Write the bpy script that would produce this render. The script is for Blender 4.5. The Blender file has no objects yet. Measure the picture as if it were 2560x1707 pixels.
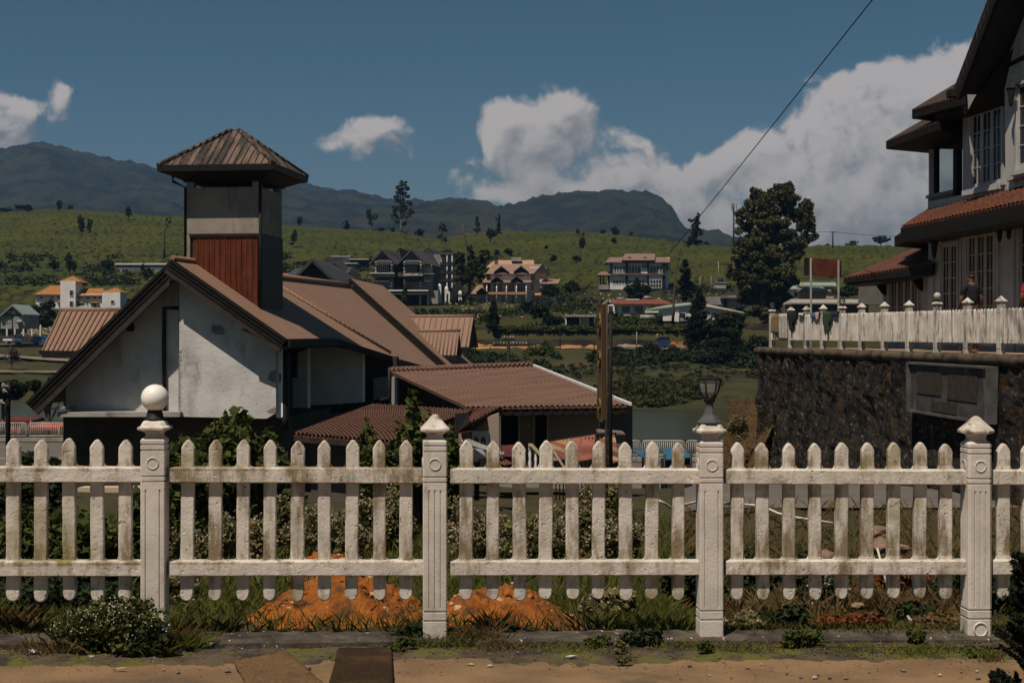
import bpy, bmesh, math, random
import numpy as np
from mathutils import Vector, Matrix, noise
R = math.radians
random.seed(7)
rng = np.random.default_rng(7)
scene = bpy.context.scene
col = scene.collection
# ------------------------------------------------------------------ camera
F = 3555.56; ZC = 1.6; HY = 830.0; CX = 1280.0        # focal length (in 2560-wide pixels), eye height, horizon
cam_d = bpy.data.cameras.new('camera'); cam = bpy.data.objects.new('camera', cam_d); col.objects.link(cam)
cam_d.sensor_width = 36; cam_d.lens = 50; cam_d.clip_start = .1; cam_d.clip_end = 20000
cam.location = (0, 0, ZC); cam.rotation_euler = (R(90), 0, 0)
cam_d.shift_y = (HY - 853.5) / 2560
scene.camera = cam
# ------------------------------------------------------------------ light
SUN_EL, SUN_AZ = 62.0, 32.0      # elevation; azimuth to the left of straight behind the camera
sdir = Vector((-math.sin(R(SUN_AZ)) * math.cos(R(SUN_EL)), -math.cos(R(SUN_AZ)) * math.cos(R(SUN_EL)), math.sin(R(SUN_EL))))
sun_d = bpy.data.lights.new('sun', 'SUN'); sun = bpy.data.objects.new('sun', sun_d); col.objects.link(sun)
sun_d.energy = 4.4; sun_d.angle = R(.53); sun_d.color = (1, .875, .74)
sun.rotation_euler = sdir.to_track_quat('Z', 'Y').to_euler(); sun.location = (0, 0, 500)
scene.view_settings.view_transform = 'Standard'; scene.view_settings.look = 'None'
scene.view_settings.exposure = EXPOSURE = 0.0; scene.view_settings.gamma = 1
# ------------------------------------------------------------------ node helpers
class NT:
    def __init__(s, nt): s.nt = nt; s.l = nt.links
    def n(s, t, ins=None, **props):
        nd = s.nt.nodes.new(t)
        for k, v in props.items(): setattr(nd, k, v)
        for k, v in (ins or {}).items(): s.set(nd, k, v)
        return nd
    def set(s, nd, k, v):
        i = nd.inputs[k]
        if isinstance(v, bpy.types.NodeSocket): s.l.new(v, i)
        elif isinstance(v, bpy.types.Node): s.l.new(v.outputs[0], i)
        else:
            if hasattr(i.default_value, '__len__') and len(i.default_value) == 4 and len(v) == 3: v = (*v, 1)
            i.default_value = v
    def m(s, op, a, b=0.0, c=None, clamp=False):
        nd = s.n('ShaderNodeMath', operation=op, use_clamp=clamp); s.set(nd, 0, a)
        if op not in ('SINE', 'ABSOLUTE', 'SQRT', 'EXPONENT'): s.set(nd, 1, b)
        if c is not None: s.set(nd, 2, c)
        return nd.outputs[0]
    def mix(s, f, a, b, mode='MIX'):
        nd = s.n('ShaderNodeMix', data_type='RGBA', blend_type=mode)
        s.set(nd, 0, f); s.set(nd, 6, a); s.set(nd, 7, b); return nd.outputs[2]
    def noise(s, vec, scale, detail=5, rough=.55, dist=0.0):
        return s.n('ShaderNodeTexNoise', {'Vector': vec, 'Scale': scale, 'Detail': detail, 'Roughness': rough, 'Distortion': dist}).outputs[0]
    def ramp(s, v, a, b):        # smooth 0..1 between a and b
        return s.n('ShaderNodeMapRange', {'Value': v, 'From Min': a, 'From Max': b}, interpolation_type='SMOOTHSTEP').outputs[0]
    def mapv(s, vec, sc): return s.n('ShaderNodeMapping', {'Vector': vec, 'Scale': sc}).outputs[0]
# ------------------------------------------------------------------ sky and clouds
def build_world():
    w = bpy.data.worlds.new('World'); scene.world = w; w.use_nodes = True
    w.node_tree.nodes.clear(); t = NT(w.node_tree)
    sky = t.n('ShaderNodeTexSky', sky_type='NISHITA', sun_disc=False)
    sky.sun_elevation = R(SUN_EL); sky.sun_rotation = R(180 + SUN_AZ); sky.altitude = 1900; sky.air_density = 1.0; sky.dust_density = 1.6; sky.ozone_density = 2.0
    # cloud cover as a node group of a direction (u = x/y, v = z/y, in units of 1000 px of the sketch grid)
    blobs = [  # x, y, rx, ry, weight  (2560-wide sketch pixels)
        (1345, 320, 135, 95, 1.1), (1420, 258, 62, 62, 1.0), (1260, 330, 70, 60, .75), (1330, 430, 170, 75, .6), (1180, 490, 130, 50, .42),
        (1575, 375, 68, 75, .85), (1600, 345, 50, 45, .5), (1540, 470, 120, 55, .55), (1700, 460, 140, 65, .6), (1850, 365, 80, 58, .75), (1790, 430, 100, 60, .5),
        (2000, 420, 160, 95, .9), (2180, 330, 170, 120, 1.0), (2290, 230, 130, 95, 1.0), (2380, 190, 90, 75, .9), (2130, 280, 90, 60, .6), (2260, 420, 260, 160, .9),
        (1900, 560, 420, 90, .75), (2250, 580, 320, 110, .8), (1450, 500, 250, 50, .5), (2560, 300, 200, 200, .9),
        (930, 312, 120, 60, .58), (850, 348, 95, 55, .48), (970, 285, 66, 48, .52), (930, 410, 120, 75, .38), (1150, 245, 70, 40, .15),
        (165, 222, 52, 44, .75), (150, 275, 45, 50, .45), (15, 300, 70, 70, .95), (-20, 250, 60, 60, .9), (30, 245, 45, 35, .4), (-40, 350, 100, 50, .6),
        (1600, 560, 620, 55, .42), (-400, 300, 300, 120, .9), (3000, 350, 400, 250, 1.0)]
    g = bpy.data.node_groups.new('cloud_cover', 'ShaderNodeTree')
    g.interface.new_socket('P', in_out='INPUT', socket_type='NodeSocketVector'); g.interface.new_socket('D', in_out='OUTPUT', socket_type='NodeSocketFloat'); g.interface.new_socket('H', in_out='OUTPUT', socket_type='NodeSocketFloat')
    k = NT(g); gi = k.n('NodeGroupInput'); go = k.n('NodeGroupOutput')
    wob = k.n('ShaderNodeTexNoise', {'Vector': gi.outputs[0], 'Scale': 14.0, 'Detail': 3.0}).outputs[1]
    wob = k.n('ShaderNodeVectorMath', {0: wob, 1: (.5, .5, .5)}, operation='SUBTRACT').outputs[0]
    wob = k.n('ShaderNodeVectorMath', {0: wob, 3: .045}, operation='SCALE').outputs[0]
    pw = k.n('ShaderNodeVectorMath', {0: gi.outputs[0], 1: wob}, operation='ADD').outputs[0]
    tot = None; hgt = None
    for (x, y, rx, ry, wt) in blobs:
        c = ((x - CX) / F, (HY - y) / F, 0)
        d = k.n('ShaderNodeVectorMath', {0: pw, 1: (F / rx, F / ry, 0), 2: (-c[0] * F / rx, -c[1] * F / ry, 0)}, operation='MULTIPLY_ADD').outputs[0]
        r2 = k.n('ShaderNodeVectorMath', {0: d, 1: d}, operation='DOT_PRODUCT').outputs['Value']
        ee = k.m('MULTIPLY', k.m('POWER', .4066, r2), wt); tot = k.m('ADD', ee, tot if tot is not None else 0.0)
        hl = k.n('ShaderNodeVectorMath', {0: d, 1: (-.45, .9, 0)}, operation='DOT_PRODUCT').outputs['Value']; hgt = k.m('MULTIPLY_ADD', hl, ee, hgt if hgt is not None else 0.0)
    k.set(go, 1, k.m('DIVIDE', hgt, k.m('ADD', tot, .12))); tot = k.m('MINIMUM', tot, 1.15)
    n1 = k.noise(pw, 26, 9, .57); n2 = k.n('ShaderNodeTexVoronoi', {'Vector': pw, 'Scale': 42.0, 'Smoothness': .5, 'Detail': 3.0, 'Roughness': .55}, feature='SMOOTH_F1').outputs['Distance']
    puff = k.m('SUBTRACT', k.m('MULTIPLY', k.m('SUBTRACT', n1, .5), 1.2), k.m('MULTIPLY', k.m('SUBTRACT', n2, .4), .75))
    dd = k.m('ADD', tot, k.m('MULTIPLY', puff, .78))
    k.set(go, 0, dd)
    tc = t.n('ShaderNodeTexCoord').outputs['Generated']
    sp = t.n('ShaderNodeSeparateXYZ', {0: tc}); y = t.m('MAXIMUM', sp.outputs[1], .05)
    u = t.m('DIVIDE', sp.outputs[0], y); v = t.m('DIVIDE', sp.outputs[2], y)
    pv = t.n('ShaderNodeCombineXYZ', {0: u, 1: v}).outputs[0]
    def dens(off):
        p = t.n('ShaderNodeVectorMath', {0: pv, 1: off}, operation='ADD').outputs[0]
        nd = t.n('ShaderNodeGroup'); nd.node_tree = g; t.set(nd, 0, p); return nd.outputs
    d0, h0 = dens((0, 0, 0))[:2]; d1 = dens((-.006, .013, 0))[0]
    a = t.ramp(d0, .21, .66)
    lit = t.m('ADD', t.m('MULTIPLY', t.m('SUBTRACT', d0, d1), .85), t.m('MULTIPLY', h0, .60))
    lit = t.ramp(lit, -.70, .42)
    low = t.ramp(v, .045, .15)                       # bases sink into the haze
    lit = t.m('MULTIPLY', lit, t.m('ADD', t.m('MULTIPLY', low, .55), .45))
    cc = t.mix(lit, (.205, .192, .184), CLOUD_LIT)
    # the sky itself, graded as the photograph shows it: dull blue above, greyer low down
    sk = t.n('ShaderNodeHueSaturation', {'Hue': .476, 'Saturation': 1.12, 'Value': 1.0, 'Color': sky.outputs[0]}).outputs[0]
    sk = t.mix(1.0, sk, (SKY_K, SKY_K, SKY_K), 'MULTIPLY')
    sk = t.mix(t.m('MULTIPLY', t.ramp(v, .20, .0), .62), sk, (.155 / SKY_STR, .185 / SKY_STR, .195 / SKY_STR))        # pale dusty air low down
    a = t.m('MULTIPLY', a, t.ramp(sp.outputs[1], .1, .3))
    cw = t.mix(1.0, cc, (1 / SKY_STR,) * 3, 'MULTIPLY')
    out = t.mix(t.m('MULTIPLY', a, .94), sk, cw)
    bg = t.n('ShaderNodeBackground', {'Color': out, 'Strength': SKY_STR}); bs = t.n('ShaderNodeBackground', {'Color': sk, 'Strength': SKY_STR})
    # the cloud bank stands in the north only; elsewhere the clear sky is used alone (and costs nothing)
    win = t.m('MULTIPLY', t.m('GREATER_THAN', sp.outputs[1], .62), t.m('MULTIPLY', t.m('LESS_THAN', v, .27), t.m('GREATER_THAN', v, -.02)))
    win = t.m('MULTIPLY', win, t.m('LESS_THAN', t.m('ABSOLUTE', u), .75))
    sh = t.n('ShaderNodeMixShader', {0: win, 1: bs.outputs[0], 2: bg.outputs[0]})
    t.n('ShaderNodeOutputWorld', {'Surface': sh.outputs[0]})
    w.cycles.sampling_method = 'MANUAL'; w.cycles.sample_map_resolution = 512
SKY_STR = .05; SKY_K = .60; CLOUD_LIT = (.56, .49, .44)
build_world()
# ------------------------------------------------------------------ points from the sketch grid
def P(px, py, Y): return Vector(((px - CX) / F * Y, Y, ZC - (py - HY) / F * Y))
ZO = {1: (0, 600, 3.015), 2: (380, 290, 3.074), 3: (640, 600, 3.015), 4: (1100, 600, 3.794), 5: (1460, 420, 3.734), 6: (1880, 640, 2.904),
      7: (2060, 0, 2.45), 8: (1180, 880, 3.178), 9: (680, 420, 4.055), 10: (0, 330, 4.2375), 11: (0, 1060, 2.424), 12: (600, 1060, 2.424), 13: (1160, 1060, 2.423), 14: (1760, 1060, 2.424), 0: (0, 0, 1 / 1.0884),
      14: (960, 1010, 7.35), 15: (1240, 1000, 6.533), 16: (0, 960, 7.128), 17: (0, 740, 9.8), 18: (900, 600, 8.4), 19: (1960, 680, 6.19), 20: (2300, 600, 5.227), 21: (680, 640, 9.8)}
def zp(k, x, y): a, b, s = ZO[k]; return a + x / s, b + y / s
def Q(k, x, y, Y): px, py = zp(k, x, y); return P(px, py, Y)
class Plane:                     # vertical (or any) plane: point from sketch pixel
    def __init__(s, p, nrm): s.p = Vector(p); s.n = Vector(nrm).normalized()
    def __call__(s, px, py, off=0.0):
        d = Vector(((px - CX) / F, 1, -(py - HY) / F)); o = Vector((0, 0, ZC))
        q = s.p + s.n * off
        return o + d * ((q - o).dot(s.n) / d.dot(s.n))
    def q(s, k, x, y, off=0.0): return s(*zp(k, x, y), off)
# ------------------------------------------------------------------ mesh builder
def _o(v): return Vector(v)
class MB:
    def __init__(s): s.v = []; s.f = []; s.mi = []; s.uv = {}; s.sm = []
    def add(s, verts, faces, mi=0, smooth=False):
        b = len(s.v); s.v += [tuple(v) for v in verts]
        for f in faces: s.f.append(tuple(b + i for i in f)); s.mi.append(mi); s.sm.append(smooth)
        return s
    def poly(s, pts, mi=0): return s.add(pts, [tuple(range(len(pts)))], mi)
    def box(s, c, h, ax=None, mi=0, bev=0):          # centre, half sizes, axes
        c = Vector(c); X, Y, Z = ax or (Vector((1, 0, 0)), Vector((0, 1, 0)), Vector((0, 0, 1)))
        vs = []
        for i in (-1, 1):
            for j in (-1, 1):
                for k in (-1, 1): vs.append(c + X * (h[0] * i) + Y * (h[1] * j) + Z * (h[2] * k))
        return s.add(vs, [(0, 1, 3, 2), (4, 6, 7, 5), (0, 4, 5, 1), (2, 3, 7, 6), (0, 2, 6, 4), (1, 5, 7, 3)], mi)
    def bb(s, x0, x1, y0, y1, z0, z1, mi=0): return s.box(((x0 + x1) / 2, (y0 + y1) / 2, (z0 + z1) / 2), ((x1 - x0) / 2, (y1 - y0) / 2, (z1 - z0) / 2), None, mi)
    def slab(s, pts, ext, mi=0, uvs=None, mi_side=None):             # polygon extruded by vector
        ext = Vector(ext); n = len(pts); pts = [Vector(p) for p in pts]
        nr = Vector((0, 0, 0))
        for i in range(n): nr += pts[i].cross(pts[(i + 1) % n])
        if nr.dot(ext) > 0: pts = pts[::-1]
        b = len(s.v)
        s.v += [tuple(p) for p in pts] + [tuple(p + ext) for p in pts]
        fs = [tuple(range(n)), tuple(range(2 * n - 1, n - 1, -1))] + [((i + 1) % n, i, n + i, n + (i + 1) % n) for i in range(n)]
        for q, f in enumerate(fs): s.f.append(tuple(b + i for i in f)); s.mi.append(mi if q == 0 or mi_side is None else mi_side); s.sm.append(False)
        return s
    def tube(s, path, r, n=8, mi=0, cap=True, smooth=True):
        path = [Vector(p) for p in path]; m = len(path)
        rr = r if hasattr(r, '__len__') else [r] * m
        b = []; prev = None
        for i, p in enumerate(path):
            d = (path[min(i + 1, m - 1)] - path[max(i - 1, 0)])
            d = d.normalized() if d.length > 1e-9 else Vector((0, 0, 1))
            up = Vector((0, 0, 1)) if abs(d.z) < .9 else Vector((0, 1, 0))
            x = d.cross(up).normalized(); yv = x.cross(d)
            for k in range(n):
                a = 2 * math.pi * k / n; b.append(p + x * (rr[i] * math.cos(a)) + yv * (rr[i] * math.sin(a)))
        fs = [(i * n + k, i * n + (k + 1) % n, (i + 1) * n + (k + 1) % n, (i + 1) * n + k) for i in range(m - 1) for k in range(n)]
        s.add(b, fs, mi, smooth)
        if cap:
            q = len(s.v) - len(b)
            s.f.append(tuple(q + k for k in range(n - 1, -1, -1))); s.mi.append(mi); s.sm.append(False)
            s.f.append(tuple(q + (m - 1) * n + k for k in range(n))); s.mi.append(mi); s.sm.append(False)
        return s
    def lathe(s, c, prof, n=16, mi=0, smooth=True, rot=0.0, sx=1.0, sy=1.0, ax=None):     # prof: (r, z)
        c = Vector(c); vs = []
        X, Yv = (ax or (Vector((1, 0, 0)), Vector((0, 1, 0))))
        for (r, z) in prof:
            for k in range(n):
                a = rot + 2 * math.pi * k / n; vs.append(c + X * (r * sx * math.cos(a)) + Yv * (r * sy * math.sin(a)) + Vector((0, 0, z)))
        m = len(prof)
        fs = [(i * n + k, i * n + (k + 1) % n, (i + 1) * n + (k + 1) % n, (i + 1) * n + k) for i in range(m - 1) for k in range(n)]
        fs += [tuple(range(n - 1, -1, -1)), tuple((m - 1) * n + k for k in range(n))]
        return s.add(vs, fs, mi, smooth)
    def build(s, name, mats, parent=None, uvplane=None):
        me = bpy.data.meshes.new(name)
        off = parent.get('_o', None) if parent else None
        off = Vector(off) if off is not None else Vector((0, 0, 0))
        me.from_pydata([tuple(Vector(v) - off) for v in s.v], [], s.f)
        for m in (mats if isinstance(mats, (list, tuple)) else [mats]): me.materials.append(m)
        me.polygons.foreach_set('material_index', s.mi); me.polygons.foreach_set('use_smooth', s.sm)
        o = bpy.data.objects.new(name, me); col.objects.link(o)
        # slope coordinates: u across, v along the fall, in metres
        uv = me.uv_layers.new(name='slope'); d = np.zeros(len(me.loops) * 2, np.float32)
        for p in me.polygons:
            nrm = p.normal; h = Vector((0, 0, 1)).cross(nrm)
            h = h.normalized() if h.length > 1e-3 else Vector((1, 0, 0)); w = nrm.cross(h)
            for li in p.loop_indices:
                c = me.vertices[me.loops[li].vertex_index].co; d[2 * li] = c.dot(h); d[2 * li + 1] = c.dot(w)
        uv.data.foreach_set('uv', d)
        if parent: o.parent = parent; o['_o'] = tuple(off)
        return o
def nmesh(name, verts, faces, mat, parent=None, smooth=False, mats=None, mi=None):   # big numpy meshes
    me = bpy.data.meshes.new(name); verts = np.asarray(verts, np.float32); faces = np.asarray(faces, np.int32)
    if parent is not None and parent.get('_o') is not None: verts = verts - np.array(parent['_o'], np.float32)
    k = faces.shape[1]
    me.vertices.add(len(verts)); me.vertices.foreach_set('co', verts.ravel())
    me.loops.add(faces.size); me.loops.foreach_set('vertex_index', faces.ravel())
    me.polygons.add(len(faces)); me.polygons.foreach_set('loop_start', np.arange(0, faces.size, k, dtype=np.int32))
    if smooth: me.polygons.foreach_set('use_smooth', np.ones(len(faces), bool))
    for m in (mats or [mat]): me.materials.append(m)
    if mi is not None: me.polygons.foreach_set('material_index', np.asarray(mi, np.int32))
    me.update(calc_edges=True); me.validate()
    o = bpy.data.objects.new(name, me); col.objects.link(o)
    if parent is not None: o.parent = parent; o['_o'] = parent['_o']
    return o
def tag(o, label, cat, group=None, kind=None):
    if label: o['label'] = label
    if cat: o['category'] = cat
    if group: o['group'] = group
    if kind: o['kind'] = kind
    return o
def thing(name, loc, label, cat, group=None):
    o = bpy.data.objects.new(name, None); col.objects.link(o); o.location = loc; o['_o'] = tuple(loc); o.empty_display_size = .2
    return tag(o, label, cat, group)
def dup(root, loc, label=None, rot=None, scale=None, group=None):
    r = root.copy(); col.objects.link(r); r.location = loc; r['_o'] = tuple(loc)
    if rot is not None: r.rotation_euler = rot
    if scale is not None: r.scale = scale
    if label: r['label'] = label
    if group: r['group'] = group
    for ch in list(root.children):
        c = ch.copy(); col.objects.link(c); c.parent = r
        for g2 in ch.children:
            d = g2.copy(); col.objects.link(d); d.parent = c
    return r
def struct(o): o['kind'] = 'structure'; return o
def sst(x, a, b):
    t = min(1, max(0, (x - a) / (b - a))); return t * t * (3 - 2 * t)
def lerp(a, b, t): return a + (b - a) * t
def interp(x, pts):
    return float(np.interp(x, [p[0] for p in pts], [p[1] for p in pts]))
# ------------------------------------------------------------------ materials
_mats = {}
def mat(name, c1, c2=None, scale=4.0, rough=.85, bump=.0, bscale=None, c3=None, c3amt=(.58, .75), c3scale=2.0, stretch=(1, 1, 1), spec=.25, metal=0.0, speck=None, trans=0, coord='Object', c3stretch=None, bdist=.02, detail=6):
    if name in _mats: return _mats[name]
    m = bpy.data.materials.new(name); m.use_nodes = True; m.node_tree.nodes.clear(); t = NT(m.node_tree)
    tc = t.n('ShaderNodeTexCoord').outputs[coord]
    vec = t.mapv(tc, stretch) if stretch != (1, 1, 1) else tc
    base = c1
    if c2:
        f = t.ramp(t.noise(vec, scale, detail), .34, .66); base = t.mix(f, c1, c2)
    if c3:
        v3 = t.mapv(tc, c3stretch) if c3stretch else tc
        f3 = t.ramp(t.noise(v3, c3scale, 8, .62), *c3amt); base = t.mix(f3, base if c2 else c1, c3)
    if speck:                      # fine chips: (colour, scale, threshold)
        fs = t.ramp(t.noise(tc, speck[1], 3, .6), speck[2], speck[2] + .05); base = t.mix(fs, base, speck[0])
    b = t.n('ShaderNodeBsdfPrincipled', {'Base Color': base, 'Roughness': rough, 'Specular IOR Level': spec, 'Metallic': metal})
    if bump:
        h = t.noise(vec, bscale or scale * 6, 8, .6)
        t.set(b, 'Normal', t.n('ShaderNodeBump', {'Strength': bump, 'Distance': bdist, 'Height': h}).outputs[0])
    if trans:
        tr = t.n('ShaderNodeBsdfTranslucent', {'Color': base}).outputs[0]
        sh = t.n('ShaderNodeMixShader', {0: trans, 1: b.outputs[0], 2: tr}).outputs[0]
    else: sh = b.outputs[0]
    t.n('ShaderNodeOutputMaterial', {'Surface': sh}); _mats[name] = m; return m
def roofmat(name, c1, c2, pitch=.2, strength=.7, c3=None, c3amt=(.55, .75), rough=.7, sharp=1.0, lap=0.0, dist=.03, spec=.3, grime=None):
    if name in _mats: return _mats[name]
    m = bpy.data.materials.new(name); m.use_nodes = True; m.node_tree.nodes.clear(); t = NT(m.node_tree)
    uv = t.n('ShaderNodeUVMap', uv_map='slope').outputs[0]; ob = t.n('ShaderNodeTexCoord').outputs['Object']
    s = t.n('ShaderNodeSeparateXYZ', {0: uv})
    base = t.mix(t.ramp(t.noise(t.mapv(uv, (1, .25, 1)), 2.2, 7, .6), .3, .7), c1, c2)
    if c3: base = t.mix(t.ramp(t.noise(t.mapv(uv, (2.2, .3, 1)), 1.5, 9, .68), *c3amt), base, c3)
    if grime: base = t.mix(t.ramp(t.noise(t.mapv(uv, (9, .8, 1)), 2.0, 5, .7), .62, .74), base, grime)
    wv = t.m('SINE', t.m('MULTIPLY', s.outputs[0], 2 * math.pi / pitch))
    if sharp > 1: wv = t.m('POWER', t.m('ADD', t.m('MULTIPLY', wv, .5), .5), sharp)
    h = wv
    if lap:
        fr = t.m('FRACT', t.m('DIVIDE', s.outputs[1], lap)); h = t.m('ADD', h, t.m('MULTIPLY', t.m('GREATER_THAN', fr, .97), -1.2))
    b = t.n('ShaderNodeBsdfPrincipled', {'Base Color': base, 'Roughness': rough, 'Specular IOR Level': spec})
    t.set(b, 'Normal', t.n('ShaderNodeBump', {'Strength': strength, 'Distance': dist, 'Height': h}).outputs[0])
    t.n('ShaderNodeOutputMaterial', {'Surface': b.outputs[0]}); _mats[name] = m; return m
def leafmat(name, c1, c2, c3=None, scale=1.2, rough=.75, spec=.15, trans=.25):
    return mat(name, c1, c2, scale=scale, rough=rough, c3=c3, c3scale=scale * 3, spec=spec, trans=trans)
def glassmat(name, tint=(.9, .95, .95), alpha=.25, rough=.05):
    if name in _mats: return _mats[name]
    m = bpy.data.materials.new(name); m.use_nodes = True; m.node_tree.nodes.clear(); t = NT(m.node_tree)
    g = t.n('ShaderNodeBsdfGlossy', {'Color': (1, 1, 1), 'Roughness': rough}).outputs[0]; tr = t.n('ShaderNodeBsdfTransparent', {'Color': tint}).outputs[0]
    lw = t.n('ShaderNodeFresnel', {'IOR': 1.45}).outputs[0]
    t.n('ShaderNodeOutputMaterial', {'Surface': t.n('ShaderNodeMixShader', {0: t.m('ADD', lw, alpha), 1: tr, 2: g}).outputs[0]}); _mats[name] = m; return m
def fence_paint():
    m = bpy.data.materials.new('fence_paint'); m.use_nodes = True; m.node_tree.nodes.clear(); t = NT(m.node_tree)
    o = t.n('ShaderNodeTexCoord').outputs['Object']; rnd = t.n('ShaderNodeObjectInfo').outputs['Random']; s = t.n('ShaderNodeSeparateXYZ', {0: o})
    base = t.mix(t.ramp(t.noise(o, 7, 6), .34, .66), (.65, .60, .53), (.52, .475, .41))
    def band(z0, z1): return t.ramp(s.outputs[2], z1, z0)
    near = t.m('ADD', t.m('MULTIPLY', t.m('MULTIPLY', band(.40, .62), t.m('GREATER_THAN', s.outputs[2], .395)), .10), t.m('MULTIPLY', t.m('MULTIPLY', band(.89, .99), t.m('GREATER_THAN', s.outputs[2], .884)), .08))
    n = t.m('ADD', t.m('ADD', t.noise(t.mapv(o, (2.4, 2.4, .7)), 5.5, 8, .66), near), t.m('MULTIPLY', t.m('SUBTRACT', rnd, .5), .13))
    base = t.mix(t.m('MULTIPLY', t.ramp(n, .465, .70), .9), base, (.175, .130, .062))
    base = t.mix(t.m('MULTIPLY', t.ramp(t.noise(o, 2.3, 3), .60, .70), .55), base, (.20, .17, .045))      # olive algae
    base = t.mix(t.ramp(t.noise(o, 48, 4, .6), .655, .70), base, (.10, .08, .055))                          # pits and chips
    h = t.m('ADD', t.noise(o, 46, 8, .62), t.m('MULTIPLY', t.ramp(t.noise(o, 30, 3), .62, .70), -.9))
    b = t.n('ShaderNodeBsdfPrincipled', {'Base Color': base, 'Roughness': .82, 'Specular IOR Level': .2}); t.set(b, 'Normal', t.n('ShaderNodeBump', {'Strength': .5, 'Distance': .009, 'Height': h}).outputs[0])
    t.n('ShaderNodeOutputMaterial', {'Surface': b.outputs[0]}); return m
WHITE_FENCE = fence_paint()
WHITE_POST = mat('post_paint', (.62, .57, .51), (.51, .465, .41), 6, .78, .32, 60, c3=(.22, .17, .10), c3amt=(.53, .8), c3scale=5, c3stretch=(2, 2, .5), speck=((.2, .17, .13), 70, .7), bdist=.008)
CAP_GREY = mat('weathered_cap', (.66, .6, .53), (.42, .37, .31), 9, .85, .5, 50, c3=(.13, .11, .09), c3amt=(.52, .68), c3scale=14, bdist=.01)
PLASTER = mat('grey_plaster', (.60, .585, .56), (.46, .45, .435), .9, .9, .45, 9, c3=(.25, .245, .24), c3amt=(.51, .74), c3scale=1.1, c3stretch=(1.2, 1.2, .5), bdist=.03, speck=((.3, .29, .28), 6, .69))
PLASTER_W = mat('white_plaster', (.84, .83, .81), (.72, .71, .70), 1.1, .9, .2, 10, c3=(.40, .39, .38), c3amt=(.62, .85), c3scale=1.2)
PATCH = mat('damp_patch', (.17, .165, .16), (.24, .23, .22), 3, .95)
SHADE_WALL = mat('shaded_wall', (.055, .047, .04), (.028, .024, .02), .8, .9, .2, 6)  # wall colour darkened to hold the shade of unlit storey and recesses
CONC_TOWER = mat('tower_concrete', (.30, .265, .22), (.22, .20, .17), 1.4, .9, .3, 14, c3=(.10, .09, .08), c3amt=(.5, .75), c3scale=1.6, c3stretch=(1.5, 1.5, .35))
CONC = mat('concrete', (.36, .34, .31), (.25, .24, .22), 1.2, .9, .3, 12, c3=(.12, .115, .1), c3amt=(.55, .75), c3scale=1.5)
BLACKM = mat('black_metal', (.012, .012, .013), (.02, .019, .018), 6, .55)
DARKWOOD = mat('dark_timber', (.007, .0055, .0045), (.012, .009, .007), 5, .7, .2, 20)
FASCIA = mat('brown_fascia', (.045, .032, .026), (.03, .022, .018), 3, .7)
REDWOOD = mat('red_cladding', (.125, .027, .008), (.06, .012, .004), 2.0, .5, .1, 20, c3=(.17, .05, .016), c3amt=(.5, .8), c3scale=2.5, stretch=(6, 6, .4), spec=.3)
ROOF_MAIN = roofmat('brown_sheet_roof', (.27, .165, .112), (.225, .137, .092), .165, .55, lap=2.4, grime=(.19, .118, .08))
ROOF_SEAM = roofmat('brown_seam_roof', (.25, .155, .112), (.205, .125, .088), .42, .1, c3=(.10, .07, .06), c3amt=(.62, .8))
ROOF_TOWER = roofmat('tower_roof', (.18, .125, .097), (.12, .08, .062), .21, .8, c3=(.035, .028, .025), c3amt=(.39, .56), dist=.04)
ROOF_RUST = roofmat('rusty_brown_roof', (.20, .112, .078), (.14, .075, .05), .14, .9, c3=(.085, .046, .03), c3amt=(.48, .68), lap=2.2, grime=(.06, .035, .025), dist=.03)
ROOF_RUST2 = roofmat('rusty_shed_roof', (.16, .075, .045), (.11, .045, .025), .2, 1.0, c3=(.05, .028, .02), c3amt=(.5, .72), lap=2.5, dist=.05)
RIM_WHITE = mat('white_flashing', (.75, .75, .74), (.6, .6, .6), 3, .6)
GLASSD = mat('dark_pane', (.015, .018, .02), (.03, .034, .036), .6, .08, spec=.6)
GLASSB = mat('curtained_pane', (.05, .055, .062), (.16, .165, .17), .8, .15, spec=.5, stretch=(3, 3, .2))
PANE = glassmat('clear_pane', (.8, .85, .85), .12)
def lampglass():
    m = bpy.data.materials.new('lantern_pane'); m.use_nodes = True; m.node_tree.nodes.clear(); t = NT(m.node_tree)
    d = t.n('ShaderNodeBsdfDiffuse', {'Color': (.62, .61, .58)}).outputs[0]; tr = t.n('ShaderNodeBsdfTransparent', {'Color': (.9, .9, .88)}).outputs[0]; g = t.n('ShaderNodeBsdfGlossy', {'Roughness': .2}).outputs[0]
    t.n('ShaderNodeOutputMaterial', {'Surface': t.n('ShaderNodeMixShader', {0: .12, 1: t.n('ShaderNodeMixShader', {0: .30, 1: tr, 2: d}).outputs[0], 2: g}).outputs[0]}); return m
LAMPGLASS = lampglass()
DGALV = mat('dark_galvanised', (.085, .086, .086), (.06, .06, .06), 4, .6)
MARSH = leafmat('marsh_leaves', (.030, .036, .010), (.056, .062, .017), (.075, .07, .028), .25, trans=.2)
OPAL = mat('opal_globe', (.84, .81, .77), (.78, .74, .69), 3, .25, spec=.5)
DIRT = mat('dirt_path', (.225, .142, .074), (.155, .097, .051), 2.6, .95, .7, 46, c3=(.09, .066, .044), c3amt=(.52, .74), c3scale=1.7, speck=((.36, .25, .17), 90, .66), bdist=.012)
MOSSY = mat('mossy_gutter', (.038, .031, .023), (.10, .074, .046), 5, .95, .8, 40, c3=(.095, .095, .020), c3amt=(.47, .60), c3scale=5.5, speck=((.24, .2, .16), 80, .68), bdist=.02)
KERB = mat('kerb_concrete', (.105, .088, .068), (.055, .045, .036), 6, .95, .6, 40, c3=(.035, .028, .022), c3amt=(.46, .62), c3scale=5, speck=((.55, .5, .45), 26, .66), bdist=.015)
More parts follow.
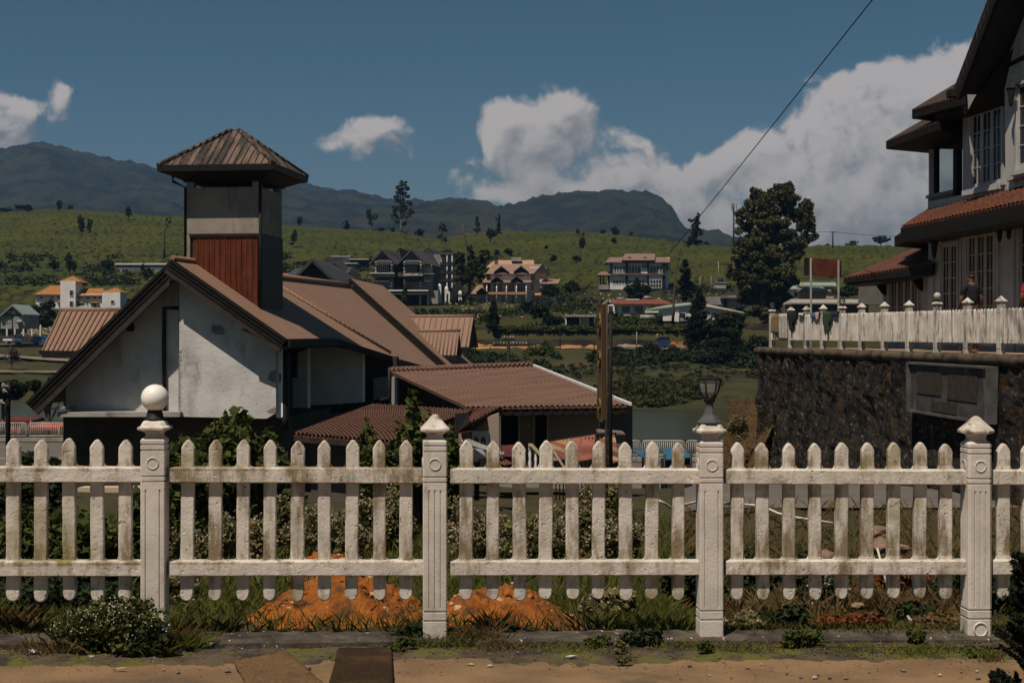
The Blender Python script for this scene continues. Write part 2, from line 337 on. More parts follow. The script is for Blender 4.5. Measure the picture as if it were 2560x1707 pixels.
SOIL = mat('garden_soil', (.035, .032, .013), (.055, .045, .018), 1.1, .98, .7, 9, c3=(.075, .045, .02), c3amt=(.56, .74), c3scale=.6, bdist=.06)
ORANGE = mat('orange_soil', (.34, .115, .018), (.22, .065, .010), 9, .95, 1.0, 34, c3=(.10, .045, .018), c3amt=(.50, .66), c3scale=7, speck=((.5, .25, .08), 30, .68), bdist=.03)
CLOD = mat('pale_clod', (.42, .24, .10), (.5, .34, .2), 6, .95, .6, 30)
COIR = mat('coir_mat', (.075, .040, .014), (.035, .018, .007), 70, .98, 1.0, 160, c3=(.17, .095, .04), c3amt=(.45, .75), c3scale=3, bdist=.03)
COIR2 = mat('worn_mat', (.24, .145, .07), (.15, .085, .038), 60, .98, .9, 140, c3=(.10, .06, .03), c3amt=(.52, .74), c3scale=6, bdist=.025)
ROAD = mat('road_tarmac', (.13, .115, .10), (.10, .088, .075), 1.0, .95, .3, 30, c3=(.17, .135, .10), c3amt=(.5, .8), c3scale=.4)
STONEWALL = mat('mossy_stone', (.036, .031, .027), (.006, .005, .0045), 1.9, .95, 1.0, 7, c3=(.060, .032, .009), c3amt=(.53, .66), c3scale=2.4, speck=((.15, .13, .115), 9, .615), stretch=(1.5, 1.5, .7), bdist=.14)
COPING = mat('mossy_coping', (.10, .075, .05), (.055, .042, .03), 3, .95, .6, 14, c3=(.02, .018, .014), c3amt=(.5, .7), c3scale=3)
PLAQUE = mat('grey_board', (.075, .075, .075), (.040, .040, .040), 2.5, .9, .3, 14, c3=(.17, .165, .16), c3amt=(.54, .72), c3scale=1.3, c3stretch=(2, 2, .3))
PLAQUE_D = mat('gravel_tablet', (.06, .045, .034), (.028, .024, .02), 12, .95, .8, 60)
GRASS = leafmat('grass_blades', (.085, .098, .018), (.125, .125, .028), (.17, .14, .05), 3)
CYP = leafmat('cypress_leaves', (.068, .068, .026), (.11, .10, .042), (.13, .11, .055), .3, trans=.3)
DRYGRASS = leafmat('dry_grass', (.17, .11, .045), (.11, .07, .028), (.07, .06, .02), 3)
LEAF = leafmat('shrub_leaves', (.052, .068, .015), (.088, .10, .024), None, 2.2)
LEAF_D = leafmat('dark_leaves', (.018, .028, .010), (.034, .044, .014), None, 1.0, trans=.15)
LEAF_O = leafmat('olive_leaves', (.040, .042, .018), (.066, .062, .026), (.085, .075, .035), .25, trans=.15)
LEAF_Y = leafmat('yellowish_leaves', (.085, .085, .018), (.055, .065, .015), None, .8)
CONIFER = leafmat('conifer_needles', (.008, .011, .006), (.016, .02, .009), None, 3, trans=.05)
FLOWER = mat('pale_flowers', (.34, .28, .20), (.18, .14, .09), 30, .9)
WEED = leafmat('weed_leaves', (.12, .115, .040), (.19, .15, .07), (.15, .095, .045), 2.5, trans=.3)
BARK = mat('bark', (.06, .045, .033), (.10, .078, .06), 5, .95, .6, 20, stretch=(1, 1, .25))
BARK_P = mat('pale_bark', (.20, .165, .13), (.12, .095, .075), 2, .95, .4, 9, stretch=(1, 1, .3))
WATER = mat('lake_water', (.034, .036, .016), (.042, .044, .020), .05, .22, .5, .9, spec=.10, stretch=(.6, 2, 1), bdist=.06)
TEA = mat('tea_leaves', (.030, .038, .0038), (.050, .054, .0048), .035, .8, .6, 1.2, c3=(.026, .032, .006), c3amt=(.55, .72), c3scale=.2, bdist=.25)
TEA2 = mat('tea_ground', (.030, .032, .007), (.018, .019, .007), .2, .95, .5, .8, c3=(.046, .047, .008), c3amt=(.5, .7), c3scale=.05, bdist=.3)
LAWN = mat('far_bank_grass', (.046, .042, .012), (.026, .029, .009), .22, .95, .6, 1.5, c3=(.066, .046, .018), c3amt=(.52, .70), c3scale=.07, bdist=.2)
MOUNT = mat('forested_mountain', (.004, .007, .005), (.026, .027, .015), .012, .95, 1.0, .05, c3=(.040, .032, .022), c3amt=(.60, .72), c3scale=.0065, bdist=9)
SAND = mat('orange_sand', (.42, .22, .08), (.35, .17, .055), .5, .95, .6, 2.0, bdist=.3)
RUBBLE = mat('rubble', (.34, .27, .22), (.12, .095, .075), 1.2, .95, .9, 2.2, bdist=.4)
TERRWALL = mat('terrace_stone', (.060, .050, .042), (.03, .026, .022), .5, .95, .6, 1.5, c3=(.10, .075, .055), c3amt=(.55, .75), c3scale=.3, bdist=.2)
HWHITE = mat('house_white', (.72, .70, .68), (.62, .60, .58), .4, .85, c3=(.42, .4, .38), c3amt=(.66, .85), c3scale=.5)
HCREAM = mat('house_cream', (.5, .4, .27), (.44, .34, .22), .4, .9)
HGREY = mat('house_grey', (.32, .30, .28), (.22, .21, .195), .4, .9)
HDARK = mat('house_dark', (.028, .026, .026), (.045, .042, .04), .6, .8)
HROOF = roofmat('tan_tile_roof', (.28, .185, .138), (.22, .142, .105), .45, .5, rough=.85, c3=(.22, .13, .095), c3amt=(.5, .75))
HROOF_B = roofmat('plum_sheet_roof', (.235, .15, .125), (.19, .12, .10), .4, .5)
HROOF_K = roofmat('charcoal_roof', (.075, .068, .070), (.052, .048, .05), .5, .6, rough=.7)
HROOF_K2 = roofmat('slate_blue_roof', (.052, .054, .058), (.04, .042, .046), .5, .5)
HROOF_Y = roofmat('ochre_tile_roof', (.36, .165, .045), (.27, .115, .03), .5, .5, c3=(.14, .055, .025), c3amt=(.6, .75))
HROOF_R = roofmat('rust_striped_roof', (.20, .062, .028), (.14, .045, .022), .5, .6, c3=(.42, .33, .26), c3amt=(.58, .66))
HROOF_G = roofmat('pale_green_roof', (.27, .34, .30), (.21, .28, .25), .4, .4)
HROOF_S = roofmat('silver_sheet_roof', (.36, .33, .29), (.26, .235, .2), .4, .5)
TEAL = mat('teal_paint', (.03, .13, .14), (.02, .09, .10), .8, .8)
BLUEP = mat('blue_paint', (.05, .10, .17), (.03, .07, .12), .8, .8)
BLUEROOF = roofmat('blue_sheet_roof', (.032, .115, .19), (.025, .09, .15), .3, .8)
RUSTSIGN = mat('rusty_sign', (.10, .022, .012), (.055, .012, .008), 1.5, .8, c3=(.17, .04, .016), c3amt=(.5, .75), c3scale=1.2)
GALV = mat('galvanised', (.30, .29, .275), (.22, .21, .2), 2, .55, metal=.2)
REDTENT = mat('red_canopy', (.38, .075, .04), (.30, .055, .03), 1, .9)
MAROON = mat('maroon_canopy', (.14, .03, .022), (.10, .02, .016), 1, .9)
CWHITE = mat('colonial_white', (.46, .45, .435), (.37, .36, .345), 1.6, .85, .15, 12, c3=(.19, .18, .165), c3amt=(.54, .76), c3scale=1.5, c3stretch=(2, 2, .35))
CROOF = roofmat('rust_orange_roof', (.135, .044, .021), (.085, .03, .016), .16, 1.0, c3=(.07, .035, .022), c3amt=(.5, .72), dist=.03)
CROOF_D = roofmat('dark_rust_roof', (.060, .030, .020), (.038, .02, .015), .16, .9, c3=(.10, .042, .022), c3amt=(.55, .75), dist=.03)
TFENCE = mat('terrace_paint', (.64, .59, .53), (.46, .42, .37), 3.0, .85, .4, 26, c3=(.13, .11, .085), c3amt=(.49, .68), c3scale=5, c3stretch=(2.5, 2.5, .35), bdist=.012)
SKIN = mat('skin', (.16, .08, .05), None, rough=.6)
HAIR = mat('hair', (.012, .009, .008), (.02, .014, .011), 20, .6, .3, 60)
CLOTH_K = mat('black_shirt', (.012, .012, .014), (.02, .02, .023), 5, .95)
CLOTH_R = mat('red_shirt', (.33, .018, .018), (.27, .012, .014), 5, .95)
YELLOWB = mat('yellow_board', (.13, .085, .028), (.085, .055, .02), 2, .6, .1, 9)
BROWNB = mat('board_side', (.085, .04, .014), (.05, .024, .01), 2, .7, c3=(.05, .025, .012), c3amt=(.5, .75), c3scale=2, stretch=(1, 1, .3))
WIRE = mat('wire', (.02, .02, .022))
# ------------------------------------------------------------------ the land
def fY(px): u = (px - CX) / F; return 7.6 / (1 - .066 * u)         # the line of the white fence
def fz(X): return -.006 - .0097 * (X + .41)
NEAR_L = [(7.5, -.06), (9, -.22), (12, -.6), (20, -1.27), (30, -2.0), (40, -2.9), (55, -4.6), (75, -6.2), (84, -6.3), (103, -6.3), (105, -7.0), (112, -8.2), (170, -8.6)]
NEAR_P = NEAR_L[:-3] + [(106, -6.9), (140, -7.1), (147, -7.45), (153, -8.0), (170, -8.6)]          # park lawn on the left shore
NEAR_R = [(7.5, -.06), (8.5, -.28), (14, -1.15), (20, -2.0), (23.2, -2.0), (25.0, -1.52), (28, -1.56), (34, -1.9), (40, -2.7), (55, -4.6), (75, -6.2), (103, -6.3), (105, -7.0), (112, -8.2), (170, -8.6)]
def kroad(px): return lerp(1, .915, sst(px, 500, 1450))
def znear(px, Y):
    Y = lerp(Y, Y / kroad(px), sst(Y, 60, 76) * (1 - sst(Y, 112, 140)))
    a = interp(Y, NEAR_L); p = interp(Y, NEAR_P); r = interp(Y, NEAR_R)
    z = lerp(a, p, 1 - sst(px, 480, 620)); return lerp(z, r, sst(px, 1640, 1800)) - .62 * sst(px, 500, 1450) * sst(Y, 60, 76) * (1 - sst(Y, 112, 140))
RIDGE = [(-1500, 600), (-600, 560), (0, 535), (59, 532), (130, 527), (212, 530), (307, 538), (462, 547), (705, 568), (853, 577), (1000, 584), (1050, 596), (1087, 603), (1114, 601), (1173, 590), (1260, 583),
         (1460, 586), (1567, 595), (1666, 607), (1728, 617), (1835, 625), (2017, 621), (2060, 620), (2264, 622), (2600, 630), (3300, 660), (4200, 700)]
RIDGE_Y = [(-1500, 640), (0, 640), (700, 640), (1050, 600), (1100, 560), (1300, 560), (1600, 520), (1850, 460), (2300, 430), (4200, 430)]
FAR_M = [(160, 1052), (166, 1024), (172, 1000), (187, 940), (199, 914), (208, 882), (214, 872), (228, 866), (229, 827), (243, 812), (244, 795), (262, 786), (280, 764), (300, 757), (318, 733), (335, 722)]
FAR_L = [(170, 1052), (182, 1006), (188, 980), (210, 925), (235, 896), (262, 868), (274, 864), (276, 850), (300, 800), (325, 775), (335, 768)]
def zfar(px, Y):
    def pz(py, Y): return ZC - (py - HY) / F * Y
    ry = interp(px, RIDGE_Y); rp = interp(px, RIDGE)
    w = 1 - sst(px, 420, 760)
    def tab(T): return interp(min(Y, 335), [(y, pz(p, y)) for y, p in T])
    z0 = lerp(tab(FAR_M), tab(FAR_L), w)
    if Y <= 335: return z0
    t = (Y - 335) / (ry - 335); zr = pz(rp, ry)
    if t <= 1: return lerp(z0, zr, t * (1.28 - .28 * t) if True else t) + 1.2 * math.sin(px * .006 + Y * .02) * t * (1 - t)
    return zr - (Y - ry) * .10 - ((Y - ry) ** 2) * .0007
def G(px, py, y0=340.0, y1=640.0, f=zfar):        # where the sight line meets the land
    prev = None
    for i in range(140):
        Y = lerp(y0, y1, i / 139)
        if ZC - (py - HY) / F * Y <= f(px, Y): return Vector(((px - CX) / F * Y, Y, f(px, Y)))
    return Vector(((px - CX) / F * y1, y1, f(px, y1)))
def GY(px, Y, f=None): f = f or (znear if Y < 155 else zfar); return Vector(((px - CX) / F * Y, Y, f(px, Y)))
def fan(name, pxs, Ys, zf, m, jit=0.0, smooth=True):
    vs = [];
    for Y in Ys:
        for px in pxs:
            X = (px - CX) / F * Y; z = zf(px, Y)
            if jit: z += jit * (noise.noise((X * .5, Y * .5, 0)) + .5 * noise.noise((X * 1.7, Y * 1.7, 3)))
            vs.append((X, Y, z))
    n = len(pxs); fs = [(j * n + i, j * n + i + 1, (j + 1) * n + i + 1, (j + 1) * n + i) for j in range(len(Ys) - 1) for i in range(n - 1)]
    return struct(nmesh(name, vs, fs, m, smooth=smooth))
# front path: a sheet of dirt with a mossy gutter strip along the kerb
PXW = list(np.linspace(-2600, 5200, 90))
def fence_at(X):
    k = .066; return 7.6 + k * X
def pathz(x, y): return -.062 + .008 * noise.noise((x * 1.3, y * 1.3, 1)) + .004 * noise.noise((x * 6, y * 6, 2)) + .002 * noise.noise((x * 17, y * 17, 4)) - .0075 * x
b = MB(); xs = np.linspace(-12, 12, 420); ys = [-40, -5, 3, 5, 6, 6.3, 6.45, 6.55, 6.65, 6.75, 6.83, 6.9, 6.96, 7.02, 7.08, 7.14, 7.2, 7.3, 7.45]
vs = [];
for y in ys:
    for x in xs:
        yy = y if y < 6.9 else y + .066 * x * (y - 6.6)
        z = pathz(x * (1 if y > 5 else 4), yy)
        vs.append((x * (1 if y > 5 else 4), yy, z))
n = len(xs); fs = [(j * n + i, j * n + i + 1, (j + 1) * n + i + 1, (j + 1) * n + i) for j in range(len(ys) - 1) for i in range(n - 1)]
ground = struct(nmesh('dirt_path', vs, fs, DIRT, smooth=True))
def zpath(x, y): return -.062 - .0075 * x
# gutter strip (uneven edge) 5 mm above the path
vs = []; fs = []; xs = np.linspace(-9, 9, 700)
for i, x in enumerate(xs):
    yb = fence_at(x); e = yb - .50 - .10 * noise.noise((x * 1.1, 0, 3)) - .05 * noise.noise((x * 5, 0, 3)) - .04 * noise.noise((x * 16, 0, 3))
    if -.95 < x < -.1: e += .08
    for k in range(6):
        t = k / 5; y = lerp(e, yb - .10, t); z = pathz(x, y) - .004 + .014 * min(1, t * 2.2) + .012 * noise.noise((x * 3, y * 8, 7)) * t + .006 * noise.noise((x * 11, y * 11, 8))
        vs.append((x, y, z))
for i in range(len(xs) - 1):
    for k in range(5): fs.append((i * 6 + k, (i + 1) * 6 + k, (i + 1) * 6 + k + 1, i * 6 + k + 1))
struct(nmesh('gutter_strip', vs, fs, MOSSY, smooth=True))
# garden, road in front of the retaining wall, shore
pxs = list(np.linspace(-2200, 4800, 150))
Ys = [7.5, 7.8, 8.2, 8.7, 9.3, 10, 11, 12, 13, 14.5, 16, 18, 20, 21.5, 22.5, 23.3, 24, 24.6, 25, 26, 28, 30, 33, 36, 40, 45, 50, 55, 62, 70, 78, 84, 86]
def znear_f(px, Y):
    z = znear(px, Y)
    if Y < 7.7: z = min(z, -.03)
    return z
fan('garden_ground', pxs, Ys, lambda px, Y: znear_f(px, Y) + (.0 if Y < 8 else 1) * .05 * (noise.noise(((px - CX) / F * Y * .7, Y * .7, 0)) + .6 * noise.noise(((px - CX) / F * Y * 2.5, Y * 2.5, 3))), SOIL)
vs = []; pr_ = list(np.linspace(-2200, 4800, 60))
for f_, dz in ((83.5, -.25), (84.5, 0), (100.5, 0), (102, -.25)):
    for px in pr_: Y = f_ * kroad(px); vs.append(((px - CX) / F * Y, Y, -6.22 - .62 * sst(px, 500, 1450) + dz))
struct(nmesh('lakeside_road', vs, [(j * 60 + i, j * 60 + i + 1, (j + 1) * 60 + i + 1, (j + 1) * 60 + i) for j in range(3) for i in range(59)], ROAD))
fan('lake_shore', pxs, [88, 90, 92, 93, 94, 95, 96, 98, 100, 102, 103, 104, 105, 106, 108, 112, 120, 130, 140, 144, 147, 150, 153, 160, 170], lambda px, Y: znear(px, Y) - (.35 if Y / kroad(px) < 102.5 else 0), LAWN)
# drive in front of the retaining wall
def drive_z(px, Y): return znear(px, Y) + .03
fan('tarmac_drive', list(np.linspace(1700, 4400, 60)), [25.05, 26, 27, 28, 29.5, 31, 33, 36, 40, 46], drive_z, ROAD)
b = MB(); b.poly([(-400, 88, -7.4), (600, 88, -7.4), (600, 190, -7.4), (-400, 190, -7.4)]); struct(b.build('lake', WATER))
# far bank and tea hillside
pxf = list(np.linspace(-1500, 4200, 240))
Yf = [158, 164, 168, 173, 180, 187, 193, 199, 204, 208, 211, 214, 221, 228, 229, 234, 243, 244, 252, 262, 271, 280, 290, 300, 309, 318, 327, 335] + list(np.linspace(345, 660, 46)) + [700, 800, 1000, 1300, 1700]
Ybank = [y for y in Yf if y <= 300]
fan('far_bank', pxf, Ybank, lambda px, Y: zfar(px, Y) + (.35 * noise.noise((px * .05, Y * .25, 0)) if Y > 168 else 0), LAWN)
fan('tea_hillside', pxf, [y for y in Yf if y >= 300], lambda px, Y: zfar(px, Y) - .15 + (.5 * noise.noise((px * .03, Y * .1, 4)) if Y > 305 else 0), TEA2)
# tea bushes: low flat-topped domes planted along the contour
def tea(name, sel, nrow, seed, m):
    r = np.random.default_rng(seed); P0 = []; S = []
    for Y in np.linspace(*sel[0], nrow):
        px = sel[1][0]
        while px < sel[1][1]:
            w = r.uniform(1.1, 4.2); Yj = Y + r.normal(0, .5); X = (px - CX) / F * Yj
            dens = noise.noise((X * .02, Yj * .02, 2))
            path = abs(((px * .37 + Yj * 1.9 + 40 * noise.noise((X * .008, Yj * .008, 9))) % 330) - 165) < 3.0 or abs((Yj + 9 * noise.noise((X * .012, 0, 5))) % 37 - 18) < 1.9 or (noise.noise((X * .018, Yj * .26, 11)) > .36 if Y > 440 else noise.noise((X * .035, Yj * .40, 11)) > .10)
            if dens > -.8 and not path:
                P0.append((X, Yj, zfar(px, Yj) - .25)); S.append((w * .62, r.uniform(.65, 1.0), r.uniform(.8, 1.45) + .2 * dens))
            px += (w * 1.02 + (r.uniform(.5, 3) if r.random() < .12 else 0)) * F / Yj
    P0 = np.array(P0); S = np.array(S)
    ring = np.array([(math.cos(a), math.sin(a)) for a in np.linspace(0, 2 * math.pi, 7)[:-1]])
    loc = np.concatenate([np.c_[ring * 1.0, np.zeros(6)], np.c_[ring * .86, np.full(6, .7)], [[0, 0, 1.0]]])
    V = P0[:, None, :] + loc[None] * S[:, None, :]; V += r.normal(0, .07, V.shape)
    f4 = [(i, (i + 1) % 6, 6 + (i + 1) % 6, 6 + i) for i in range(6)]; f3 = [(6 + i, 6 + (i + 1) % 6, 12, 12) for i in range(6)]
    tri = []
    for a, b_, c, d in f4: tri += [(a, b_, c), (a, c, d)]
    tri += [(a, b_, c) for a, b_, c, _ in f3]
    Fs = (np.array(tri)[None] + (np.arange(len(P0)) * 13)[:, None, None]).reshape(-1, 3)
    o = nmesh(name, V.reshape(-1, 3), Fs, m, smooth=True); tag(o, 'low clipped tea bushes covering the green hillside in contour rows', 'tea bushes', kind='stuff'); return o
tea('tea_bushes', ((338, 660), (-250, 2750)), 205, 3, TEA)
# mountains: three forested ridges behind each other
def mountain(name, prof, Y0, Y1, base, seed, x0, x1, step=9, rows=54, amp=1.0, cliff=None):
    vs = []; pxs = np.arange(x0, x1, step); n = len(pxs)
    for j in range(rows):
        t = j / (rows - 11); 
        for px in pxs:
            rp = interp(px, prof); zr = ZC - (rp - HY) / F * Y1
            if t <= 1:
                Y = lerp(Y0, Y1, t); z0 = ZC - (max(base, rp + 25) - HY) / F * Y0
                z = lerp(z0, zr, t ** .9)
            else: Y = Y1 + (t - 1) * 900; z = zr - (t - 1) * 500
            X = (px - CX) / F * Y; X0 = (px - CX) / F * Y1
            tt = min(t, 1)
            g = (noise.fractal((X * .0028, Y * .0016, seed), .9, 2.1, 5) * 70) * (1 - tt) * min(1, tt * 4)
            fz_ = noise.noise((X * .03, Y * .03, seed)) * 5 + noise.noise((X * .08, Y * .08, seed + 3)) * 5.5 + noise.noise((X * .19, Y * .19, seed + 5)) * 3
            vs.append((X, Y, z + g + fz_ * amp))
    fs = [(j * n + i, j * n + i + 1, (j + 1) * n + i + 1, (j + 1) * n + i) for j in range(rows - 1) for i in range(n - 1)]
    return struct(nmesh(name, vs, fs, MOUNT, smooth=False))
M1 = [(-1600, 500), (-700, 420), (-200, 400), (0, 372), (45, 362), (95, 357), (118, 357), (150, 366), (200, 380), (250, 394), (300, 402), (350, 409), (400, 424), (470, 440), (600, 447), (690, 449), (745, 455), (800, 467), (850, 474), (880, 475), (900, 482), (950, 494), (1000, 505), (1060, 520), (1200, 560), (1500, 600), (4200, 640)]
mountain('mountain_left', M1, 1700, 2900, 575, 1.3, -1500, 1500)
M2 = [(-400, 640), (400, 600), (800, 540), (900, 510), (955, 499), (1000, 503), (1050, 504), (1090, 499), (1130, 496), (1160, 499), (1190, 505), (1215, 512), (1240, 524), (1300, 545), (1500, 590), (1800, 610), (4200, 660)]
mountain('mountain_middle', M2, 1500, 2450, 600, 7.7, 300, 1900)
M3 = [(600, 660), (1000, 600), (1150, 545), (1235, 524), (1280, 512), (1330, 498), (1400, 487), (1450, 483), (1520, 480), (1570, 479), (1600, 480), (1624, 481), (1645, 490), (1655, 500), (1672, 515), (1690, 537), (1700, 558), (1712, 575), (1740, 588), (1770, 598), (1800, 605), (1830, 618), (1860, 632), (2000, 650), (4200, 680)]
mountain('mountain_bluff', M3, 1350, 2150, 620, 4.1, 900, 2100, step=7)
# ------------------------------------------------------------------ vegetation makers
def quads(C, size, r, flat=.0, elong=1.7):
    """leaf quads at centres C (n,3); size scalar or (n,)"""
    n = len(C); a = r.normal(size=(n, 3)); a[:, 2] *= (1 - flat); a /= np.linalg.norm(a, axis=1)[:, None] + 1e-9
    t = r.normal(size=(n, 3)); bb = np.cross(a, t); bb /= np.linalg.norm(bb, axis=1)[:, None] + 1e-9
    s = (np.ones(n) * size * r.uniform(.7, 1.3, n))[:, None]
    p0 = C - a * s * elong * .5; p2 = C + a * s * elong * .5; p1 = C + bb * s * .5 + a * s * .1; p3 = C - bb * s * .5 + a * s * .1
    V = np.stack([p0, p1, p2, p3], 1).reshape(-1, 3); return V, np.arange(4 * n).reshape(n, 4)
def blades(C, h, w, r, lean=.35):
    n = len(C); ang = r.uniform(0, 2 * np.pi, n); d = np.c_[np.cos(ang), np.sin(ang), np.zeros(n)]
    l = np.abs(r.normal(0, lean, n)) * h; la = r.uniform(0, 2 * np.pi, n); lv = np.c_[np.cos(la), np.sin(la), np.zeros(n)] * l[:, None]
    hh = (np.ones(n) * h * r.uniform(.5, 1.25, n))[:, None] * np.array([[0, 0, 1.]])
    w = w * np.ones((n, 1))
    V = np.stack([C - d * w * .5, C + d * w * .5, C + lv * .45 + hh * .6 + d * w * .35, C + lv + hh], 1).reshape(-1, 3)
    return V, np.arange(4 * n).reshape(n, 4)
def clump_points(r, c, rad, n, shell=.55):
    d = r.normal(size=(n, 3)); d /= np.linalg.norm(d, axis=1)[:, None]
    q = (shell + (1 - shell) * r.random(n)) ** (1 / 1.5)
    return np.array(c) + d * q[:, None] * np.array(rad)
def merge(*vf):
    V = []; Fa = []; o = 0
    for v, f in vf: V.append(v); Fa.append(f + o); o += len(v)
    return np.concatenate(V), np.concatenate(Fa)
def tree(name, base, label, cat, clumps, nleaf, lsize, m=None, trunk=None, limbs=(), bark=None, group=None, seed=1, flat=.3, elong=1.6, sub=5, subr=.42):
    """clumps: (x,y,z,rx,ry,rz) relative to base; trunk: (height, r0, r1, leanx)"""
    r = np.random.default_rng(seed); root = thing(name, base, label, cat, group); base = np.array(base)
    C = []; vol = np.array([c[3] * c[5] for c in clumps]); vol = vol / vol.sum()
    for c, w in zip(clumps, vol):
        n = int(nleaf * w) + 8
        cen = clump_points(r, c[:3], c[3:], max(3, int(sub * 3)), .35)        # smaller tufts inside the clump
        k = r.integers(0, len(cen), n); rr = np.array(c[3:]) * subr
        d = r.normal(size=(n, 3)); d /= np.linalg.norm(d, axis=1)[:, None]
        C.append(cen[k] + d * (r.random((n, 1)) ** .5) * rr)
    C = np.concatenate(C) + base
    V, Fa = quads(C, lsize, r, flat, elong); nmesh('crown', V, Fa, m or LEAF_O, root)
    if trunk:
        h, r0, r1, lx = trunk; b = MB(); B = Vector(base)
        path = [B + Vector((lx * t ** 1.4 + .04 * h * math.sin(3 * t + seed) * t, .02 * h * math.sin(5 * t + seed) * t, h * t - .1)) for t in np.linspace(0, 1, 7)]
        b.tube(path, list(np.linspace(r0, r1, 7)), 7)
        for (t, x, y, z, rr) in limbs:
            s = path[0].lerp(path[-1], t); e = B + Vector((x, y, z)); mid = s.lerp(e, .5) + Vector((0, 0, -.05 * (e - s).length))
            b.tube([s, mid, e], [rr, rr * .7, rr * .3], 5)
        b.build('trunk', bark or BARK, root)
    return root
def bush(name, base, label, rx, ry, rz, n, ls, m=None, seed=1, cat='shrub', group=None, stems=True, flowers=0, fm=None, fs=.012, sub=8, subr=.4):
    r = np.random.default_rng(seed); root = thing(name, base, label, cat, group); B = np.array(base)
    cen = clump_points(r, (0, 0, rz * .52), (rx * .75, ry * .75, rz * .5), sub, .3); cen[:, 2] = np.maximum(cen[:, 2], .12 * rz)
    k = r.integers(0, len(cen), n); d = r.normal(size=(n, 3)); d /= np.linalg.norm(d, axis=1)[:, None]
    C = cen[k] + d * (r.random((n, 1)) ** .45) * np.array((rx, ry, rz * .8)) * subr; C[:, 2] = np.abs(C[:, 2]); zs_ = rz / max(.01, np.percentile(C[:, 2], 99.3)); C[:, 2] *= zs_; cen[:, 2] *= zs_
    V, Fa = quads(C + B, ls, r, .3); nmesh('foliage', V, Fa, m or LEAF, root)
    if flowers:
        k = r.integers(0, len(cen), flowers); d = r.normal(size=(flowers, 3)); d[:, 2] = np.abs(d[:, 2]) * .8; d /= np.linalg.norm(d, axis=1)[:, None]
        C = cen[k] + d * np.array((rx, ry, rz * .85 * zs_)) * subr * r.uniform(.85, 1.1, (flowers, 1)); V, Fa = quads(C + B, fs, r, 0, 1.1); nmesh('blossom', V, Fa, fm or FLOWER, root)
    if stems:
        b = MB(); Bv = Vector(base)
        for c in cen[:10]: b.tube([Bv + Vector((c[0] * .15, c[1] * .15, -.03)), Bv + Vector((c[0] * .6, c[1] * .6, c[2] * .55)), Bv + Vector(c)], [rz * .018 + .002, rz * .012 + .001, .001 + rz * .004], 4)
        b.build('stem', BARK, root)
    return root
# ------------------------------------------------------------------ the white concrete picket fence in front
fdir = Vector((1, .066, -.0097)).normalized(); fd2 = Vector((fdir.x, fdir.y, 0)).normalized(); fn = Vector((fd2.y, -fd2.x, 0)); UPV = Vector((0, 0, 1))
def FP(px, out=0.0): Y = fY(px); X = (px - CX) / F * Y; return Vector((X, Y, fz(X))) + fn * out
fence = thing('picket_fence', FP(1280), 'white concrete picket fence on the kerb across the front', 'fence')
AX = (fd2, -fn, UPV)
def wob(p, a=.0022): return p + Vector((noise.noise(p * 21), noise.noise(p * 19 + Vector((5, 0, 0))), noise.noise(p * 17))) * a
def picket(px, w, seed):
    c = FP(px); rr = random.Random(seed); w *= rr.uniform(.95, 1.05) * .5; th = .017; dz = rr.uniform(-.004, .006)
    prof = [(-w, .225), (-w * .93, .203), (-w * .72, .188), (-w * .35, .180), (w * .35, .180), (w * .72, .188), (w * .93, .203), (w, .225)]
    for z in np.linspace(.26, .95, 12): prof.append((w + .0012 * noise.noise((px, z * 9, 1)), z))
    prof += [(w, .984), (w * .78, 1.000), (w * .3, 1.022), (0, 1.027), (-w * .3, 1.022), (-w * .78, 1.000), (-w, .984)]
    for z in np.linspace(.95, .26, 12): prof.append((-w + .0012 * noise.noise((px, z * 9, 7)), z))
    b = MB(); n = len(prof); sh = rr.uniform(-.010, .010)
    def ring(off, ins):
        o = []
        for (x, z) in prof:
            xx = x - math.copysign(min(ins, abs(x)), x) if abs(x) > 1e-4 else 0
            zz = z - ins if z > .96 else (z + ins if z < .21 else z)
            p = c + fd2 * (xx + sh * (z - .5)) + UPV * (zz + dz) - fn * off; o.append(wob(p, .0016))
        return o
    r0 = ring(th, 0); r1 = ring(-th + .005, 0); r2 = ring(-th, .005); vs = r0 + r1 + r2
    fs = []
    for j in (0, 1): fs += [(j * n + i, j * n + (i + 1) % n, (j + 1) * n + (i + 1) % n, (j + 1) * n + i) for i in range(n)]
    def cap(base, flip): f = [base + i for i in range(n)]; return tuple(f if not flip else f[::-1])
    fs.append(cap(0, True)); fs.append(cap(2 * n, False))
    b.add(vs, fs); return b.build('picket', WHITE_FENCE, fence)
PK = [-452, -384, -315, -245, -176, -104, 34, 103, 174, 244, 314, 469, 539, 608, 675, 744, 811, 880, 949, 1015, 1165, 1232, 1299, 1364, 1431, 1496, 1564, 1629, 1695,
      1842, 1906, 1972, 2037, 2103, 2167, 2233, 2299, 2363, 2507, 2570, 2634, 2698, 2762, 2826]
for i, px in enumerate(PK): picket(px, .069, i)
PXP = [-325, 389, 1087, 1772, 2436, 3075]
